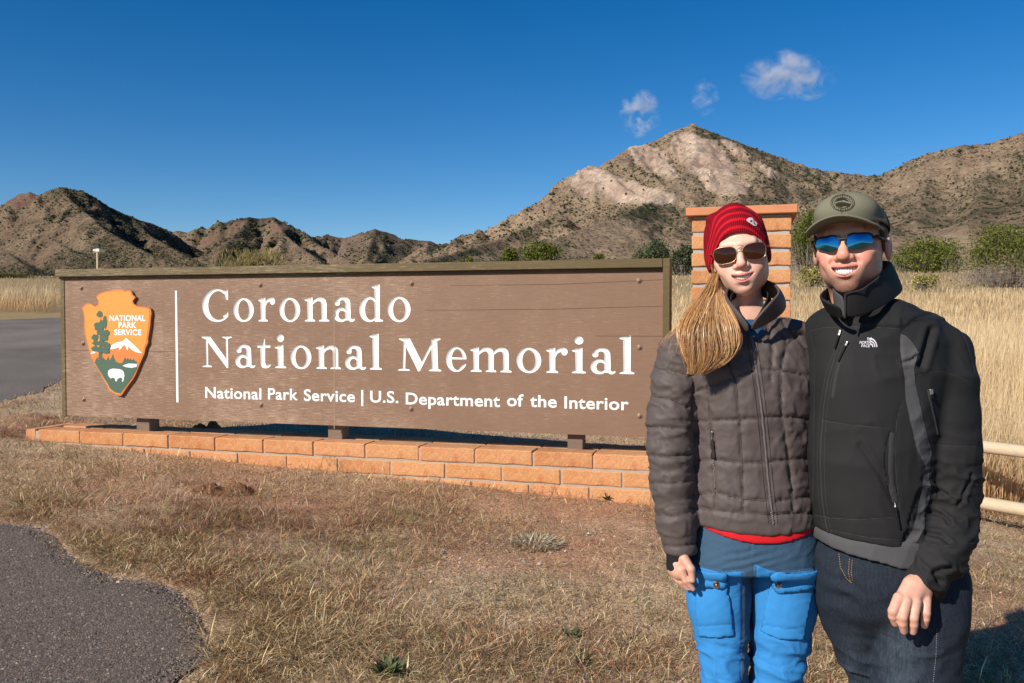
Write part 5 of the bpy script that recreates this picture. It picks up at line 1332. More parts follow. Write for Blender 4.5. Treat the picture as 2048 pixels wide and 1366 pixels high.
def garment(name, f, lo, hi, h, mat, parent, disp=None, color=None, sm=1, keep=None):
    V, F = nets(f, lo, hi, h); V = relax(V, F, sm)
    if disp is not None:
        N = normals(V, F); V = V + N * disp(V, N)[:, None]
    o = mesh_np(name, V, F, mat, parent, smooth_=True, col=None if color is None else color(V))
    return o, V, F, bvh_of(V, F)
def creases(V, scale, amp, stretch=(1, 1, 1), seed=0, sharp=2.2):
    "soft cloth creases: thin ridges out of folded noise"
    s = np.array(stretch) * scale; q = V * s
    w = .35 * np.stack([vnoise(q[:, 0] * .7, q[:, 1] * .7, q[:, 2] * .7 + .5, seed + 9), vnoise(q[:, 1] * .7, q[:, 2] * .7, q[:, 0] * .7 + .5, seed + 8), vnoise(q[:, 2] * .7, q[:, 0] * .7, q[:, 1] * .7 + .5, seed + 7)], 1)
    q = q + w * 2
    a = 1 - np.abs(vnoise(q[:, 0], q[:, 1], q[:, 2] + .25, seed)); b = 1 - np.abs(vnoise(q[:, 0] * 2.1, q[:, 1] * 2.1, q[:, 2] * 2.1 + .25, seed + 1))
    return amp * (a ** sharp * 1.2 + .45 * b ** sharp - .8)

def grid_surface(name, rows, mat, parent, thick=.005, sub=2, col=None):
    "rows of world points -> smooth solid sheet"
    m, n = len(rows), len(rows[0]); V = [tuple(p) for r in rows for p in r]; F = [(i * n + j, i * n + j + 1, (i + 1) * n + j + 1, (i + 1) * n + j) for i in range(m - 1) for j in range(n - 1)]
    me = bpy.data.meshes.new('tmp'); me.from_pydata(V, [], F); o = bpy.data.objects.new('tmp', me); COL.objects.link(o)
    s = o.modifiers.new('s', 'SUBSURF'); s.levels = sub; s.render_levels = sub
    k = o.modifiers.new('k', 'SOLIDIFY'); k.thickness = thick; k.offset = 0
    s2 = o.modifiers.new('s2', 'SUBSURF'); s2.levels = 1
    me2 = bpy.data.meshes.new_from_object(o.evaluated_get(bpy.context.evaluated_depsgraph_get())); bpy.data.objects.remove(o)
    me2.name = name; me2.materials.clear(); me2.materials.append(mat)
    me2.polygons.foreach_set('use_smooth', [True] * len(me2.polygons))
    o = bpy.data.objects.new(name, me2); COL.objects.link(o); o.parent = parent
    return o

# ================================================================== the woman
WY = 2.20
wfeet = at(1505, 1100, WY); wg = gz(wfeet.x, WY)
WOMAN = empty('person', (0, 0, 0)); tag(WOMAN, 'Woman in red striped beanie, quilted dark grey-brown jacket and bright blue trousers', 'person')
# --- head
WR = rot_zyx(math.radians(-14), math.radians(2), math.radians(-7.5)); WO = np.array(at(1479, 505, WY - .03)) + WR @ np.array([0, .084, 0])
WT = (WR, WO)
Vh, Fh = nets(head_field('f'), (-.10, -.13, -.20), (.10, .13, .14), .0024)
Ch = head_colors(Vh, 'f'); Vh = Vh @ WR.T + WO
def w_hand():
    def f(P):
        d = d_chain(P, chain_px([(1360, 1088, 2.15, .028), (1360, 1120, 2.14, .024), (1360, 1138, 2.135, .026)]), .02)
        palm = d_chain(P, chain_px([(1357, 1128, 2.13, .019), (1361, 1142, 2.125, .020)]), .01); d = smin(d, palm, .012)
        d = smin(d, d_chain(P, chain_px([(1352, 1128, 2.16, .018), (1350, 1142, 2.165, .017)]), .01), .015)
        for x0, x1, x2, y0, Y, r in ((1363, 1372, 1386, 1147, 2.11, .0092), (1354, 1363, 1378, 1149, 2.13, .0092), (1348, 1357, 1370, 1147, 2.155, .0088), (1345, 1352, 1363, 1143, 2.178, .0078)):
            d = smin(d, d_chain(P, chain_px([(x0, y0 - 6, Y, r * 1.1), (x1, y0 + 14, Y - .004, r * .93), (x2, y0 + 30 + (r - .0088) * 1500, Y - .003, r * .70)]), .003), .003)
        d = smin(d, d_chain(P, chain_px([(1369, 1118, 2.11, .0125), (1382, 1138, 2.095, .0100), (1385, 1160, 2.095, .0076)]), .004), .007)
        return d
    return f
lo = at(1310, 1200, 2.05); hi = at(1420, 1070, 2.25)
Va, Fa = nets(w_hand(), (lo.x, 2.04, lo.z), (hi.x, 2.24, hi.z), .0022)
Ca = np.tile([.60, .33, .24], (len(Va), 1)) * (1 + .05 * vnoise(Va[:, 0] * 60, Va[:, 1] * 60, Va[:, 2] * 60 + .5))[:, None]
def w_inner():
    R = rows_px([(612, 1462, 1530, .045), (650, 1420, 1580, .06), (700, 1375, 1610, .085), (850, 1400, 1605, .09), (1000, 1400, 1605, .09), (1100, 1400, 1610, .09)], WY + .02)
    def f(P):
        d = d_loft(P, R)
        for c in ([(1450, 1100, 2.22, .055), (1446, 1369, 2.2, .035), (1450, 1640, 2.25, .035)], [(1560, 1100, 2.22, .055), (1553, 1369, 2.2, .035), (1560, 1640, 2.25, .035)], [(1375, 700, 2.22, .04), (1342, 890, 2.17, .035), (1360, 1095, 2.15, .026)]):
            d = smin(d, d_chain(P, chain_px(c), .03), .03)
        return d
    return f
Vb, Fb = nets(w_inner(), (.2, 2.0, -.05), (1.0, 2.4, 1.45), .012)
Cb = np.tile([.6, .34, .25], (len(Vb), 1))
def join_body(parts, parent):
    V = np.vstack([p[0] for p in parts]); n = np.cumsum([0] + [len(p[0]) for p in parts]); F = np.vstack([p[1] + k for p, k in zip(parts, n)]); C = np.vstack([p[2] for p in parts])
    return mesh_np('body', V, F, M_SKIN, parent, smooth_=True, col=C)
join_body([(Vh, Fh, Ch), (Va, Fa, Ca), (Vb, Fb, Cb)], WOMAN)
make_teeth('f', WT, WOMAN)

# --- knitted hat
def hat_edge(x, y):
    q = np.abs(x) / .078
    e = .050 - (.082 + .020 * (x < 0)) * np.clip(q, 0, 1.1) ** 2.6
    return np.where(y > .03, np.minimum(e, -.045), e)
def hat_field(P):
    x, y, z = P[:, 0], P[:, 1], P[:, 2]
    d = d_ell(P, (0, .014, .036), (.0840, .104, .093))
    d = smin(d, d_ell(P, (0, .010, -.012), (.0845, .096, .07)), .02)
    d = smin(d, d_ell(P, (.004, .01, .110), (.026, .045, .022)), .016)
    d = smin(d, d_ell(P, (-.050, .0, .098), (.018, .04, .016)), .010)
    inner = d + .0065
    d = smax(d, -inner, .002)
    return smax(d, hat_edge(x, y) - z, .003)
Vt, Ft = nets(hat_field, (-.10, -.12, -.09), (.10, .14, .15), .0026); Vt[:, 0] -= .005
def hat_col(V):
    s = V[:, 2] - hat_edge(V[:, 0] * .97, np.minimum(V[:, 1], .0)) * (1 - .35 * smooth(.06, .12, V[:, 2])) - .018 * smooth(.06, .12, V[:, 2])
    dark = np.array([.20, .005, .012]); bright = np.array([.52, .010, .022])
    b = np.zeros(len(V))
    for a, w in ((.0115, .0066), (.0315, .0064), (.0500, .0056), (.0665, .005)): b = np.maximum(b, smooth(a - .0012, a + .0008, s) * (1 - smooth(a + w - .0008, a + w + .0012, s)))
    return dark * (1 - b[:, None]) + bright * b[:, None]
Nn = normals(Vt, Ft); ang = np.arctan2(Vt[:, 0], -Vt[:, 1] + .014)
Vt2 = Vt + Nn * (.0022 * vnoise(Vt[:, 0] * 28, Vt[:, 1] * 28, Vt[:, 2] * 28 + .5, 3))[:, None]
t = NT('red_knit', .95, .1); cxyz = t.coord('Object'); rib = t.wave(t.coord('Object', (1, .4, .1)), 60, .6, 2)
M_KNIT = t.done(t.mix(.55, t.attr('Col'), t.ramp(rib, [(.1, .84), (.6, 1.08)]), 'MULTIPLY'), normal=t.bump(rib, .6, .0015))
HC = hat_col(Vt); Vt2 = Vt2 @ WR.T + WO
hat = mesh_np('knit_hat', Vt2, Ft, M_KNIT, WOMAN, smooth_=True, col=HC)
hb = bvh_of(Vt2, Ft)
M_PATCH = fabric('white_patch', (.66, .66, .68), .7); M_PATCHRED = fabric('red_patch', (.4, .01, .02), .8)
lg = drape_fill('hat_logo', [[(1492.5, 440), (1497, 436), (1503, 436), (1509, 442), (1514, 448), (1512, 452), (1507, 452), (1500, 447), (1494, 443)]], hb, M_PATCH, hat, .0016, 1.5)
drape_fill('hat_logo_mark', [ell(1501, 442.6, 2.3, 2.0, 12), [(1505, 446), (1507, 445), (1510.5, 449), (1508.5, 450.5)], [(1504.5, 440.5), (1506.5, 440), (1508, 443), (1506.5, 444)]], hb, M_PATCHRED, hat, .0024, .9)

# --- sunglasses
def lens_pts(cx, sx, w, h, shape, n=28):
    out = []
    for i in range(n):
        a = 2 * math.pi * i / n; c_, s_ = math.cos(a), math.sin(a); p = 2 / 3.0
        x = math.copysign(abs(c_) ** p, c_) * w; z = math.copysign(abs(s_) ** p, s_) * h
        if shape == 'aviator': x *= 1 - .13 * (z / h < 0) * abs(z / h) ; z *= 1 + .06 * (x / w)
        if shape == 'sport': z *= (1 - .28 * max(0, x / w) * (z < 0)) * (1 + .15 * (x / w < 0)); z += .10 * h * (x / w)
        out.append((cx * sx + x * sx, z))
    return out
def glasses(parent, T, kind):
    R, O = T
    def W(p): return tuple(R @ np.array(p) + O)
    root = empty('sunglasses'); root.parent = parent
    if kind == 'aviator':
        fm = plain('gold_wire', (.62, .40, .20), .32, .6, .05, 10, 0, 1.0); lm = NT('brown_lens', .05, .32); lm = lm.done((.030, .009, .004)); w, h, cx, zc, y0 = .0286, .0212, .0360, -.003, -.1035
        yf = lambda x: y0 + 1.9 * x * x
    else:
        fm = plain('black_frame', (.008, .008, .009), .5, .4, .05, 10); t_ = NT('blue_mirror_lens', .06, .6); lm = t_.done((.04, .22, .40), metal=1.0); w, h, cx, zc, y0 = .0282, .0160, .0340, -.001, -.1035
        yf = lambda x: y0 + 3.6 * x * x + 60 * abs(x) ** 4 * 10 * 0
    for sx in (-1, 1):
        o = lens_pts(cx, sx, w, h, kind); V = [W((x, yf(x), z + zc)) for x, z in o]; cc_ = (cx * sx, yf(cx), zc)
        mid = [((x + cx * sx) / 2, z / 2) for x, z in o]
        V2 = [W((x, yf(x) - .0016, z + zc)) for x, z in mid]; n = len(o)
        VV = V + V2 + [W((cc_[0], cc_[1] - .0024, cc_[2]))]
        F = [(i, (i + 1) % n, n + (i + 1) % n, n + i) for i in range(n)]; T3 = [(n + i, n + (i + 1) % n, 2 * n) for i in range(n)]
        mesh_np('lens', np.array(VV), [np.array(F), np.array(T3)], lm, root, smooth_=True)
        if kind == 'aviator': tube('rim', V, .0008, fm, root, 6, closed=True)
        else: tube('rim', [v for v, (x, z) in zip(V, o) if z > -.004 or abs(x) < cx - .012] if False else V[: n // 2 + 3], .0026, fm, root, 6)
        hx = cx + w
        tube('temple', [W((sx * hx, yf(hx), .006)), W((sx * (hx + .007), yf(hx) + .006, .007)), W((sx * .0745, -.045, .006)), W((sx * .0765, .0, .004)), W((sx * .077, .02, -.004))], [.0016, .0016, .0013, .0013, .001] if kind == 'aviator' else [.0030, .0042, .0040, .0035, .003], fm, root, 6)
    if kind == 'aviator':
        tube('bridge', [W((-cx + w * .86, yf(.008), zc + h * .78)), W((0, y0 - .001, zc + h * 1.02)), W((cx - w * .86, yf(.008), zc + h * .78))], .0010, fm, root, 6)
        tube('bridge', [W((-cx + w, yf(.009), zc + .004)), W((-.004, y0 - .0015, zc + .009)), W((.004, y0 - .0015, zc + .009)), W((cx - w, yf(.009), zc + .004))], .0012, fm, root, 6)
        for sx in (-1, 1): tube('nose_pad', [W((sx * .0095, -.1, zc - .002)), W((sx * .011, -.097, zc - .010))], .0022, fm, root, 6)
    else:
        tube('bridge', [W((-cx + w * .9, yf(.006), zc + .007)), W((0, y0 - .001, zc + .0075)), W((cx - w * .9, yf(.006), zc + .007))], .0028, fm, root, 6)
    return root
glasses(WOMAN, WT, 'aviator')

# --- jacket
WJ_ROWS = rows_px([(628, 1450, 1554, .045), (640, 1412, 1588, .075), (662, 1368, 1612, .095), (695, 1352, 1626, .112), (745, 1364, 1628, .128), (800, 1380, 1626, .132), (860, 1386, 1620, .124), (930, 1383, 1620, .122), (1000, 1379, 1624, .128), (1046, 1381, 1630, .130), (1090, 1381, 1632, .130)], WY)
WJ_ROWS = [(z, x, y + (.09 if i == 0 else .035 if i == 1 else .01 if i == 2 else 0), a, b) for i, (z, x, y, a, b) in enumerate(WJ_ROWS)]
WJ_ARM = chain_px([(1392, 690, 2.20, .060), (1366, 712, 2.19, .062), (1350, 765, 2.18, .057), (1341, 840, 2.17, .0565), (1340, 900, 2.165, .0555), (1343, 965, 2.16, .051), (1352, 1040, 2.155, .047), (1360, 1100, 2.15, .041)])
WJ_ARM2 = chain_px([(1590, 690, 2.22, .060), (1625, 730, 2.32, .055), (1690, 800, 2.42, .05), (1790, 840, 2.45, .045)])
whem = at(1500, 1046, WY).z
def wj(P):
    d = d_loft(P, WJ_ROWS, 2.3)
    d = smax(d, whem + .012 * ((P[:, 0] - .62) / .15) ** 2 - P[:, 2], .006)
    a = d_chain(P, WJ_ARM, .02); a = smax(a, at(1360, 1104, 2.15).z - P[:, 2], .004)
    d = smin(d, a, .022)
    d = smin(d, d_chain(P, WJ_ARM2, .02), .022)
    # neck opening
    n = d_ell(P, tuple(at(1499, 612, 2.14)), (.052, .105, .060))
    d = smax(d, -n, .006)
    return d
WQ = [[(1385, 842), (1430, 841), (1514, 838)], [(1390, 922), (1432, 920), (1470, 925), (1522, 927)], [(1380, 992), (1428, 985), (1480, 998), (1530, 1003)], [(1386, 786), (1412, 777), (1455, 760), (1508, 741)],
      [(1526, 740), (1570, 742), (1612, 752)], [(1532, 834), (1596, 835), (1622, 838)], [(1540, 923), (1596, 918), (1622, 915)], [(1552, 1003), (1605, 995), (1624, 992)], [(1381, 1016), (1430, 1022), (1535, 1030), (1626, 1026)],
      [(1408, 700), (1410, 752), (1418, 820), (1424, 900), (1430, 975), (1432, 1015)], [(1440, 690), (1453, 718), (1473, 768), (1480, 841), (1485, 929), (1487, 1020)], [(1566, 665), (1573, 690), (1562, 740), (1564, 832), (1578, 920), (1588, 1022)], [(1563, 640), (1590, 668), (1615, 700)], [(1535, 648), (1545, 700), (1542, 760)], [(1573, 690), (1600, 668), (1622, 672)],
      [(1352, 700), (1382, 735)], [(1310, 735), (1345, 742), (1384, 752)], [(1300, 792), (1340, 798), (1376, 815)], [(1296, 853), (1340, 857), (1384, 855)], [(1298, 911), (1340, 914), (1382, 908)], [(1302, 965), (1345, 968), (1380, 962)], [(1312, 1030), (1350, 1032), (1386, 1025)], [(1328, 1092), (1360, 1094), (1392, 1086)], [(1384, 700), (1388, 760), (1384, 840)]]
WZIP = [(1499, 655), (1504, 680), (1511, 730), (1518, 780), (1524, 830), (1529, 880), (1533, 930), (1538, 980), (1543, 1020), (1546, 1047)]
def wj_disp(V, N):
    d = poly_px(V, WQ, 16); z = poly_px(V, [WZIP], 20); fr = np.clip(-N[:, 1] * 3 + .5, 0, 1)
    puff = np.where(to_px(V)[0] < 1385, .0026, .0034) * (1 - np.exp(-(d / 6.5) ** 2)) - .0042 * np.exp(-(d / 1.9) ** 2)
    near = np.exp(-(d / 11) ** 2)
    u, v = to_px(V)
    sl = u < 1385
    c = np.where(sl, creases(V, 24, .0040, (1, .8, 2.0), 41, 2.6), creases(V, 19, .0026, (1.2, .6, 1.1), 42, 2.6) + creases(V, 40, .0016, (1.3, .6, .9), 43)) * np.where(sl, 1 - smooth(1070, 1090, v), 1)
    pucker = .0016 * near * vnoise(V[:, 0] * 130, V[:, 1] * 60, V[:, 2] * 130 + .5, 12)
    diag = .004 * np.where(sl, np.clip(np.sin((V[:, 0] * .8 + V[:, 2]) * 95 + 3 * vnoise(V[:, 0] * 9, V[:, 1] * 9, V[:, 2] * 9 + .5, 4)), 0, 1) ** 2 * np.exp(-((v - 800) / 90) ** 2), 0)
    out = (puff + pucker) * fr + c * (.55 + .45 * (z > 10)) + diag - .003 * np.exp(-(z / 5) ** 2) * fr
    return np.where(V[:, 2] < whem + .03, out * np.where(sl, 1, .8), out)
t = NT('quilted_nylon', .60, .28); co = t.coord('Object'); n_ = t.noise(co, 34, 5, .68, .6); w_ = t.noise(co, 900, 1, .5)
M_WJ = t.done(t.mix(t.noise(co, 5, 3, .6), (.078, .062, .059), (.098, .078, .073)), normal=t.bump(t.math('ADD', n_, t.math('MULTIPLY', w_, .15)), .35, .0035))
wjo, Vj, Fj, bj = garment('quilted_jacket', wj, (.26, 1.98, .80), (1.06, 2.62, 1.46), .0048, M_WJ, WOMAN, wj_disp)
M_SEAM = fabric('dark_seam', (.030, .023, .022), .8)
M_SEAMLT = fabric('light_seam', (.16, .13, .12), .7)
drape_line('quilt_stitching', WQ, bj, M_SEAM, wjo, .0022, -.0006, 4, .0012)
def zipper(parent, line, bvh, tape, teeth, w=.013, tw=.0045, step=2.2, name='zip'):
    z = drape_line(name, [line], bvh, tape, parent, w, .0004, 5, .0022)
    V, F = [], []; sd = 1
    for x, y in resample(line, step, closed=False):
        p, n = hit(bvh, x, y)
        if p is None: continue
        p = p + n * .0022; s = Vector((1, .1, 0)); s = (s - n * s.dot(n)).normalized(); u = n.cross(s); c = p + s * sd * tw * .22; sd = -sd
        b0 = len(V); e = .00085
        for a, b, k in ((-1, -1, 0), (1, -1, 0), (1, 1, 0), (-1, 1, 0), (-.8, -.8, 1), (.8, -.8, 1), (.8, .8, 1), (-.8, .8, 1)): V.append(tuple(c + s * a * tw * .5 + u * b * e + n * k * .0016))
        F += [tuple(b0 + i for i in f) for f in ((4, 5, 6, 7), (0, 1, 5, 4), (1, 2, 6, 5), (2, 3, 7, 6), (3, 0, 4, 7))]
    if V: tag(mesh_np('zip_teeth', np.array(V), np.array(F), teeth, parent), kind='stuff')
    return z
M_ZTAPE = fabric('zip_tape', (.085, .066, .064), .8); M_ZTEETH = plain('zip_metal', (.24, .21, .21), .35, .6, .1, 30, 0, .3)
drape_line('zip_placket', [WZIP], bj, M_ZTAPE, wjo, .021, -.0012, 5, .002)
zipper(wjo, WZIP, bj, M_ZTAPE, M_ZTEETH)
drape_line('zip_seam', [[(x - 9, y) for x, y in WZIP], [(x + 9.5, y) for x, y in WZIP]], bj, M_SEAM, wjo, .0022, -.0002, 5, .0014)
M_METAL = plain('dull_metal', (.45, .43, .40), .35, .6, .1, 20, 0, .9)
def pull(name, px0, py0, px1, py1, bvh, mat, parent, w=4, lift=.004):
    dx, dy = px1 - px0, py1 - py0; L = math.hypot(dx, dy); nx_, ny_ = -dy / L * w / 2, dx / L * w / 2
    o = drape_fill(name, [[(px0 + nx_, py0 + ny_), (px1 + nx_, py1 + ny_), (px1 - nx_, py1 - ny_), (px0 - nx_, py0 - ny_)]], bvh, mat, parent, lift, 1.5); s = o.modifiers.new('solid', 'SOLIDIFY'); s.thickness = .0022; return o
pull('zip_pull', 1505, 664, 1508, 676, bj, M_METAL, wjo, 5)
zipper(wjo, [(1425, 865), (1428, 915), (1430, 975)], bj, M_ZTAPE, M_ZTEETH, .009, .003, 2.6, 'pocket_zip')
pull('zip_pull', 1425, 862, 1425, 879, bj, M_METAL, wjo, 5.5); pull('zip_pull', 1427, 880, 1429.5, 916, bj, M_SEAM, wjo, 6)
# collar, inner fleece, shirts
def pts3(l): return [at(*p) for p in l]
def mid_rows(a, b, n=4, bow=.0, side=None):
    out = []
    for i in range(n):
        t_ = i / (n - 1); out.append([p.lerp(q, t_) + (Vector(((p.x - side.x), (p.y - side.y), 0)).normalized() * bow * math.sin(math.pi * t_) if side else Vector((0, 0, 0))) for p, q in zip(a, b)])
    return out
nc = at(1495, 600, 2.22)
M_COLLAR = fabric('collar_lining', (.13, .135, .15), .8, .2); M_WJ2 = M_WJ
bot = pts3([(1502, 662, 2.065), (1530, 650, 2.075), (1556, 634, 2.11), (1572, 618, 2.17), (1570, 602, 2.25), (1530, 592, 2.31), (1490, 590, 2.32)])
top = pts3([(1504, 645, 2.045), (1528, 618, 2.035), (1550, 594, 2.065), (1560, 583, 2.13), (1551, 568, 2.21), (1526, 556, 2.27), (1490, 556, 2.28)])
grid_surface('collar', mid_rows(bot, top, 4, .006, nc), M_WJ, WOMAN, .007)
botl = pts3([(1499, 664, 2.065), (1480, 655, 2.075), (1460, 640, 2.10), (1446, 622, 2.15), (1448, 604, 2.23), (1470, 592, 2.30), (1492, 590, 2.32)])
topl = pts3([(1497, 648, 2.055), (1482, 630, 2.05), (1466, 610, 2.08), (1452, 594, 2.13), (1452, 580, 2.21), (1470, 562, 2.27), (1490, 556, 2.28)])
grid_surface('collar', mid_rows(botl, topl, 4, .004, nc), M_WJ, WOMAN, .007)
M_DKFL = fabric('dark_fleece', (.022, .024, .024), .95, .1, 300, .002)
ib = pts3([(1498, 668, 2.075), (1478, 650, 2.085), (1460, 628, 2.12), (1452, 606, 2.19), (1480, 590, 2.29), (1520, 590, 2.29), (1552, 604, 2.2), (1540, 628, 2.11), (1520, 648, 2.085), (1500, 668, 2.076)])
it = pts3([(1494, 655, 2.075), (1476, 634, 2.08), (1464, 612, 2.115), (1458, 590, 2.18), (1482, 568, 2.27), (1518, 566, 2.27), (1540, 582, 2.19), (1530, 606, 2.115), (1516, 630, 2.085), (1500, 655, 2.076)])
grid_surface('fleece_collar', mid_rows(ib, it, 3), M_DKFL, WOMAN, .004)
M_BLUESH = fabric('blue_shirt', (.02, .075, .16), .8)
def neckin(P): return smax(d_ell(P, tuple(at(1499, 668, 2.165)), (.040, .066, .038)), -d_ell(P, tuple(at(1497, 596, 2.18)), (.052, .07, .055)), .004)
c0_ = at(1500, 660, 2.17); garment('blue_shirt', neckin, (c0_.x - .09, c0_.y - .1, c0_.z - .07), (c0_.x + .09, c0_.y + .1, c0_.z + .07), .0035, M_BLUESH, WOMAN)
M_RED = fabric('red_shirt', (.55, .012, .018), .8)
rsr = rows_px([(1015, 1383, 1626, .122), (1075, 1380, 1632, .1295)], WY)
def redf(P):
    u = (P[:, 0] - at(1385, 1050, WY).x) / (at(1625, 1050, WY).x - at(1385, 1050, WY).x)
    e = at(1500, 1037, WY).z - .034 * np.sin(np.clip(u, 0, 1) * math.pi) ** .8
    d = d_loft(P, rsr); return smax(smax(d, -(d + .009), .001), np.where(P[:, 1] < WY, e, e - .01) - P[:, 2], .002)
garment('red_shirt', redf, (.40, 2.0, .79), (.86, 2.4, 1.0), .0042, M_RED, WOMAN)
# knitted cuff at the wrist
cuff = d = None
CUF = chain_px([(1361, 1080, 2.152, .036), (1360, 1133, 2.14, .0345)])
def cufff(P): return smax(d_chain(P, CUF), at(1360, 1134, 2.14).z + .10 * (P[:, 0] - at(1360, 1134, 2.14).x) * 2.2 - P[:, 2], .003)
garment('knit_cuff', cufff, (CUF[1][0][0] - .06, 2.06, CUF[1][0][2] - .06), (CUF[0][0][0] + .06, 2.24, CUF[0][0][2] + .05), .003, fabric('black_knit', (.016, .016, .018), .95, .1, 250, .0015), WOMAN)

# --- trousers
WP_ROWS = rows_px([(1030, 1388, 1624, .115), (1080, 1384, 1630, .122), (1112, 1380, 1633, .124), (1130, 1378, 1634, .12)], WY)
LEGL = chain_px([(1441, 1115, 2.2, .079), (1437, 1165, 2.195, .0775), (1437, 1205, 2.19, .0765), (1444, 1270, 2.18, .066), (1448, 1330, 2.17, .060), (1449, 1375, 2.165, .057), (1450, 1480, 2.20, .055), (1455, 1600, 2.22, .05), (1455, 1660, 2.22, .052)])
LEGR = chain_px([(1568, 1115, 2.2, .080), (1566, 1160, 2.195, .0825), (1566, 1205, 2.19, .0825), (1560, 1270, 2.18, .0735), (1554, 1330, 2.17, .064), (1552, 1375, 2.165, .060), (1555, 1480, 2.20, .057), (1558, 1600, 2.22, .05), (1558, 1660, 2.22, .052)])
def wp(P):
    d = d_loft(P, WP_ROWS, 2.5, .012); a = d_chain(P, LEGL, .02); b = d_chain(P, LEGR, .02)
    legs = smin(a, b, .004); return smin(d, legs, .02)
SLATE = np.array([.042, .088, .148]); BLUE = np.array([.032, .205, .50])
def wp_col(V):
    u, v = to_px(V); C = np.tile(SLATE, (len(V), 1))
    left = u < 1497
    yb = np.where(left, np.interp(u, [1376, 1395, 1440, 1488], [1128, 1131, 1143, 1141]), np.interp(u, [1508, 1540, 1570, 1634], [1127, 1139, 1146, 1137]))
    inn = np.where(left, np.interp(v, [1130, 1366], [1487, 1483]), np.interp(v, [1130, 1366], [1509, 1507]))
    k = smooth(-.8, .8, v - yb) * smooth(-.8, .8, np.where(left, inn - u, u - inn)); return C * (1 - k[:, None]) + BLUE * k[:, None]
WPL = [[(1394, 1165), (1428, 1174), (1446, 1175), (1452, 1163), (1449, 1145)], [(1452, 1168), (1460, 1215), (1466, 1269)], [(1395, 1252), (1425, 1249), (1462, 1248)], [(1400, 1272), (1430, 1275), (1466, 1270)], [(1546, 1150), (1548, 1172), (1556, 1181), (1590, 1180), (1628, 1172)], [(1541, 1180), (1530, 1230), (1523, 1262)], [(1533, 1248), (1570, 1258), (1610, 1252)], [(1523, 1262), (1560, 1278), (1603, 1280)], [(1485, 1141), (1484, 1366)], [(1511, 1130), (1509, 1366)], [(1395, 1131), (1440, 1143), (1487, 1141)], [(1512, 1128), (1540, 1139), (1570, 1146), (1630, 1137)], [(1501, 1062), (1502, 1092), (1500, 1112)], [(1523, 1066), (1522, 1082), (1510, 1092)]]
def wp_disp(V, N):
    u, v = to_px(V); d = poly_px(V, WPL, 9); fr = np.clip(-N[:, 1] * 3, 0, 1)
    flap = .0045 * (in_poly(u, v, [(1392, 1133), (1449, 1145), (1451, 1163), (1446, 1175), (1428, 1174), (1394, 1165)]) | in_poly(u, v, [(1546, 1147), (1632, 1138), (1628, 1172), (1590, 1181), (1556, 1182), (1548, 1172)]))
    low = smooth(1255, 1310, v)
    c = creases(V, 13, .0018, (1, .6, 1.2), 51) + low * creases(V, 17, .0075, (.75, .5, 1.7), 52, 2.8) + .35 * creases(V, 28, .002, (1, .7, 1.3), 53)
    hips = .0022 * np.exp(-((v - 1120) / 22) ** 2) * np.sin(v * .35 + u * .12 + 2 * vnoise(u * .02, v * .02, seed=3)) * np.exp(-((u - 1500) / 60) ** 2)
    return (flap - .002 * np.exp(-(d / 2.2) ** 2)) * fr + c + hips
t = NT('trouser_cloth', .82, .2); n_ = t.noise(t.coord('Object', (1, .6, 1.6)), 30, 5, .62, .8); g_ = t.noise(t.coord('Object'), 700, 2, .6)
M_WP = t.done(t.mix(.35, t.attr('Col'), t.ramp(n_, [(.3, .82), (.7, 1.12)]), 'MULTIPLY'), normal=t.bump(t.math('ADD', n_, t.math('MULTIPLY', g_, .1)), .5, .004))
wpo, Vp, Fp, bp_ = garment('trousers', wp, (.38, 2.0, .0), (.94, 2.42, .96), .0045, M_WP, WOMAN, wp_disp, wp_col)
drape_line('panel_edge', WPL[8:12], bp_, fabric('slate_edge', (.040, .080, .135), .75), wpo, .0075, -.0006, 3, .0016)
drape_line('trouser_stitching', WPL, bp_, fabric('blue_seam', (.012, .085, .22), .8), wpo, .0018, -.0006, 5, .001)
def patch(name, poly, lift, th, mat=None):
    o = drape_fill(name, [poly], bp_, mat or M_WPB, wpo, lift, 3.0); m = o.modifiers.new('solid', 'SOLIDIFY'); m.thickness = th; m.offset = -1; return o
M_WPB = fabric('blue_cloth', (.033, .215, .52), .8, .2, 700, .0005, .10, 0, 60)
patch('thigh_pocket', [(1395, 1160), (1453, 1165), (1459, 1205), (1466, 1270), (1432, 1274), (1400, 1271), (1394, 1220)], .0030, .0032)
patch('pocket_flap', [(1391, 1138), (1420, 1143), (1450, 1146), (1452, 1160), (1448, 1172), (1440, 1177), (1426, 1175), (1392, 1166)], .0062, .0036)
patch('thigh_pocket', [(1545, 1162), (1628, 1160), (1616, 1215), (1605, 1278), (1560, 1277), (1524, 1262), (1532, 1212)], .0030, .0032)
patch('pocket_flap', [(1545, 1146), (1590, 1147), (1630, 1141), (1629, 1172), (1592, 1180), (1558, 1182), (1549, 1174)], .0062, .0036)
for nm, ln in (('pocket_band', [(1397, 1252), (1430, 1250), (1463, 1248)]), ('pocket_band', [(1533, 1247), (1570, 1256), (1609, 1251)])): drape_line(nm, [ln], bp_, fabric('blue_seam', (.012, .085, .22), .8), wpo, .0022, .0028, 5, .001)
M_SNAP = plain('bronze_snap', (.42, .28, .15), .3, .6, .15, 60, 0, 1.0)
M_SNAPRIM = plain('steel_ring', (.6, .57, .52), .25, .6, .05, 60, 0, 1.0)
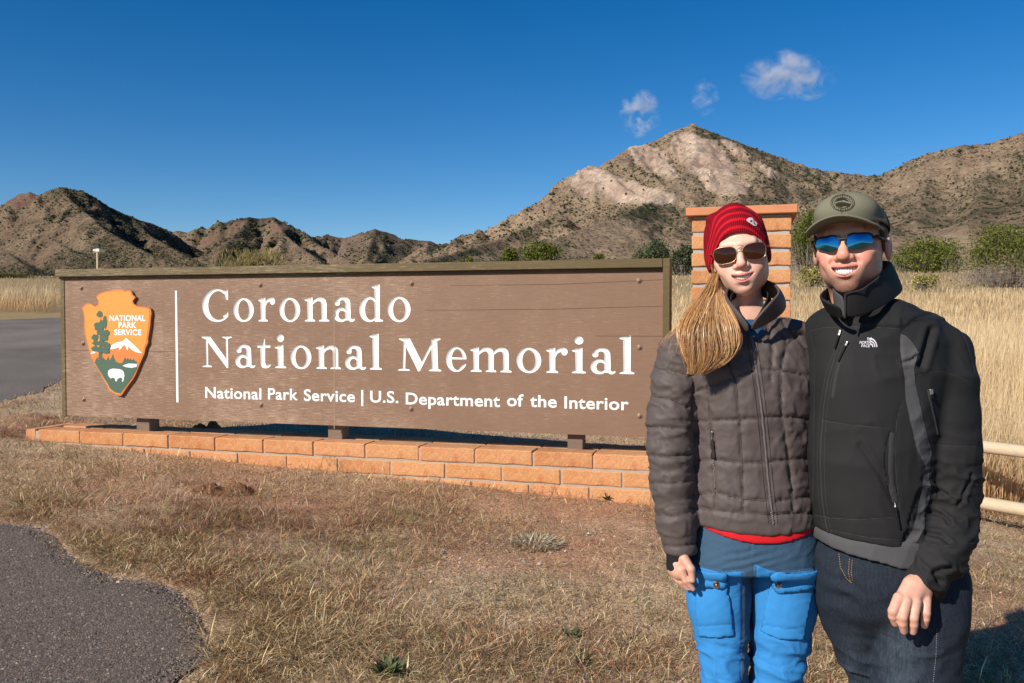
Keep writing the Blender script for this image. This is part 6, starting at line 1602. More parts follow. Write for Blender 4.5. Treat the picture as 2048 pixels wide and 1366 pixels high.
for x, y in ((1434, 1168.5), (1557.5, 1169)):
    p, n = hit(bp_, x, y); v_, f_ = dome(.0052, .0025, 16, 4); o = mesh_np('snap_button', v_, f_, M_SNAPRIM, wpo, smooth_=True); o.location = p + n * .0072; o.rotation_euler = n.to_track_quat('-Y', 'Z').to_euler()
    v_, f_ = dome(.0042, .0045, 14, 4); o2 = mesh_np('snap_cap', v_, f_, M_SNAP, wpo, smooth_=True); o2.location = o.location + n * .0008; o2.rotation_euler = o.rotation_euler
# boots
M_BOOT = fabric('boot_leather', (.06, .045, .035), .6, .3, 100, .001)
for s_, cx_ in (('l', 1455), ('r', 1560)):
    a = at(cx_, 1500, 2.22); g = gz(a.x, 2.22)
    bt = lambda P, a=a, g=g: smax(smin(d_ell(P, (a.x, 2.15, g + .03), (.048, .14, .055)), d_cap(P, (a.x, 2.22, g + .06), (a.x, 2.22, g + .16), .048, .05), .03), g + .002 - P[:, 2], .006)
    garment('boot', bt, (a.x - .08, 1.96, g - .02), (a.x + .08, 2.32, g + .24), .007, M_BOOT, WOMAN)

# --- hair: a long side ponytail of separate strands
def strands(name, n, path, width, parent, mat, r0=.0011, wave=.004, seed=0, segs=16, cols=None, lens=(.75, 1.0), flat=1.0):
    rg = np.random.default_rng(seed); K = len(path); P = np.array([tuple(at(*p[:3])) for p in path]); Wd = np.array(width)
    tt = np.linspace(0, 1, segs); V, F, C = [], [], []
    def interp(t): 
        s = np.minimum(t, 1.0) * (K - 1); i = np.clip(s.astype(int), 0, K - 2); f = (s - i)[:, None]
        def cr(A): a, b, c, d = A[np.maximum(i - 1, 0)], A[i], A[i + 1], A[np.minimum(i + 2, K - 1)]; return .5 * (2 * b + (c - a) * f + (2 * a - 5 * b + 4 * c - d) * f * f + (d - a + 3 * b - 3 * c) * f ** 3)
        return cr(P), cr(Wd)
    for k in range(n):
        L = rg.uniform(*lens); t = tt * L; c, w = interp(t)
        a0 = rg.uniform(-1, 1); a1 = np.clip(a0 + rg.normal(0, .55), -1.25, 1.1); a = a0 + (a1 - a0) * t; b = rg.uniform(-1, 1) * math.sqrt(max(0, 1 - a0 * a0)); clump = .86 + .28 * float(vnoise(a0 * 7.0 + 50, b * 2.0, seed=seed) > 0)
        lk = int((a0 + 1) * 4.2) + 10 * int((b if np.isscalar(b) else 0) > 0); lr = random.Random(lk * 7 + seed); lph, lfq, lam, lL, lc = lr.uniform(0, 6.28), lr.uniform(5, 9), lr.uniform(.002, .007), lr.uniform(.72, 1.0), lr.uniform(.74, 1.20)
        L *= lL; t = tt * L; c, w = interp(t); a = a0 + (a1 - a0) * t; clump = lc
        wv = wave * (rg.uniform(.2, 1.0)); ph = rg.uniform(0, 6.28); fq = rg.uniform(3, 9)
        x = c[:, 0] + a * w[:, 0] + lam * np.sin(t * lfq + lph) * t + wv * np.sin(t * fq + ph) * t ** .6; y = c[:, 1] + b * w[:, 1] * flat + lam * np.cos(t * lfq + lph * 2) * t + wv * np.cos(t * fq * .8 + ph) * t ** .6; z = c[:, 2] + .3 * wv * np.sin(t * 7 + ph)
        r = r0 * rg.uniform(.7, 1.4) * np.clip(1.15 - t / L * .9, .12, 1)
        base = len(V); tw = rg.normal(0, .5)
        for i in range(segs):
            dx, dy = math.cos(tw), math.sin(tw)
            V.append((x[i] - r[i] * dx, y[i] - r[i] * dy, z[i])); V.append((x[i] + r[i] * dx, y[i] + r[i] * dy, z[i]))
        for i in range(segs - 1): F.append((base + i * 2, base + i * 2 + 1, base + i * 2 + 3, base + i * 2 + 2))
        cc = np.array(cols[rg.integers(0, len(cols))]) * math.exp(rg.normal(0, .16)) * clump; C += [cc * (.75 + .4 * tt[i]) for i in range(segs) for q in range(2)]
    return mesh_np(name, np.array(V), np.array(F), mat, parent, smooth_=True, col=np.array(C))
t = NT('hair', .36, .55); M_HAIR = t.done(t.attr('Col')); t.b.inputs['Anisotropic'].default_value = .6
HC_ = [(.48, .245, .090), (.58, .33, .135), (.40, .185, .065), (.70, .45, .22), (.30, .13, .048)]
PT = [(1432, 548, 2.25), (1430, 564, 2.22), (1421, 592, 2.16), (1414, 625, 2.08), (1412, 660, 2.05), (1418, 695, 2.04), (1415, 722, 2.04), (1396, 748, 2.045)]
PW_ = [(.008, .010), (.013, .014), (.028, .017), (.047, .019), (.059, .018), (.058, .016), (.044, .013), (.018, .008)]
def pony(P): return d_chain(P, [(np.array(at(*p)) * np.array([1, 1, 1]), w) for p, w in zip(PT[:-1], (.008, .010, .014, .016, .016, .014, .010))], .01)
def pony_core(P):
    d = None
    for off in (-.62, -.2, .2, .62):
        c = [(np.array(at(*p)) + np.array([off * w[0], .004, 0]), max(.004, w[1] * .62 * (1 - .25 * abs(off)))) for p, w in zip(PT[:-1], PW_[:-1])]
        e = d_chain(P, c, .01); d = e if d is None else smin(d, e, .01)
    return d
hr, *_ = garment('ponytail', pony_core, (.35, 1.98, 1.22), (.62, 2.34, 1.58), .005, None, WOMAN, lambda V, N: .002 * np.sin(V[:, 0] * 700 + 2 * V[:, 2] * 30), lambda V: np.tile([.30, .145, .05], (len(V), 1)))
hr.data.materials.append(M_HAIR)
strands('hair_strands', 5600, PT, PW_, hr, M_HAIR, .00075, .006, 3, 15, HC_, (.86, 1.06), 1.25)
strands('ponytail_wisps', 170, [(1432, 545, 2.22), (1416, 590, 2.15), (1390, 640, 2.09), (1355, 680, 2.06), (1335, 715, 2.05)], [(.008, .008), (.02, .012), (.03, .015), (.035, .015), (.03, .01)], hr, M_HAIR, .0006, .010, 5, 14, HC_, (.5, 1.0))
strands('ponytail_locks', 140, [(1429, 545, 2.26), (1433, 575, 2.21), (1446, 612, 2.10), (1462, 650, 2.045), (1464, 688, 2.035), (1440, 724, 2.03), (1402, 746, 2.035)], [(.006, .006), (.01, .008), (.014, .01), (.018, .01), (.018, .01), (.014, .008), (.006, .005)], hr, M_HAIR, .0010, .004, 6, 24, HC_[:4], (.8, 1.0))
strands('temple_hair', 60, [(1423, 528, 2.20), (1425, 540, 2.21), (1428, 552, 2.22), (1430, 565, 2.22)], [(.002, .006), (.003, .008), (.005, .008), (.006, .006)], hr, M_HAIR, .0009, .001, 8, 8, HC_, (.8, 1.0))
# ================================================================== the man
MY = 2.06
MAN = empty('person', (0, 0, 0)); tag(MAN, 'Man in olive cap, blue mirrored sunglasses, black zip jacket and dark jeans', 'person')
MR = rot_zyx(math.radians(-31), math.radians(-1), math.radians(-3.0)) * 1.03
MO = np.array(at(1690, 485, 1.985)) + (MR @ np.array([0, .085, 0])) - np.array([.002, 0, 0])
MT_ = (MR, MO)
Vm, Fm = nets(head_field('m'), (-.11, -.13, -.20), (.11, .13, .14), .0024)
Cm = head_colors(Vm, 'm')
# short dark hair above and behind the ears
hz = (Vm[:, 2] > .012 - .6 * np.maximum(Vm[:, 1] - .02, 0)) & (Vm[:, 1] > -.035) & (np.abs(Vm[:, 0]) < .078)
Cm[hz] = (.07, .04, .025)
Vm = Vm @ MR.T + MO
def m_hand(P):
    d = d_chain(P, chain_px([(1850, 1135, 1.965, .030), (1836, 1172, 1.945, .028)]), .02)
    d = smin(d, d_chain(P, chain_px([(1822, 1170, 1.935, .019), (1800, 1203, 1.915, .0155)]), .01), .012)
    d = smin(d, d_chain(P, chain_px([(1832, 1172, 1.935, .020), (1824, 1210, 1.915, .0155)]), .01), .014)
    d = smin(d, d_chain(P, chain_px([(1846, 1178, 1.945, .019), (1848, 1205, 1.930, .0150)]), .01), .014)
    for pts in ([(1798, 1196, 1.915, .0132), (1786, 1222, 1.900, .0110), (1786, 1232, 1.904, .0104), (1790, 1246, 1.915, .0084)],
                [(1812, 1202, 1.910, .0132), (1805, 1234, 1.892, .0110), (1805, 1246, 1.896, .0104), (1808, 1262, 1.908, .0084)],
                [(1831, 1204, 1.912, .0130), (1827, 1236, 1.896, .0108), (1827, 1248, 1.900, .0102), (1826, 1263, 1.910, .0083)],
                [(1851, 1200, 1.925, .0124), (1852, 1226, 1.912, .0100), (1851, 1237, 1.915, .0094), (1849, 1251, 1.925, .0076)]):
        d = smin(d, d_chain(P, chain_px(pts), .002), .0022)
    d = smin(d, d_chain(P, chain_px([(1812, 1178, 1.965, .0150), (1796, 1206, 1.972, .0120), (1800, 1226, 1.965, .0095)]), .004), .008)
    return d
a_ = at(1770, 1275, 1.92); b_ = at(1890, 1125, 1.95)
Vn, Fn = nets(m_hand, (a_.x - .01, 1.86, a_.z - .01), (b_.x + .02, 2.02, b_.z + .01), .0020)
un, vn = to_px(Vn)
Cn = np.tile([.64, .35, .255], (len(Vn), 1)) * (1 + .07 * vnoise(Vn[:, 0] * 55, Vn[:, 1] * 55, Vn[:, 2] * 55 + .5, 3))[:, None]
kn = sum(np.exp(-((un - x) / 7) ** 2 - ((vn - y) / 5) ** 2) for x, y in ((1797, 1205), (1815, 1209), (1834, 1209), (1852, 1203), (1785, 1228), (1804, 1240), (1826, 1242), (1850, 1230)))
Cn = Cn * (1 - .28 * np.clip(kn, 0, 1)[:, None]) + np.array([.60, .22, .17]) * .28 * np.clip(kn, 0, 1)[:, None]
nails = sum(np.exp(-((un - x) / 4.2) ** 2 - ((vn - y) / 5) ** 2) for x, y in ((1791, 1246), (1808, 1260), (1826, 1261), (1847, 1249)))
Cn = Cn * (1 - .5 * np.clip(nails, 0, 1)[:, None]) + np.array([.74, .48, .40]) * .5 * np.clip(nails, 0, 1)[:, None]
mi = rows_px([(600, 1700, 1790, .05), (640, 1670, 1830, .07), (700, 1650, 1850, .085), (900, 1650, 1830, .10), (1080, 1660, 1880, .11), (1150, 1670, 1890, .10)], MY + .06)
def m_inner(P):
    d = d_loft(P, mi)
    for c in ([(1730, 1150, 2.15, .06), (1752, 1366, 2.14, .03), (1745, 1660, 2.2, .035)], [(1840, 1150, 2.1, .08), (1826, 1366, 2.06, .055), (1830, 1690, 2.1, .035)], [(1860, 700, 2.1, .05), (1900, 1000, 2.06, .04), (1850, 1140, 1.97, .027)]):
        d = smin(d, d_chain(P, chain_px(c), .03), .03)
    return d
Vk, Fk = nets(m_inner, (.55, 1.85, -.05), (1.25, 2.45, 1.47), .012)
join_body([(Vm, Fm, Cm), (Vn, Fn, Cn), (Vk, Fk, np.tile([.6, .33, .24], (len(Vk), 1)))], MAN)
make_teeth('m', MT_, MAN)
glasses(MAN, MT_, 'sport')
# short hair at the sides and nape
def m_hair(P):
    X = P.copy(); X[:, 0] = np.abs(X[:, 0])
    d = d_ell(P, (0, .020, .030), (.0790, .0985, .088)); d = smax(d, P[:, 2] - .06, .004)
    d = smax(d, (-.012 - .55 * np.maximum(P[:, 1] - .03, 0)) - P[:, 2], .004)
    d = smax(d, -.030 - P[:, 1], .003)
    side = d_cap(X, (.0755, -.040, .024), (.0745, -.022, -.020), .007, .0035)
    return np.minimum(d, side)
Vz, Fz = nets(m_hair, (-.10, -.06, -.09), (.10, .14, .08), .0026); Vz = Vz + normals(Vz, Fz) * (.0012 * vnoise(Vz[:, 0] * 160, Vz[:, 1] * 160, Vz[:, 2] * 60 + .5, 4))[:, None]
t = NT('short_hair', .7, .3); M_SHORT = t.done(t.mix(t.noise(t.coord('Object'), 300, 2, .6), (.035, .020, .012), (.10, .055, .03)))
mesh_np('hair', Vz @ MR.T + MO, Fz, M_SHORT, MAN, smooth_=True)

# --- cap
def cap_field(P):
    x, y, z = P[:, 0], P[:, 1], P[:, 2]
    d = d_ell(P, (0, .012, .030), (.0855, .1040, .090))
    d = smin(d, d_ell(P, (0, -.036, .070), (.070, .064, .050)), .014); d = smin(d, d_ell(P, (0, -.052, .074), (.064, .048, .036)), .014)
    base = .044 - .22 * np.maximum(y + .03, 0)
    d = smax(d, -(d + .0055), .002)
    return smax(d, base - z, .003)
Vc, Fc = nets(cap_field, (-.11, -.14, -.01), (.11, .14, .15), .0026)
M_CAP = fabric('olive_twill', (.155, .150, .105), .9, .15, 500, .0006, .08, .1)
M_CAPDK = fabric('dark_mesh', (.040, .038, .030), .95, .1, 160, .003, .1)
yb = Vc[:, 1]
Vcw = Vc @ MR.T + MO
capc = np.where((yb > -.004)[:, None], np.array([.050, .047, .036]), np.array([.165, .160, .112]))
seam = (np.abs(Vc[:, 0]) < .0012) & (Vc[:, 1] < -.005)
capc[seam] = (.08, .078, .055)
seam = (np.abs(yb + .0045) < .0016); capc[seam] = (.05, .048, .034)
t = NT('cap_cloth', .9, .15); n_ = t.noise(t.coord('Object'), 500, 2, .6); g_ = t.noise(t.coord('Object'), 14, 4, .6)
M_CAPV = t.done(t.mix(.6, t.attr('Col'), t.ramp(g_, [(.3, .86), (.7, 1.12)]), 'MULTIPLY'), normal=t.bump(n_, .5, .0006))
CAP = mesh_np('baseball_cap', Vcw, Fc, M_CAPV, MAN, smooth_=True, col=capc); cb = bvh_of(Vcw, Fc)
def brim_pts():
    rows = []
    for r in np.linspace(0, 1, 9):
        row = []
        for a in np.linspace(-1, 1, 17):
            th = a * 1.12
            x0, y0 = .076 * math.sin(th), .012 - .102 * math.cos(th) * 1.0
            ex = .088 * math.sin(th * 1.02); ey = -.088 - .072 * math.cos(th) ** .8 if abs(a) < 1 else -.080
            x = x0 + (ex - x0) * r; y = y0 + (min(ey, y0 - .004) - y0) * r * (math.cos(th * .97) ** .35)
            z = .049 + .003 * r - 4.3 * x * x * (.80 + .25 * r)
            row.append(Vector(tuple(MR @ np.array([x, y, z]) + MO)))
        rows.append(row)
    return rows
BR = brim_pts(); brim = grid_surface('brim', BR, M_CAP, CAP, .0045, 1)
tube('brim_edge', BR[-1], .0028, M_CAP, CAP, 6)
tube('top_button', [tuple(MR @ np.array([0, .006, .1195]) + MO), tuple(MR @ np.array([0, .006, .1235]) + MO)], .007, M_CAP, CAP, 10)
M_INK = fabric('dark_print', (.022, .018, .010), .9)
lc = (1685.5, 406); el = lambda rx, ry, dx=0, dy=0, n=30: ell(lc[0] + dx, lc[1] + dy, rx, ry, n)
def ringpoly(rx, ry, w, n=36):
    return [[(lc[0] + (rx + s) * math.cos(a), lc[1] + (ry + s) * math.sin(a)) for s, a in ((0, 2 * math.pi * k / n), (0, 2 * math.pi * (k + 1) / n), (-w, 2 * math.pi * (k + 1) / n), (-w, 2 * math.pi * k / n))] for k in range(n)]
badge = drape_fill('cap_badge', ringpoly(24, 16.5, 1.1) + ringpoly(16.5, 10.8, 1.0), cb, M_INK, CAP, .0012, 2.5)
lett = []
for k in range(26):
    a = 2 * math.pi * k / 26 + .1; x, y = lc[0] + 20.2 * math.cos(a), lc[1] + 13.6 * math.sin(a); w = 1.1 if k % 3 else .8
    lett.append([(x - w, y - 1.3), (x + w, y - 1.3), (x + w * .5, y), (x + w, y + 1.3), (x - w, y + 1.3), (x - w * .4, y)])
drape_fill('badge_marks', lett, cb, M_INK, CAP, .0014, 2)
drape_fill('badge_hills', [[(1671, 404), (1676, 399), (1681, 397), (1687, 396), (1693, 399), (1699, 404), (1692, 402), (1686, 400), (1678, 402)], [(1671, 408), (1677, 405), (1690, 405), (1700, 408), (1696, 413), (1688, 412), (1681, 414), (1673, 412)]], cb, M_INK, CAP, .0014, 2)
drape_line('cap_stitching', [[(1640, 441), (1660, 432), (1690, 431), (1725, 436), (1757, 447)], [(1753, 400), (1760, 425), (1764, 452)]], cb, fabric('cap_thread', (.09, .085, .06), .9), CAP, .0014, 0, 4, .0008)

# --- jacket
MJ_ROWS = [(602, 1690, 1790, .06), (620, 1660, 1822, .09), (642, 1634, 1868, .115), (680, 1622, 1892, .135), (740, 1618, 1890, .150), (820, 1617, 1872, .155), (900, 1616, 1858, .155), (980, 1618, 1852, .150), (1040, 1626, 1850, .150), (1075, 1633, 1848, .150), (1110, 1640, 1846, .150)]
MJ_ROWS = rows_px(MJ_ROWS, MY + .05)
MJ_ARM = chain_px([(1850, 680, 2.10, .066), (1874, 712, 2.09, .076), (1878, 765, 2.075, .0825), (1884, 830, 2.065, .0795), (1892, 900, 2.055, .0740), (1897, 960, 2.05, .0700), (1898, 1005, 2.045, .0680), (1893, 1060, 2.02, .0650), (1880, 1110, 1.99, .0620), (1850, 1155, 1.965, .0480), (1830, 1186, 1.95, .0440)])
cu0 = np.array(at(1832, 1176, 1.95)); cun = np.array(at(1850, 1145, 1.97)) - np.array(at(1820, 1202, 1.94)); cun /= np.linalg.norm(cun)
def m_hem(P, y0, y1, y2, Yd=1.95):
    "height of the slanting hem: picture height at x=1635, 1680 and 1850"
    z0, z1, z2 = at(1635, y0, Yd).z, at(1680, y1, Yd).z, at(1850, y2, Yd).z; x0, x1, x2 = at(1635, y0, Yd).x, at(1680, y1, Yd).x, at(1850, y2, Yd).x
    return np.interp(P[:, 0], [x0, x1, x2], [z0, z1, z2])
def mj(P):
    d = d_loft(P, MJ_ROWS, 2.35)
    d = smax(d, m_hem(P, 1066, 1086, 1108) - P[:, 2], .006)
    a = d_chain(P, MJ_ARM, .02); a = smax(a, -((P - cu0) @ cun), .004)
    d = smin(d, a, .012)
    d = smin(d, d_chain(P, chain_px([(1668, 672, 2.18, .075), (1625, 715, 2.32, .062), (1560, 790, 2.42, .055), (1480, 850, 2.46, .05)]), .02), .03)
    d = smax(d, -d_ell(P, tuple(at(1706, 612, 1.98)), (.045, .07, .042)), .006)
    return d
MZ = [(1689, 632), (1687, 660), (1681, 684), (1668, 720), (1656, 760), (1648, 810), (1643, 870), (1641, 930), (1644, 1000), (1652, 1050), (1661, 1080)]
PANEL = [(1801, 668), (1812, 672), (1826, 686), (1837, 705), (1828, 735), (1830, 765), (1840, 810), (1850, 855), (1858, 885), (1863, 905), (1860, 930), (1857, 955), (1863, 978), (1856, 1005), (1848, 1030), (1850, 1052), (1836, 1080), (1822, 1100), (1818, 1130), (1808, 1142), (1800, 1150), (1796, 1140), (1806, 1110), (1812, 1080), (1824, 1060), (1832, 1035), (1836, 1010), (1842, 985), (1846, 960), (1850, 932), (1834, 900), (1822, 850), (1811, 800), (1808, 752), (1800, 700)]
MSEAM = [[(1619, 662), (1650, 655), (1705, 653), (1760, 655), (1800, 658)], [(1648, 842), (1700, 850), (1772, 857)], [(1630, 1030), (1660, 1036), (1720, 1040), (1786, 1035)], [(1660, 1060), (1740, 1076), (1820, 1082)],
         [(1805, 803), (1793, 845), (1790, 900), (1793, 960), (1800, 1020), (1808, 1098)], [(1690, 640), (1740, 622), (1780, 598), (1806, 576)], [(1835, 752), (1860, 745), (1880, 742), (1915, 752), (1940, 765)], [(1860, 888), (1890, 892), (1958, 894)], [(1800, 668), (1830, 640), (1862, 630), (1895, 634), (1916, 648)], [(1916, 648), (1935, 690), (1950, 745)], [(1620, 668), (1630, 700), (1628, 850), (1626, 1000)]]
def mj_disp(V, N):
    u, v = to_px(V); d = poly_px(V, MSEAM + [PANEL[:19]], 8); fr = np.clip(-N[:, 1] * 3 + .3, 0, 1)
    arm = in_poly(u, v, [(1800, 640), (1930, 640), (1970, 760), (1975, 1130), (1900, 1220), (1790, 1200), (1800, 1100), (1845, 950), (1806, 760)])
    c = np.where(arm, creases(V, 9, .0045, (1, .7, 1.1), 71, 2.2) + smooth(880, 960, v) * creases(V, 15, .0095, (.8, .6, 1.6), 72, 3.4), creases(V, 6.5, .0050, (1.2, .6, .9), 73, 2))
    yp = [(1700, 640), (1806, 570), (1850, 600), (1918, 642), (1862, 632), (1832, 642), (1798, 668), (1800, 660), (1700, 655)]; yd = seg_dist(u, v, yp); yoke = .006 * np.where(in_poly(u, v, yp), smooth(0, 9, yd), 0)
    pleat = 0
    for ln, wd, dp in (([(1862, 662), (1850, 700), (1842, 730)], 7, .010), ([(1864, 978), (1880, 982), (1905, 998)], 4, .007), ([(1858, 1020), (1885, 1030), (1900, 1045)], 4, .008), ([(1850, 1066), (1880, 1070), (1900, 1085)], 4, .007), ([(1900, 1135), (1870, 1145), (1885, 1165)], 6, .010), ([(1945, 950), (1935, 980), (1918, 1010)], 4, .006), ([(1832, 712), (1822, 722), (1808, 724)], 4, .006), ([(1775, 612), (1740, 640), (1700, 648)], 5, .003), ([(1720, 890), (1760, 950), (1790, 1010)], 5, .003)):
        dd = seg_dist(u, v, ln, closed=False); pleat = pleat - dp * np.exp(-(dd / wd) ** 2) + dp * .5 * np.exp(-((dd - wd * 1.8) / wd) ** 2)
    return c + yoke * fr + pleat * fr - .0018 * np.exp(-(d / 2.2) ** 2) * fr + .0012 * in_poly(u, v, PANEL) * 0
def mj_col(V):
    u, v = to_px(V); C = np.tile([.0165, .0165, .0175], (len(V), 1))
    return C
M_MJ = fabric('softshell', None, .78, .22, 700, .0007, .12, .0, 12)
mjo, Vq, Fq, bq = garment('black_jacket', mj, (.42, 1.80, .72), (1.36, 2.62, 1.46), .0050, M_MJ, MAN, mj_disp, mj_col)
M_BSEAM = fabric('charcoal_thread', (.045, .045, .048), .9); M_BTAPE = fabric('charcoal_tape', (.035, .035, .036), .85)
drape_line('seam_stitching', MSEAM, bq, M_BSEAM, mjo, .0016, -.0002, 4, .0008)
panel_poly = [p for i, p in enumerate(PANEL)]
sp_o = drape_fill('sleeve_panel', [PANEL], bq, fabric('grey_panel', (.070, .070, .074), .88, .15, 420, .0012, .12, 0, 90), mjo, .0012, 3.0)
drape_line('sleeve_panel_seam', [PANEL[:19]], bq, fabric('black_cord', (.012, .012, .014), .9), mjo, .0036, 0, 4, .002)
M_CHARZ = fabric('zip_coil', (.028, .028, .030), .7, .3, 900, .001)
drape_line('zip_placket', [MZ], bq, M_BTAPE, mjo, .012, -.0010, 5, .0018); drape_line('zip', [MZ], bq, M_CHARZ, mjo, .0045, .0006, 5, .002)
drape_line('zip_seam', [[(x - 7, y) for x, y in MZ], [(x + 7, y) for x, y in MZ]], bq, M_BSEAM, mjo, .0015, -.0002, 5, .0008)
drape_line('chest_zip', [[(1698, 680), (1690, 700), (1679, 725), (1671, 755), (1665, 795)]], bq, M_BTAPE, mjo, .010, .0004, 5, .0022)
drape_line('sleeve_zip', [[(1857, 778), (1861, 800), (1868, 830), (1876, 868)]], bq, M_BTAPE, mjo, .009, .0004, 5, .0022)
drape_line('pocket_zip', [[(1786, 865), (1783, 900), (1782, 940), (1785, 975), (1789, 1005)]], bq, M_BTAPE, mjo, .016, .0004, 5, .0022)
drape_line('pocket_opening', [[(1779, 862), (1772, 885), (1768, 915), (1770, 950), (1777, 985), (1788, 1010)]], bq, fabric('black_cord', (.006, .006, .007), .9), mjo, .006, -.001, 4, .002)
for a in ((1682, 661, 1679, 672, 4.5), (1696, 683, 1692, 692, 4.5), (1859, 778, 1860, 789, 5), (1788, 1005, 1789, 1016, 5)): pull('zip_pull', a[0], a[1], a[2], a[3], bq, M_METAL, mjo, a[4])
M_PCORD = fabric('pull_cord', (.010, .010, .012), .8)
for a in ((1679, 673, 1671, 697, 3), (1692, 693, 1678, 723, 3.5), (1860, 790, 1863, 798, 5), (1790, 1017, 1797, 1057, 3.5)): pull('pull_cord', a[0], a[1], a[2], a[3], bq, M_PCORD, mjo, a[4])
# collar: stands at the back and the wearer's left, the free flap leans outward
mc = at(1725, 600, 2.14)
M_MJS = fabric('softshell_plain', (.0165, .0165, .0175), .78, .22, 700, .0007, .12, 0, 12)
cb0 = pts3([(1689, 636, 1.955), (1725, 632, 1.955), (1768, 612, 1.985), (1802, 588, 2.06), (1808, 575, 2.16), (1775, 560, 2.24), (1720, 560, 2.27)])
ct0 = pts3([(1690, 588, 1.945), (1722, 580, 1.945), (1752, 558, 1.985), (1778, 528, 2.06), (1784, 522, 2.14), (1755, 520, 2.21), (1715, 525, 2.24)])
grid_surface('collar', mid_rows(cb0, ct0, 4, .003, mc), M_MJS, MAN, .006)
cb1 = pts3([(1686, 638, 1.960), (1668, 632, 1.98), (1652, 622, 2.03), (1650, 606, 2.11), (1668, 590, 2.19), (1700, 575, 2.25), (1722, 565, 2.27)])
ct1 = pts3([(1684, 618, 1.945), (1660, 606, 1.94), (1637, 595, 1.97), (1644, 584, 2.05), (1660, 572, 2.13), (1690, 550, 2.21), (1718, 528, 2.24)])
grid_surface('collar', mid_rows(cb1, ct1, 4, .001, mc), M_MJS, MAN, .006)
M_CHAR = fabric('charcoal_knit', (.075, .076, .080), .9, .15, 350, .001, .15)
nf0 = pts3([(1690, 640, 1.985), (1672, 630, 2.01), (1665, 612, 2.07), (1690, 596, 2.15), (1740, 590, 2.18), (1770, 600, 2.09), (1745, 625, 2.0), (1705, 640, 1.985)])
nf1 = pts3([(1688, 592, 1.975), (1670, 584, 2.0), (1662, 570, 2.07), (1692, 562, 2.15), (1740, 556, 2.18), (1768, 566, 2.09), (1742, 590, 2.0), (1704, 602, 1.98)])
grid_surface('inner_collar', mid_rows(nf0, nf1, 3), M_CHAR, MAN, .004)
tube('collar_piping', [p + Vector((0, -.005, 0)) for p in ct0[:4]], .0018, M_BTAPE, MAN, 6)
tube('collar_piping', [p + Vector((-.001, -.005, 0)) for p in (cb0[0], (cb0[0] + ct0[0]) / 2, ct0[0])], .0022, M_BTAPE, MAN, 6)
# chest logo: lettering and quarter dome
M_LOGO = fabric('white_embroidery', (.62, .60, .66), .7)
def drape_text(name, s, x0, x1, yb, cap, bvh, mat, parent, lift=.0012, slant=.18, bold=.02):
    cu = bpy.data.curves.new('tmp', 'FONT'); cu.body = s; cu.size = 1; cu.offset = bold; cu.resolution_u = 2
    ob = bpy.data.objects.new('tmp', cu); COL.objects.link(ob); me = bpy.data.meshes.new_from_object(ob.evaluated_get(bpy.context.evaluated_depsgraph_get())); bpy.data.objects.remove(ob)
    n = len(me.vertices); a = np.empty(n * 3, np.float32); me.vertices.foreach_get('co', a); a = a.reshape(-1, 3); fx0, fx1 = a[:, 0].min(), a[:, 0].max(); out = []
    for x, y, _ in a:
        h = y / CAPH * cap; u = x0 + (x - fx0) / (fx1 - fx0) * (x1 - x0) + h * slant; v = yb - h + (u - x0) * .03
        p, nn = hit(bvh, u, v); p = p if p is not None else Vector((0, 0, 0)); out.append(tuple(p + (nn or Vector((0, 0, 0))) * lift))
    me.vertices.foreach_set('co', np.array(out, np.float32).ravel()); me.update(); me.name = name; me.materials.clear(); me.materials.append(mat)
    o = bpy.data.objects.new(name, me); COL.objects.link(o); o.parent = parent; return o
drape_text('chest_lettering', 'THE', 1733, 1742.5, 681, 5.6, bq, M_LOGO, mjo); drape_text('chest_lettering', 'NORTH', 1719, 1740.5, 687.4, 5.4, bq, M_LOGO, mjo); drape_text('chest_lettering', 'FACE', 1722.5, 1739.5, 694, 5.4, bq, M_LOGO, mjo)
arc = []
for r0, r1 in ((11.4, 13.6), (7.6, 9.6), (3.6, 5.8)):
    n_ = 10; A = [(1740.8 + r1 * math.cos(a), 694.2 - (r1 * 1.32) * math.sin(a)) for a in np.linspace(0, math.pi / 2 + .15, n_)]; B = [(1740.8 + r0 * math.cos(a), 694.2 - (r0 * 1.32) * math.sin(a)) for a in np.linspace(0, math.pi / 2 + .15, n_)]; arc.append(A + B[::-1])
drape_fill('chest_logo', arc, bq, M_LOGO, mjo, .0012, 1.5)
# grey shirt hem below the jacket
TEE = rows_px([(1050, 1626, 1866, .150), (1100, 1630, 1872, .155), (1150, 1632, 1880, .158)], MY + .05)
def teef(P):
    d = d_loft(P, TEE, 2.35); d = smax(d, -(d + .008), .001)
    return smax(d, m_hem(P, 1076, 1114, 1150, 1.94) - P[:, 2], .003)
garment('grey_shirt', teef, (.62, 1.84, .72), (1.1, 2.4, .98), .0045, M_CHAR, MAN, lambda V, N: creases(V, 8, .003, (1, .6, .6), 81))
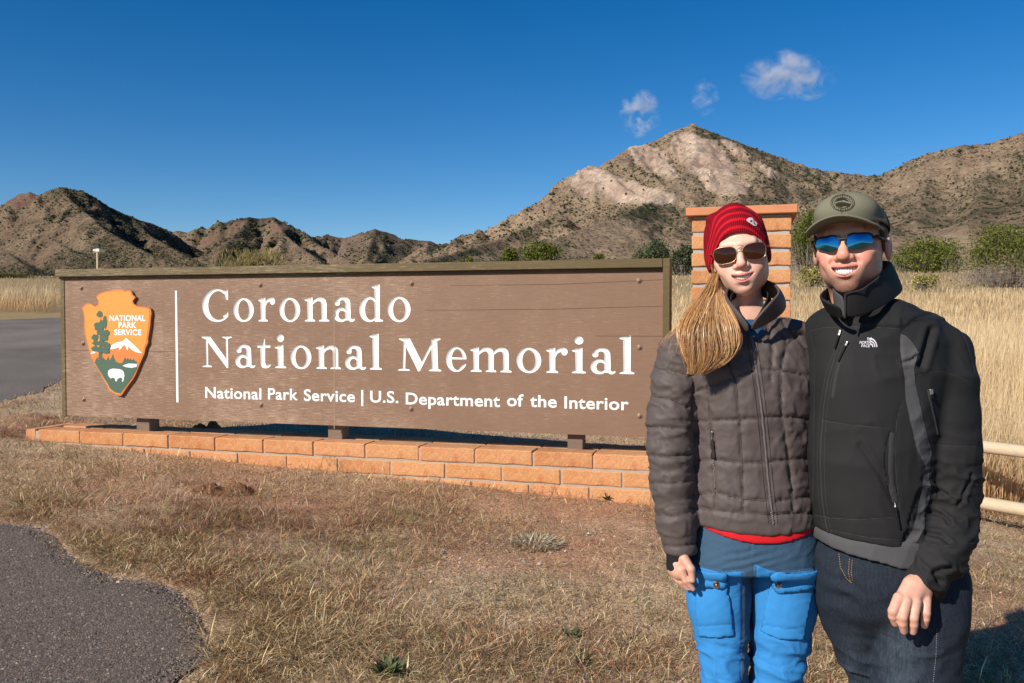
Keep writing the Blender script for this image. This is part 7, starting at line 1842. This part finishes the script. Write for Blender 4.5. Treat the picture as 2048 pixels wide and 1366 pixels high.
# --- jeans
MP_ROWS = rows_px([(1075, 1634, 1862, .142), (1110, 1630, 1890, .148), (1150, 1628, 1912, .150), (1190, 1636, 1912, .140), (1240, 1650, 1900, .11)], MY + .05)
ML = chain_px([(1722, 1165, 2.13, .105), (1722, 1230, 2.13, .094), (1736, 1300, 2.13, .072), (1752, 1370, 2.13, .060), (1758, 1500, 2.16, .062), (1765, 1650, 2.2, .055), (1766, 1712, 2.2, .056)])
MRt = chain_px([(1838, 1165, 2.08, .112), (1838, 1230, 2.06, .108), (1834, 1300, 2.045, .100), (1828, 1370, 2.03, .090), (1830, 1500, 2.06, .075), (1836, 1660, 2.1, .062), (1838, 1740, 2.1, .062)])
def mp(P):
    d = d_loft(P, MP_ROWS, 2.4, .05); return smin(d, smin(d_chain(P, ML, .02), d_chain(P, MRt, .02), .006), .03)
MPS = [[(1678, 1108), (1681, 1135), (1694, 1158), (1704, 1166)], [(1699, 1118), (1697, 1145), (1702, 1168)], [(1704.5, 1120), (1702.5, 1145), (1706, 1166)], [(1874, 1258), (1872, 1310), (1866, 1366)]]
def mp_disp(V, N):
    u, v = to_px(V); fr = np.clip(-N[:, 1] * 3, 0, 1)
    whisk = .004 * np.exp(-((v - 1185) / 40) ** 2) * np.sin((v * .9 - (u - 1700) * .35) * .16 + 2 * vnoise(u * .03, v * .03, seed=6)) * np.exp(-((u - 1690) / 50) ** 2)
    return creases(V, 8, .0035, (1, .6, 1.1), 91) + smooth(1240, 1330, v) * creases(V, 12, .0085, (.8, .6, 1.5), 92, 2.8) + whisk * fr
def mp_col(V):
    u, v = to_px(V); C = np.tile([.0130, .0180, .0275], (len(V), 1))
    fade = np.exp(-((u - 1800) / 42) ** 2) * smooth(1180, 1290, v) + .6 * np.exp(-((u - 1700) / 22) ** 2) * smooth(1220, 1300, v)
    n = np.clip(.5 + .9 * vnoise(u * .5, v * .06, seed=5), 0, 1)
    C = C * (1 - (fade * .6)[:, None]) + np.array([.045, .062, .085]) * (fade * .6 * (.55 + .45 * n))[:, None]
    return C
t = NT('dark_denim', .85, .2); w1 = t.noise(t.coord('Object', (900, 900, 60)), 1, 2, .6); w2 = t.noise(t.coord('Object'), 420, 2, .7); slub = t.noise(t.coord('Object', (260, 260, 9)), 1, 3, .6)
M_JEAN = t.done(t.mix(.9, t.attr('Col'), t.ramp(t.math('MULTIPLY', t.math('ADD', t.math('ADD', w1, w2), slub), .333), [(.36, .45), (.62, 1.9)]), 'MULTIPLY'), normal=t.bump(w2, .6, .0012))
mpo, Vr, Fr, br_ = garment('jeans', mp, (.60, 1.82, -.02), (1.16, 2.42, .95), .005, M_JEAN, MAN, mp_disp, mp_col)
M_GOLD = fabric('gold_thread', (.40, .23, .09), .7)
def dashes(name, lines, bvh, mat, parent, w=.0012, L=3.2, G=1.6):
    out = []
    for ln in lines:
        q = resample(ln, .4, closed=False); acc = 0; cur = []
        for a, b in zip(q[:-1], q[1:]):
            acc += math.hypot(b[0] - a[0], b[1] - a[1])
            if (acc % (L + G)) < L: cur = cur + [a] if cur else [a]
            elif len(cur) > 1: out.append([cur[0], cur[-1]]); cur = []
    return drape_line(name, out, bvh, mat, parent, w, .0004, 3, .001)
dashes('gold_stitching', MPS[:3], br_, M_GOLD, mpo); dashes('pale_side_stitching', [MPS[3]], br_, fabric('pale_thread', (.3, .3, .32), .8), mpo, .0009, 2.5, 2)
for s_, cx_, Yb in (('l', 1762, 2.2), ('r', 1834, 2.1)):
    a = at(cx_, 1500, Yb); g = gz(a.x, Yb)
    bt = lambda P, a=a, g=g, Yb=Yb: smax(smin(d_ell(P, (a.x - .03, Yb - .06, g + .03), (.052, .14, .055)), d_cap(P, (a.x, Yb, g + .06), (a.x, Yb, g + .16), .05, .052), .03), g + .002 - P[:, 2], .006)
    garment('boot', bt, (a.x - .11, Yb - .24, g - .02), (a.x + .08, Yb + .12, g + .24), .007, M_BOOT, MAN)
# ------------------------------------------------------------------ three wisps of cloud above the peak
def cloud(px, py, w, h, D, dens, seed, label, cuts, tilt=0):
    c = at(px, py, D); W, H = w / FPX * D / 2, h / FPX * D / 2; Dp = W * .5
    bm = bmesh.new(); bmesh.ops.create_icosphere(bm, subdivisions=3, radius=1)
    for v in bm.verts: v.co = Vector((v.co.x * W, v.co.y * Dp, v.co.z * H))
    me = bpy.data.meshes.new('cloud'); bm.to_mesh(me); bm.free()
    m = bpy.data.materials.new('cloud_vapour'); m.use_nodes = True; n, l = m.node_tree.nodes, m.node_tree.links; n.clear()
    t = NT.__new__(NT); t.m, t.t, t.n, t.l = m, m.node_tree, n, l
    out = n.new('ShaderNodeOutputMaterial'); pv = n.new('ShaderNodeVolumePrincipled')
    tc = n.new('ShaderNodeTexCoord'); gm = n.new('ShaderNodeMapping'); l.new(tc.outputs['Object'], gm.inputs[0]); gm.inputs['Scale'].default_value = (1 / W, 1 / Dp, 1 / H)
    vl = n.new('ShaderNodeVectorMath'); vl.operation = 'LENGTH'; l.new(gm.outputs[0], vl.inputs[0])
    fall = t.math('SUBTRACT', 1.0, vl.outputs['Value'])
    mp = n.new('ShaderNodeMapping'); l.new(tc.outputs['Object'], mp.inputs[0]); mp.inputs['Location'].default_value = (seed * 13.7, seed * 5.1, seed); mp.inputs['Scale'].default_value = (1 / W, 1 / W, 1.5 / W); mp.inputs['Rotation'].default_value = (0, tilt, 0)
    nz = t.noise(mp.outputs[0], 2.6, 10, .72, 1.6)
    lo_ = t.noise(mp.outputs[0], 1.15, 3, .5, .6)
    v = t.math('ADD', t.math('ADD', t.math('MULTIPLY', fall, .30), t.math('MULTIPLY', t.math('SUBTRACT', lo_, .5), 1.5)), t.math('SUBTRACT', nz, cuts))
    d = t.math('MULTIPLY', t.math('MAXIMUM', v, 0.0), dens); d = t.math('MULTIPLY', d, t.math('MINIMUM', t.math('MULTIPLY', fall, 5), 1.0, True))
    t.set(pv.inputs['Density'], d); pv.inputs['Color'].default_value = (.93, .93, .97, 1); pv.inputs['Anisotropy'].default_value = 0.0
    l.new(pv.outputs[0], out.inputs['Volume']); me.materials.append(m)
    m.cycles.volume_step_rate = 1.0
    o = bpy.data.objects.new('cloud', me); COL.objects.link(o); o.location = c
    return tag(o, label, 'cloud', 'wisps of cloud above the peak')
cloud(1580, 152, 205, 112, 3600, .042, 1, 'Largest white wispy cloud, high above the peak on the right', .535, .35)
cloud(1280, 226, 92, 104, 3600, .055, 2, 'Small ragged cloud left of the mountain peak', .54, -.6)
cloud(1408, 196, 66, 84, 3600, .024, 3, 'Faint thin curl of cloud directly above the peak, smallest of three', .535, .9)
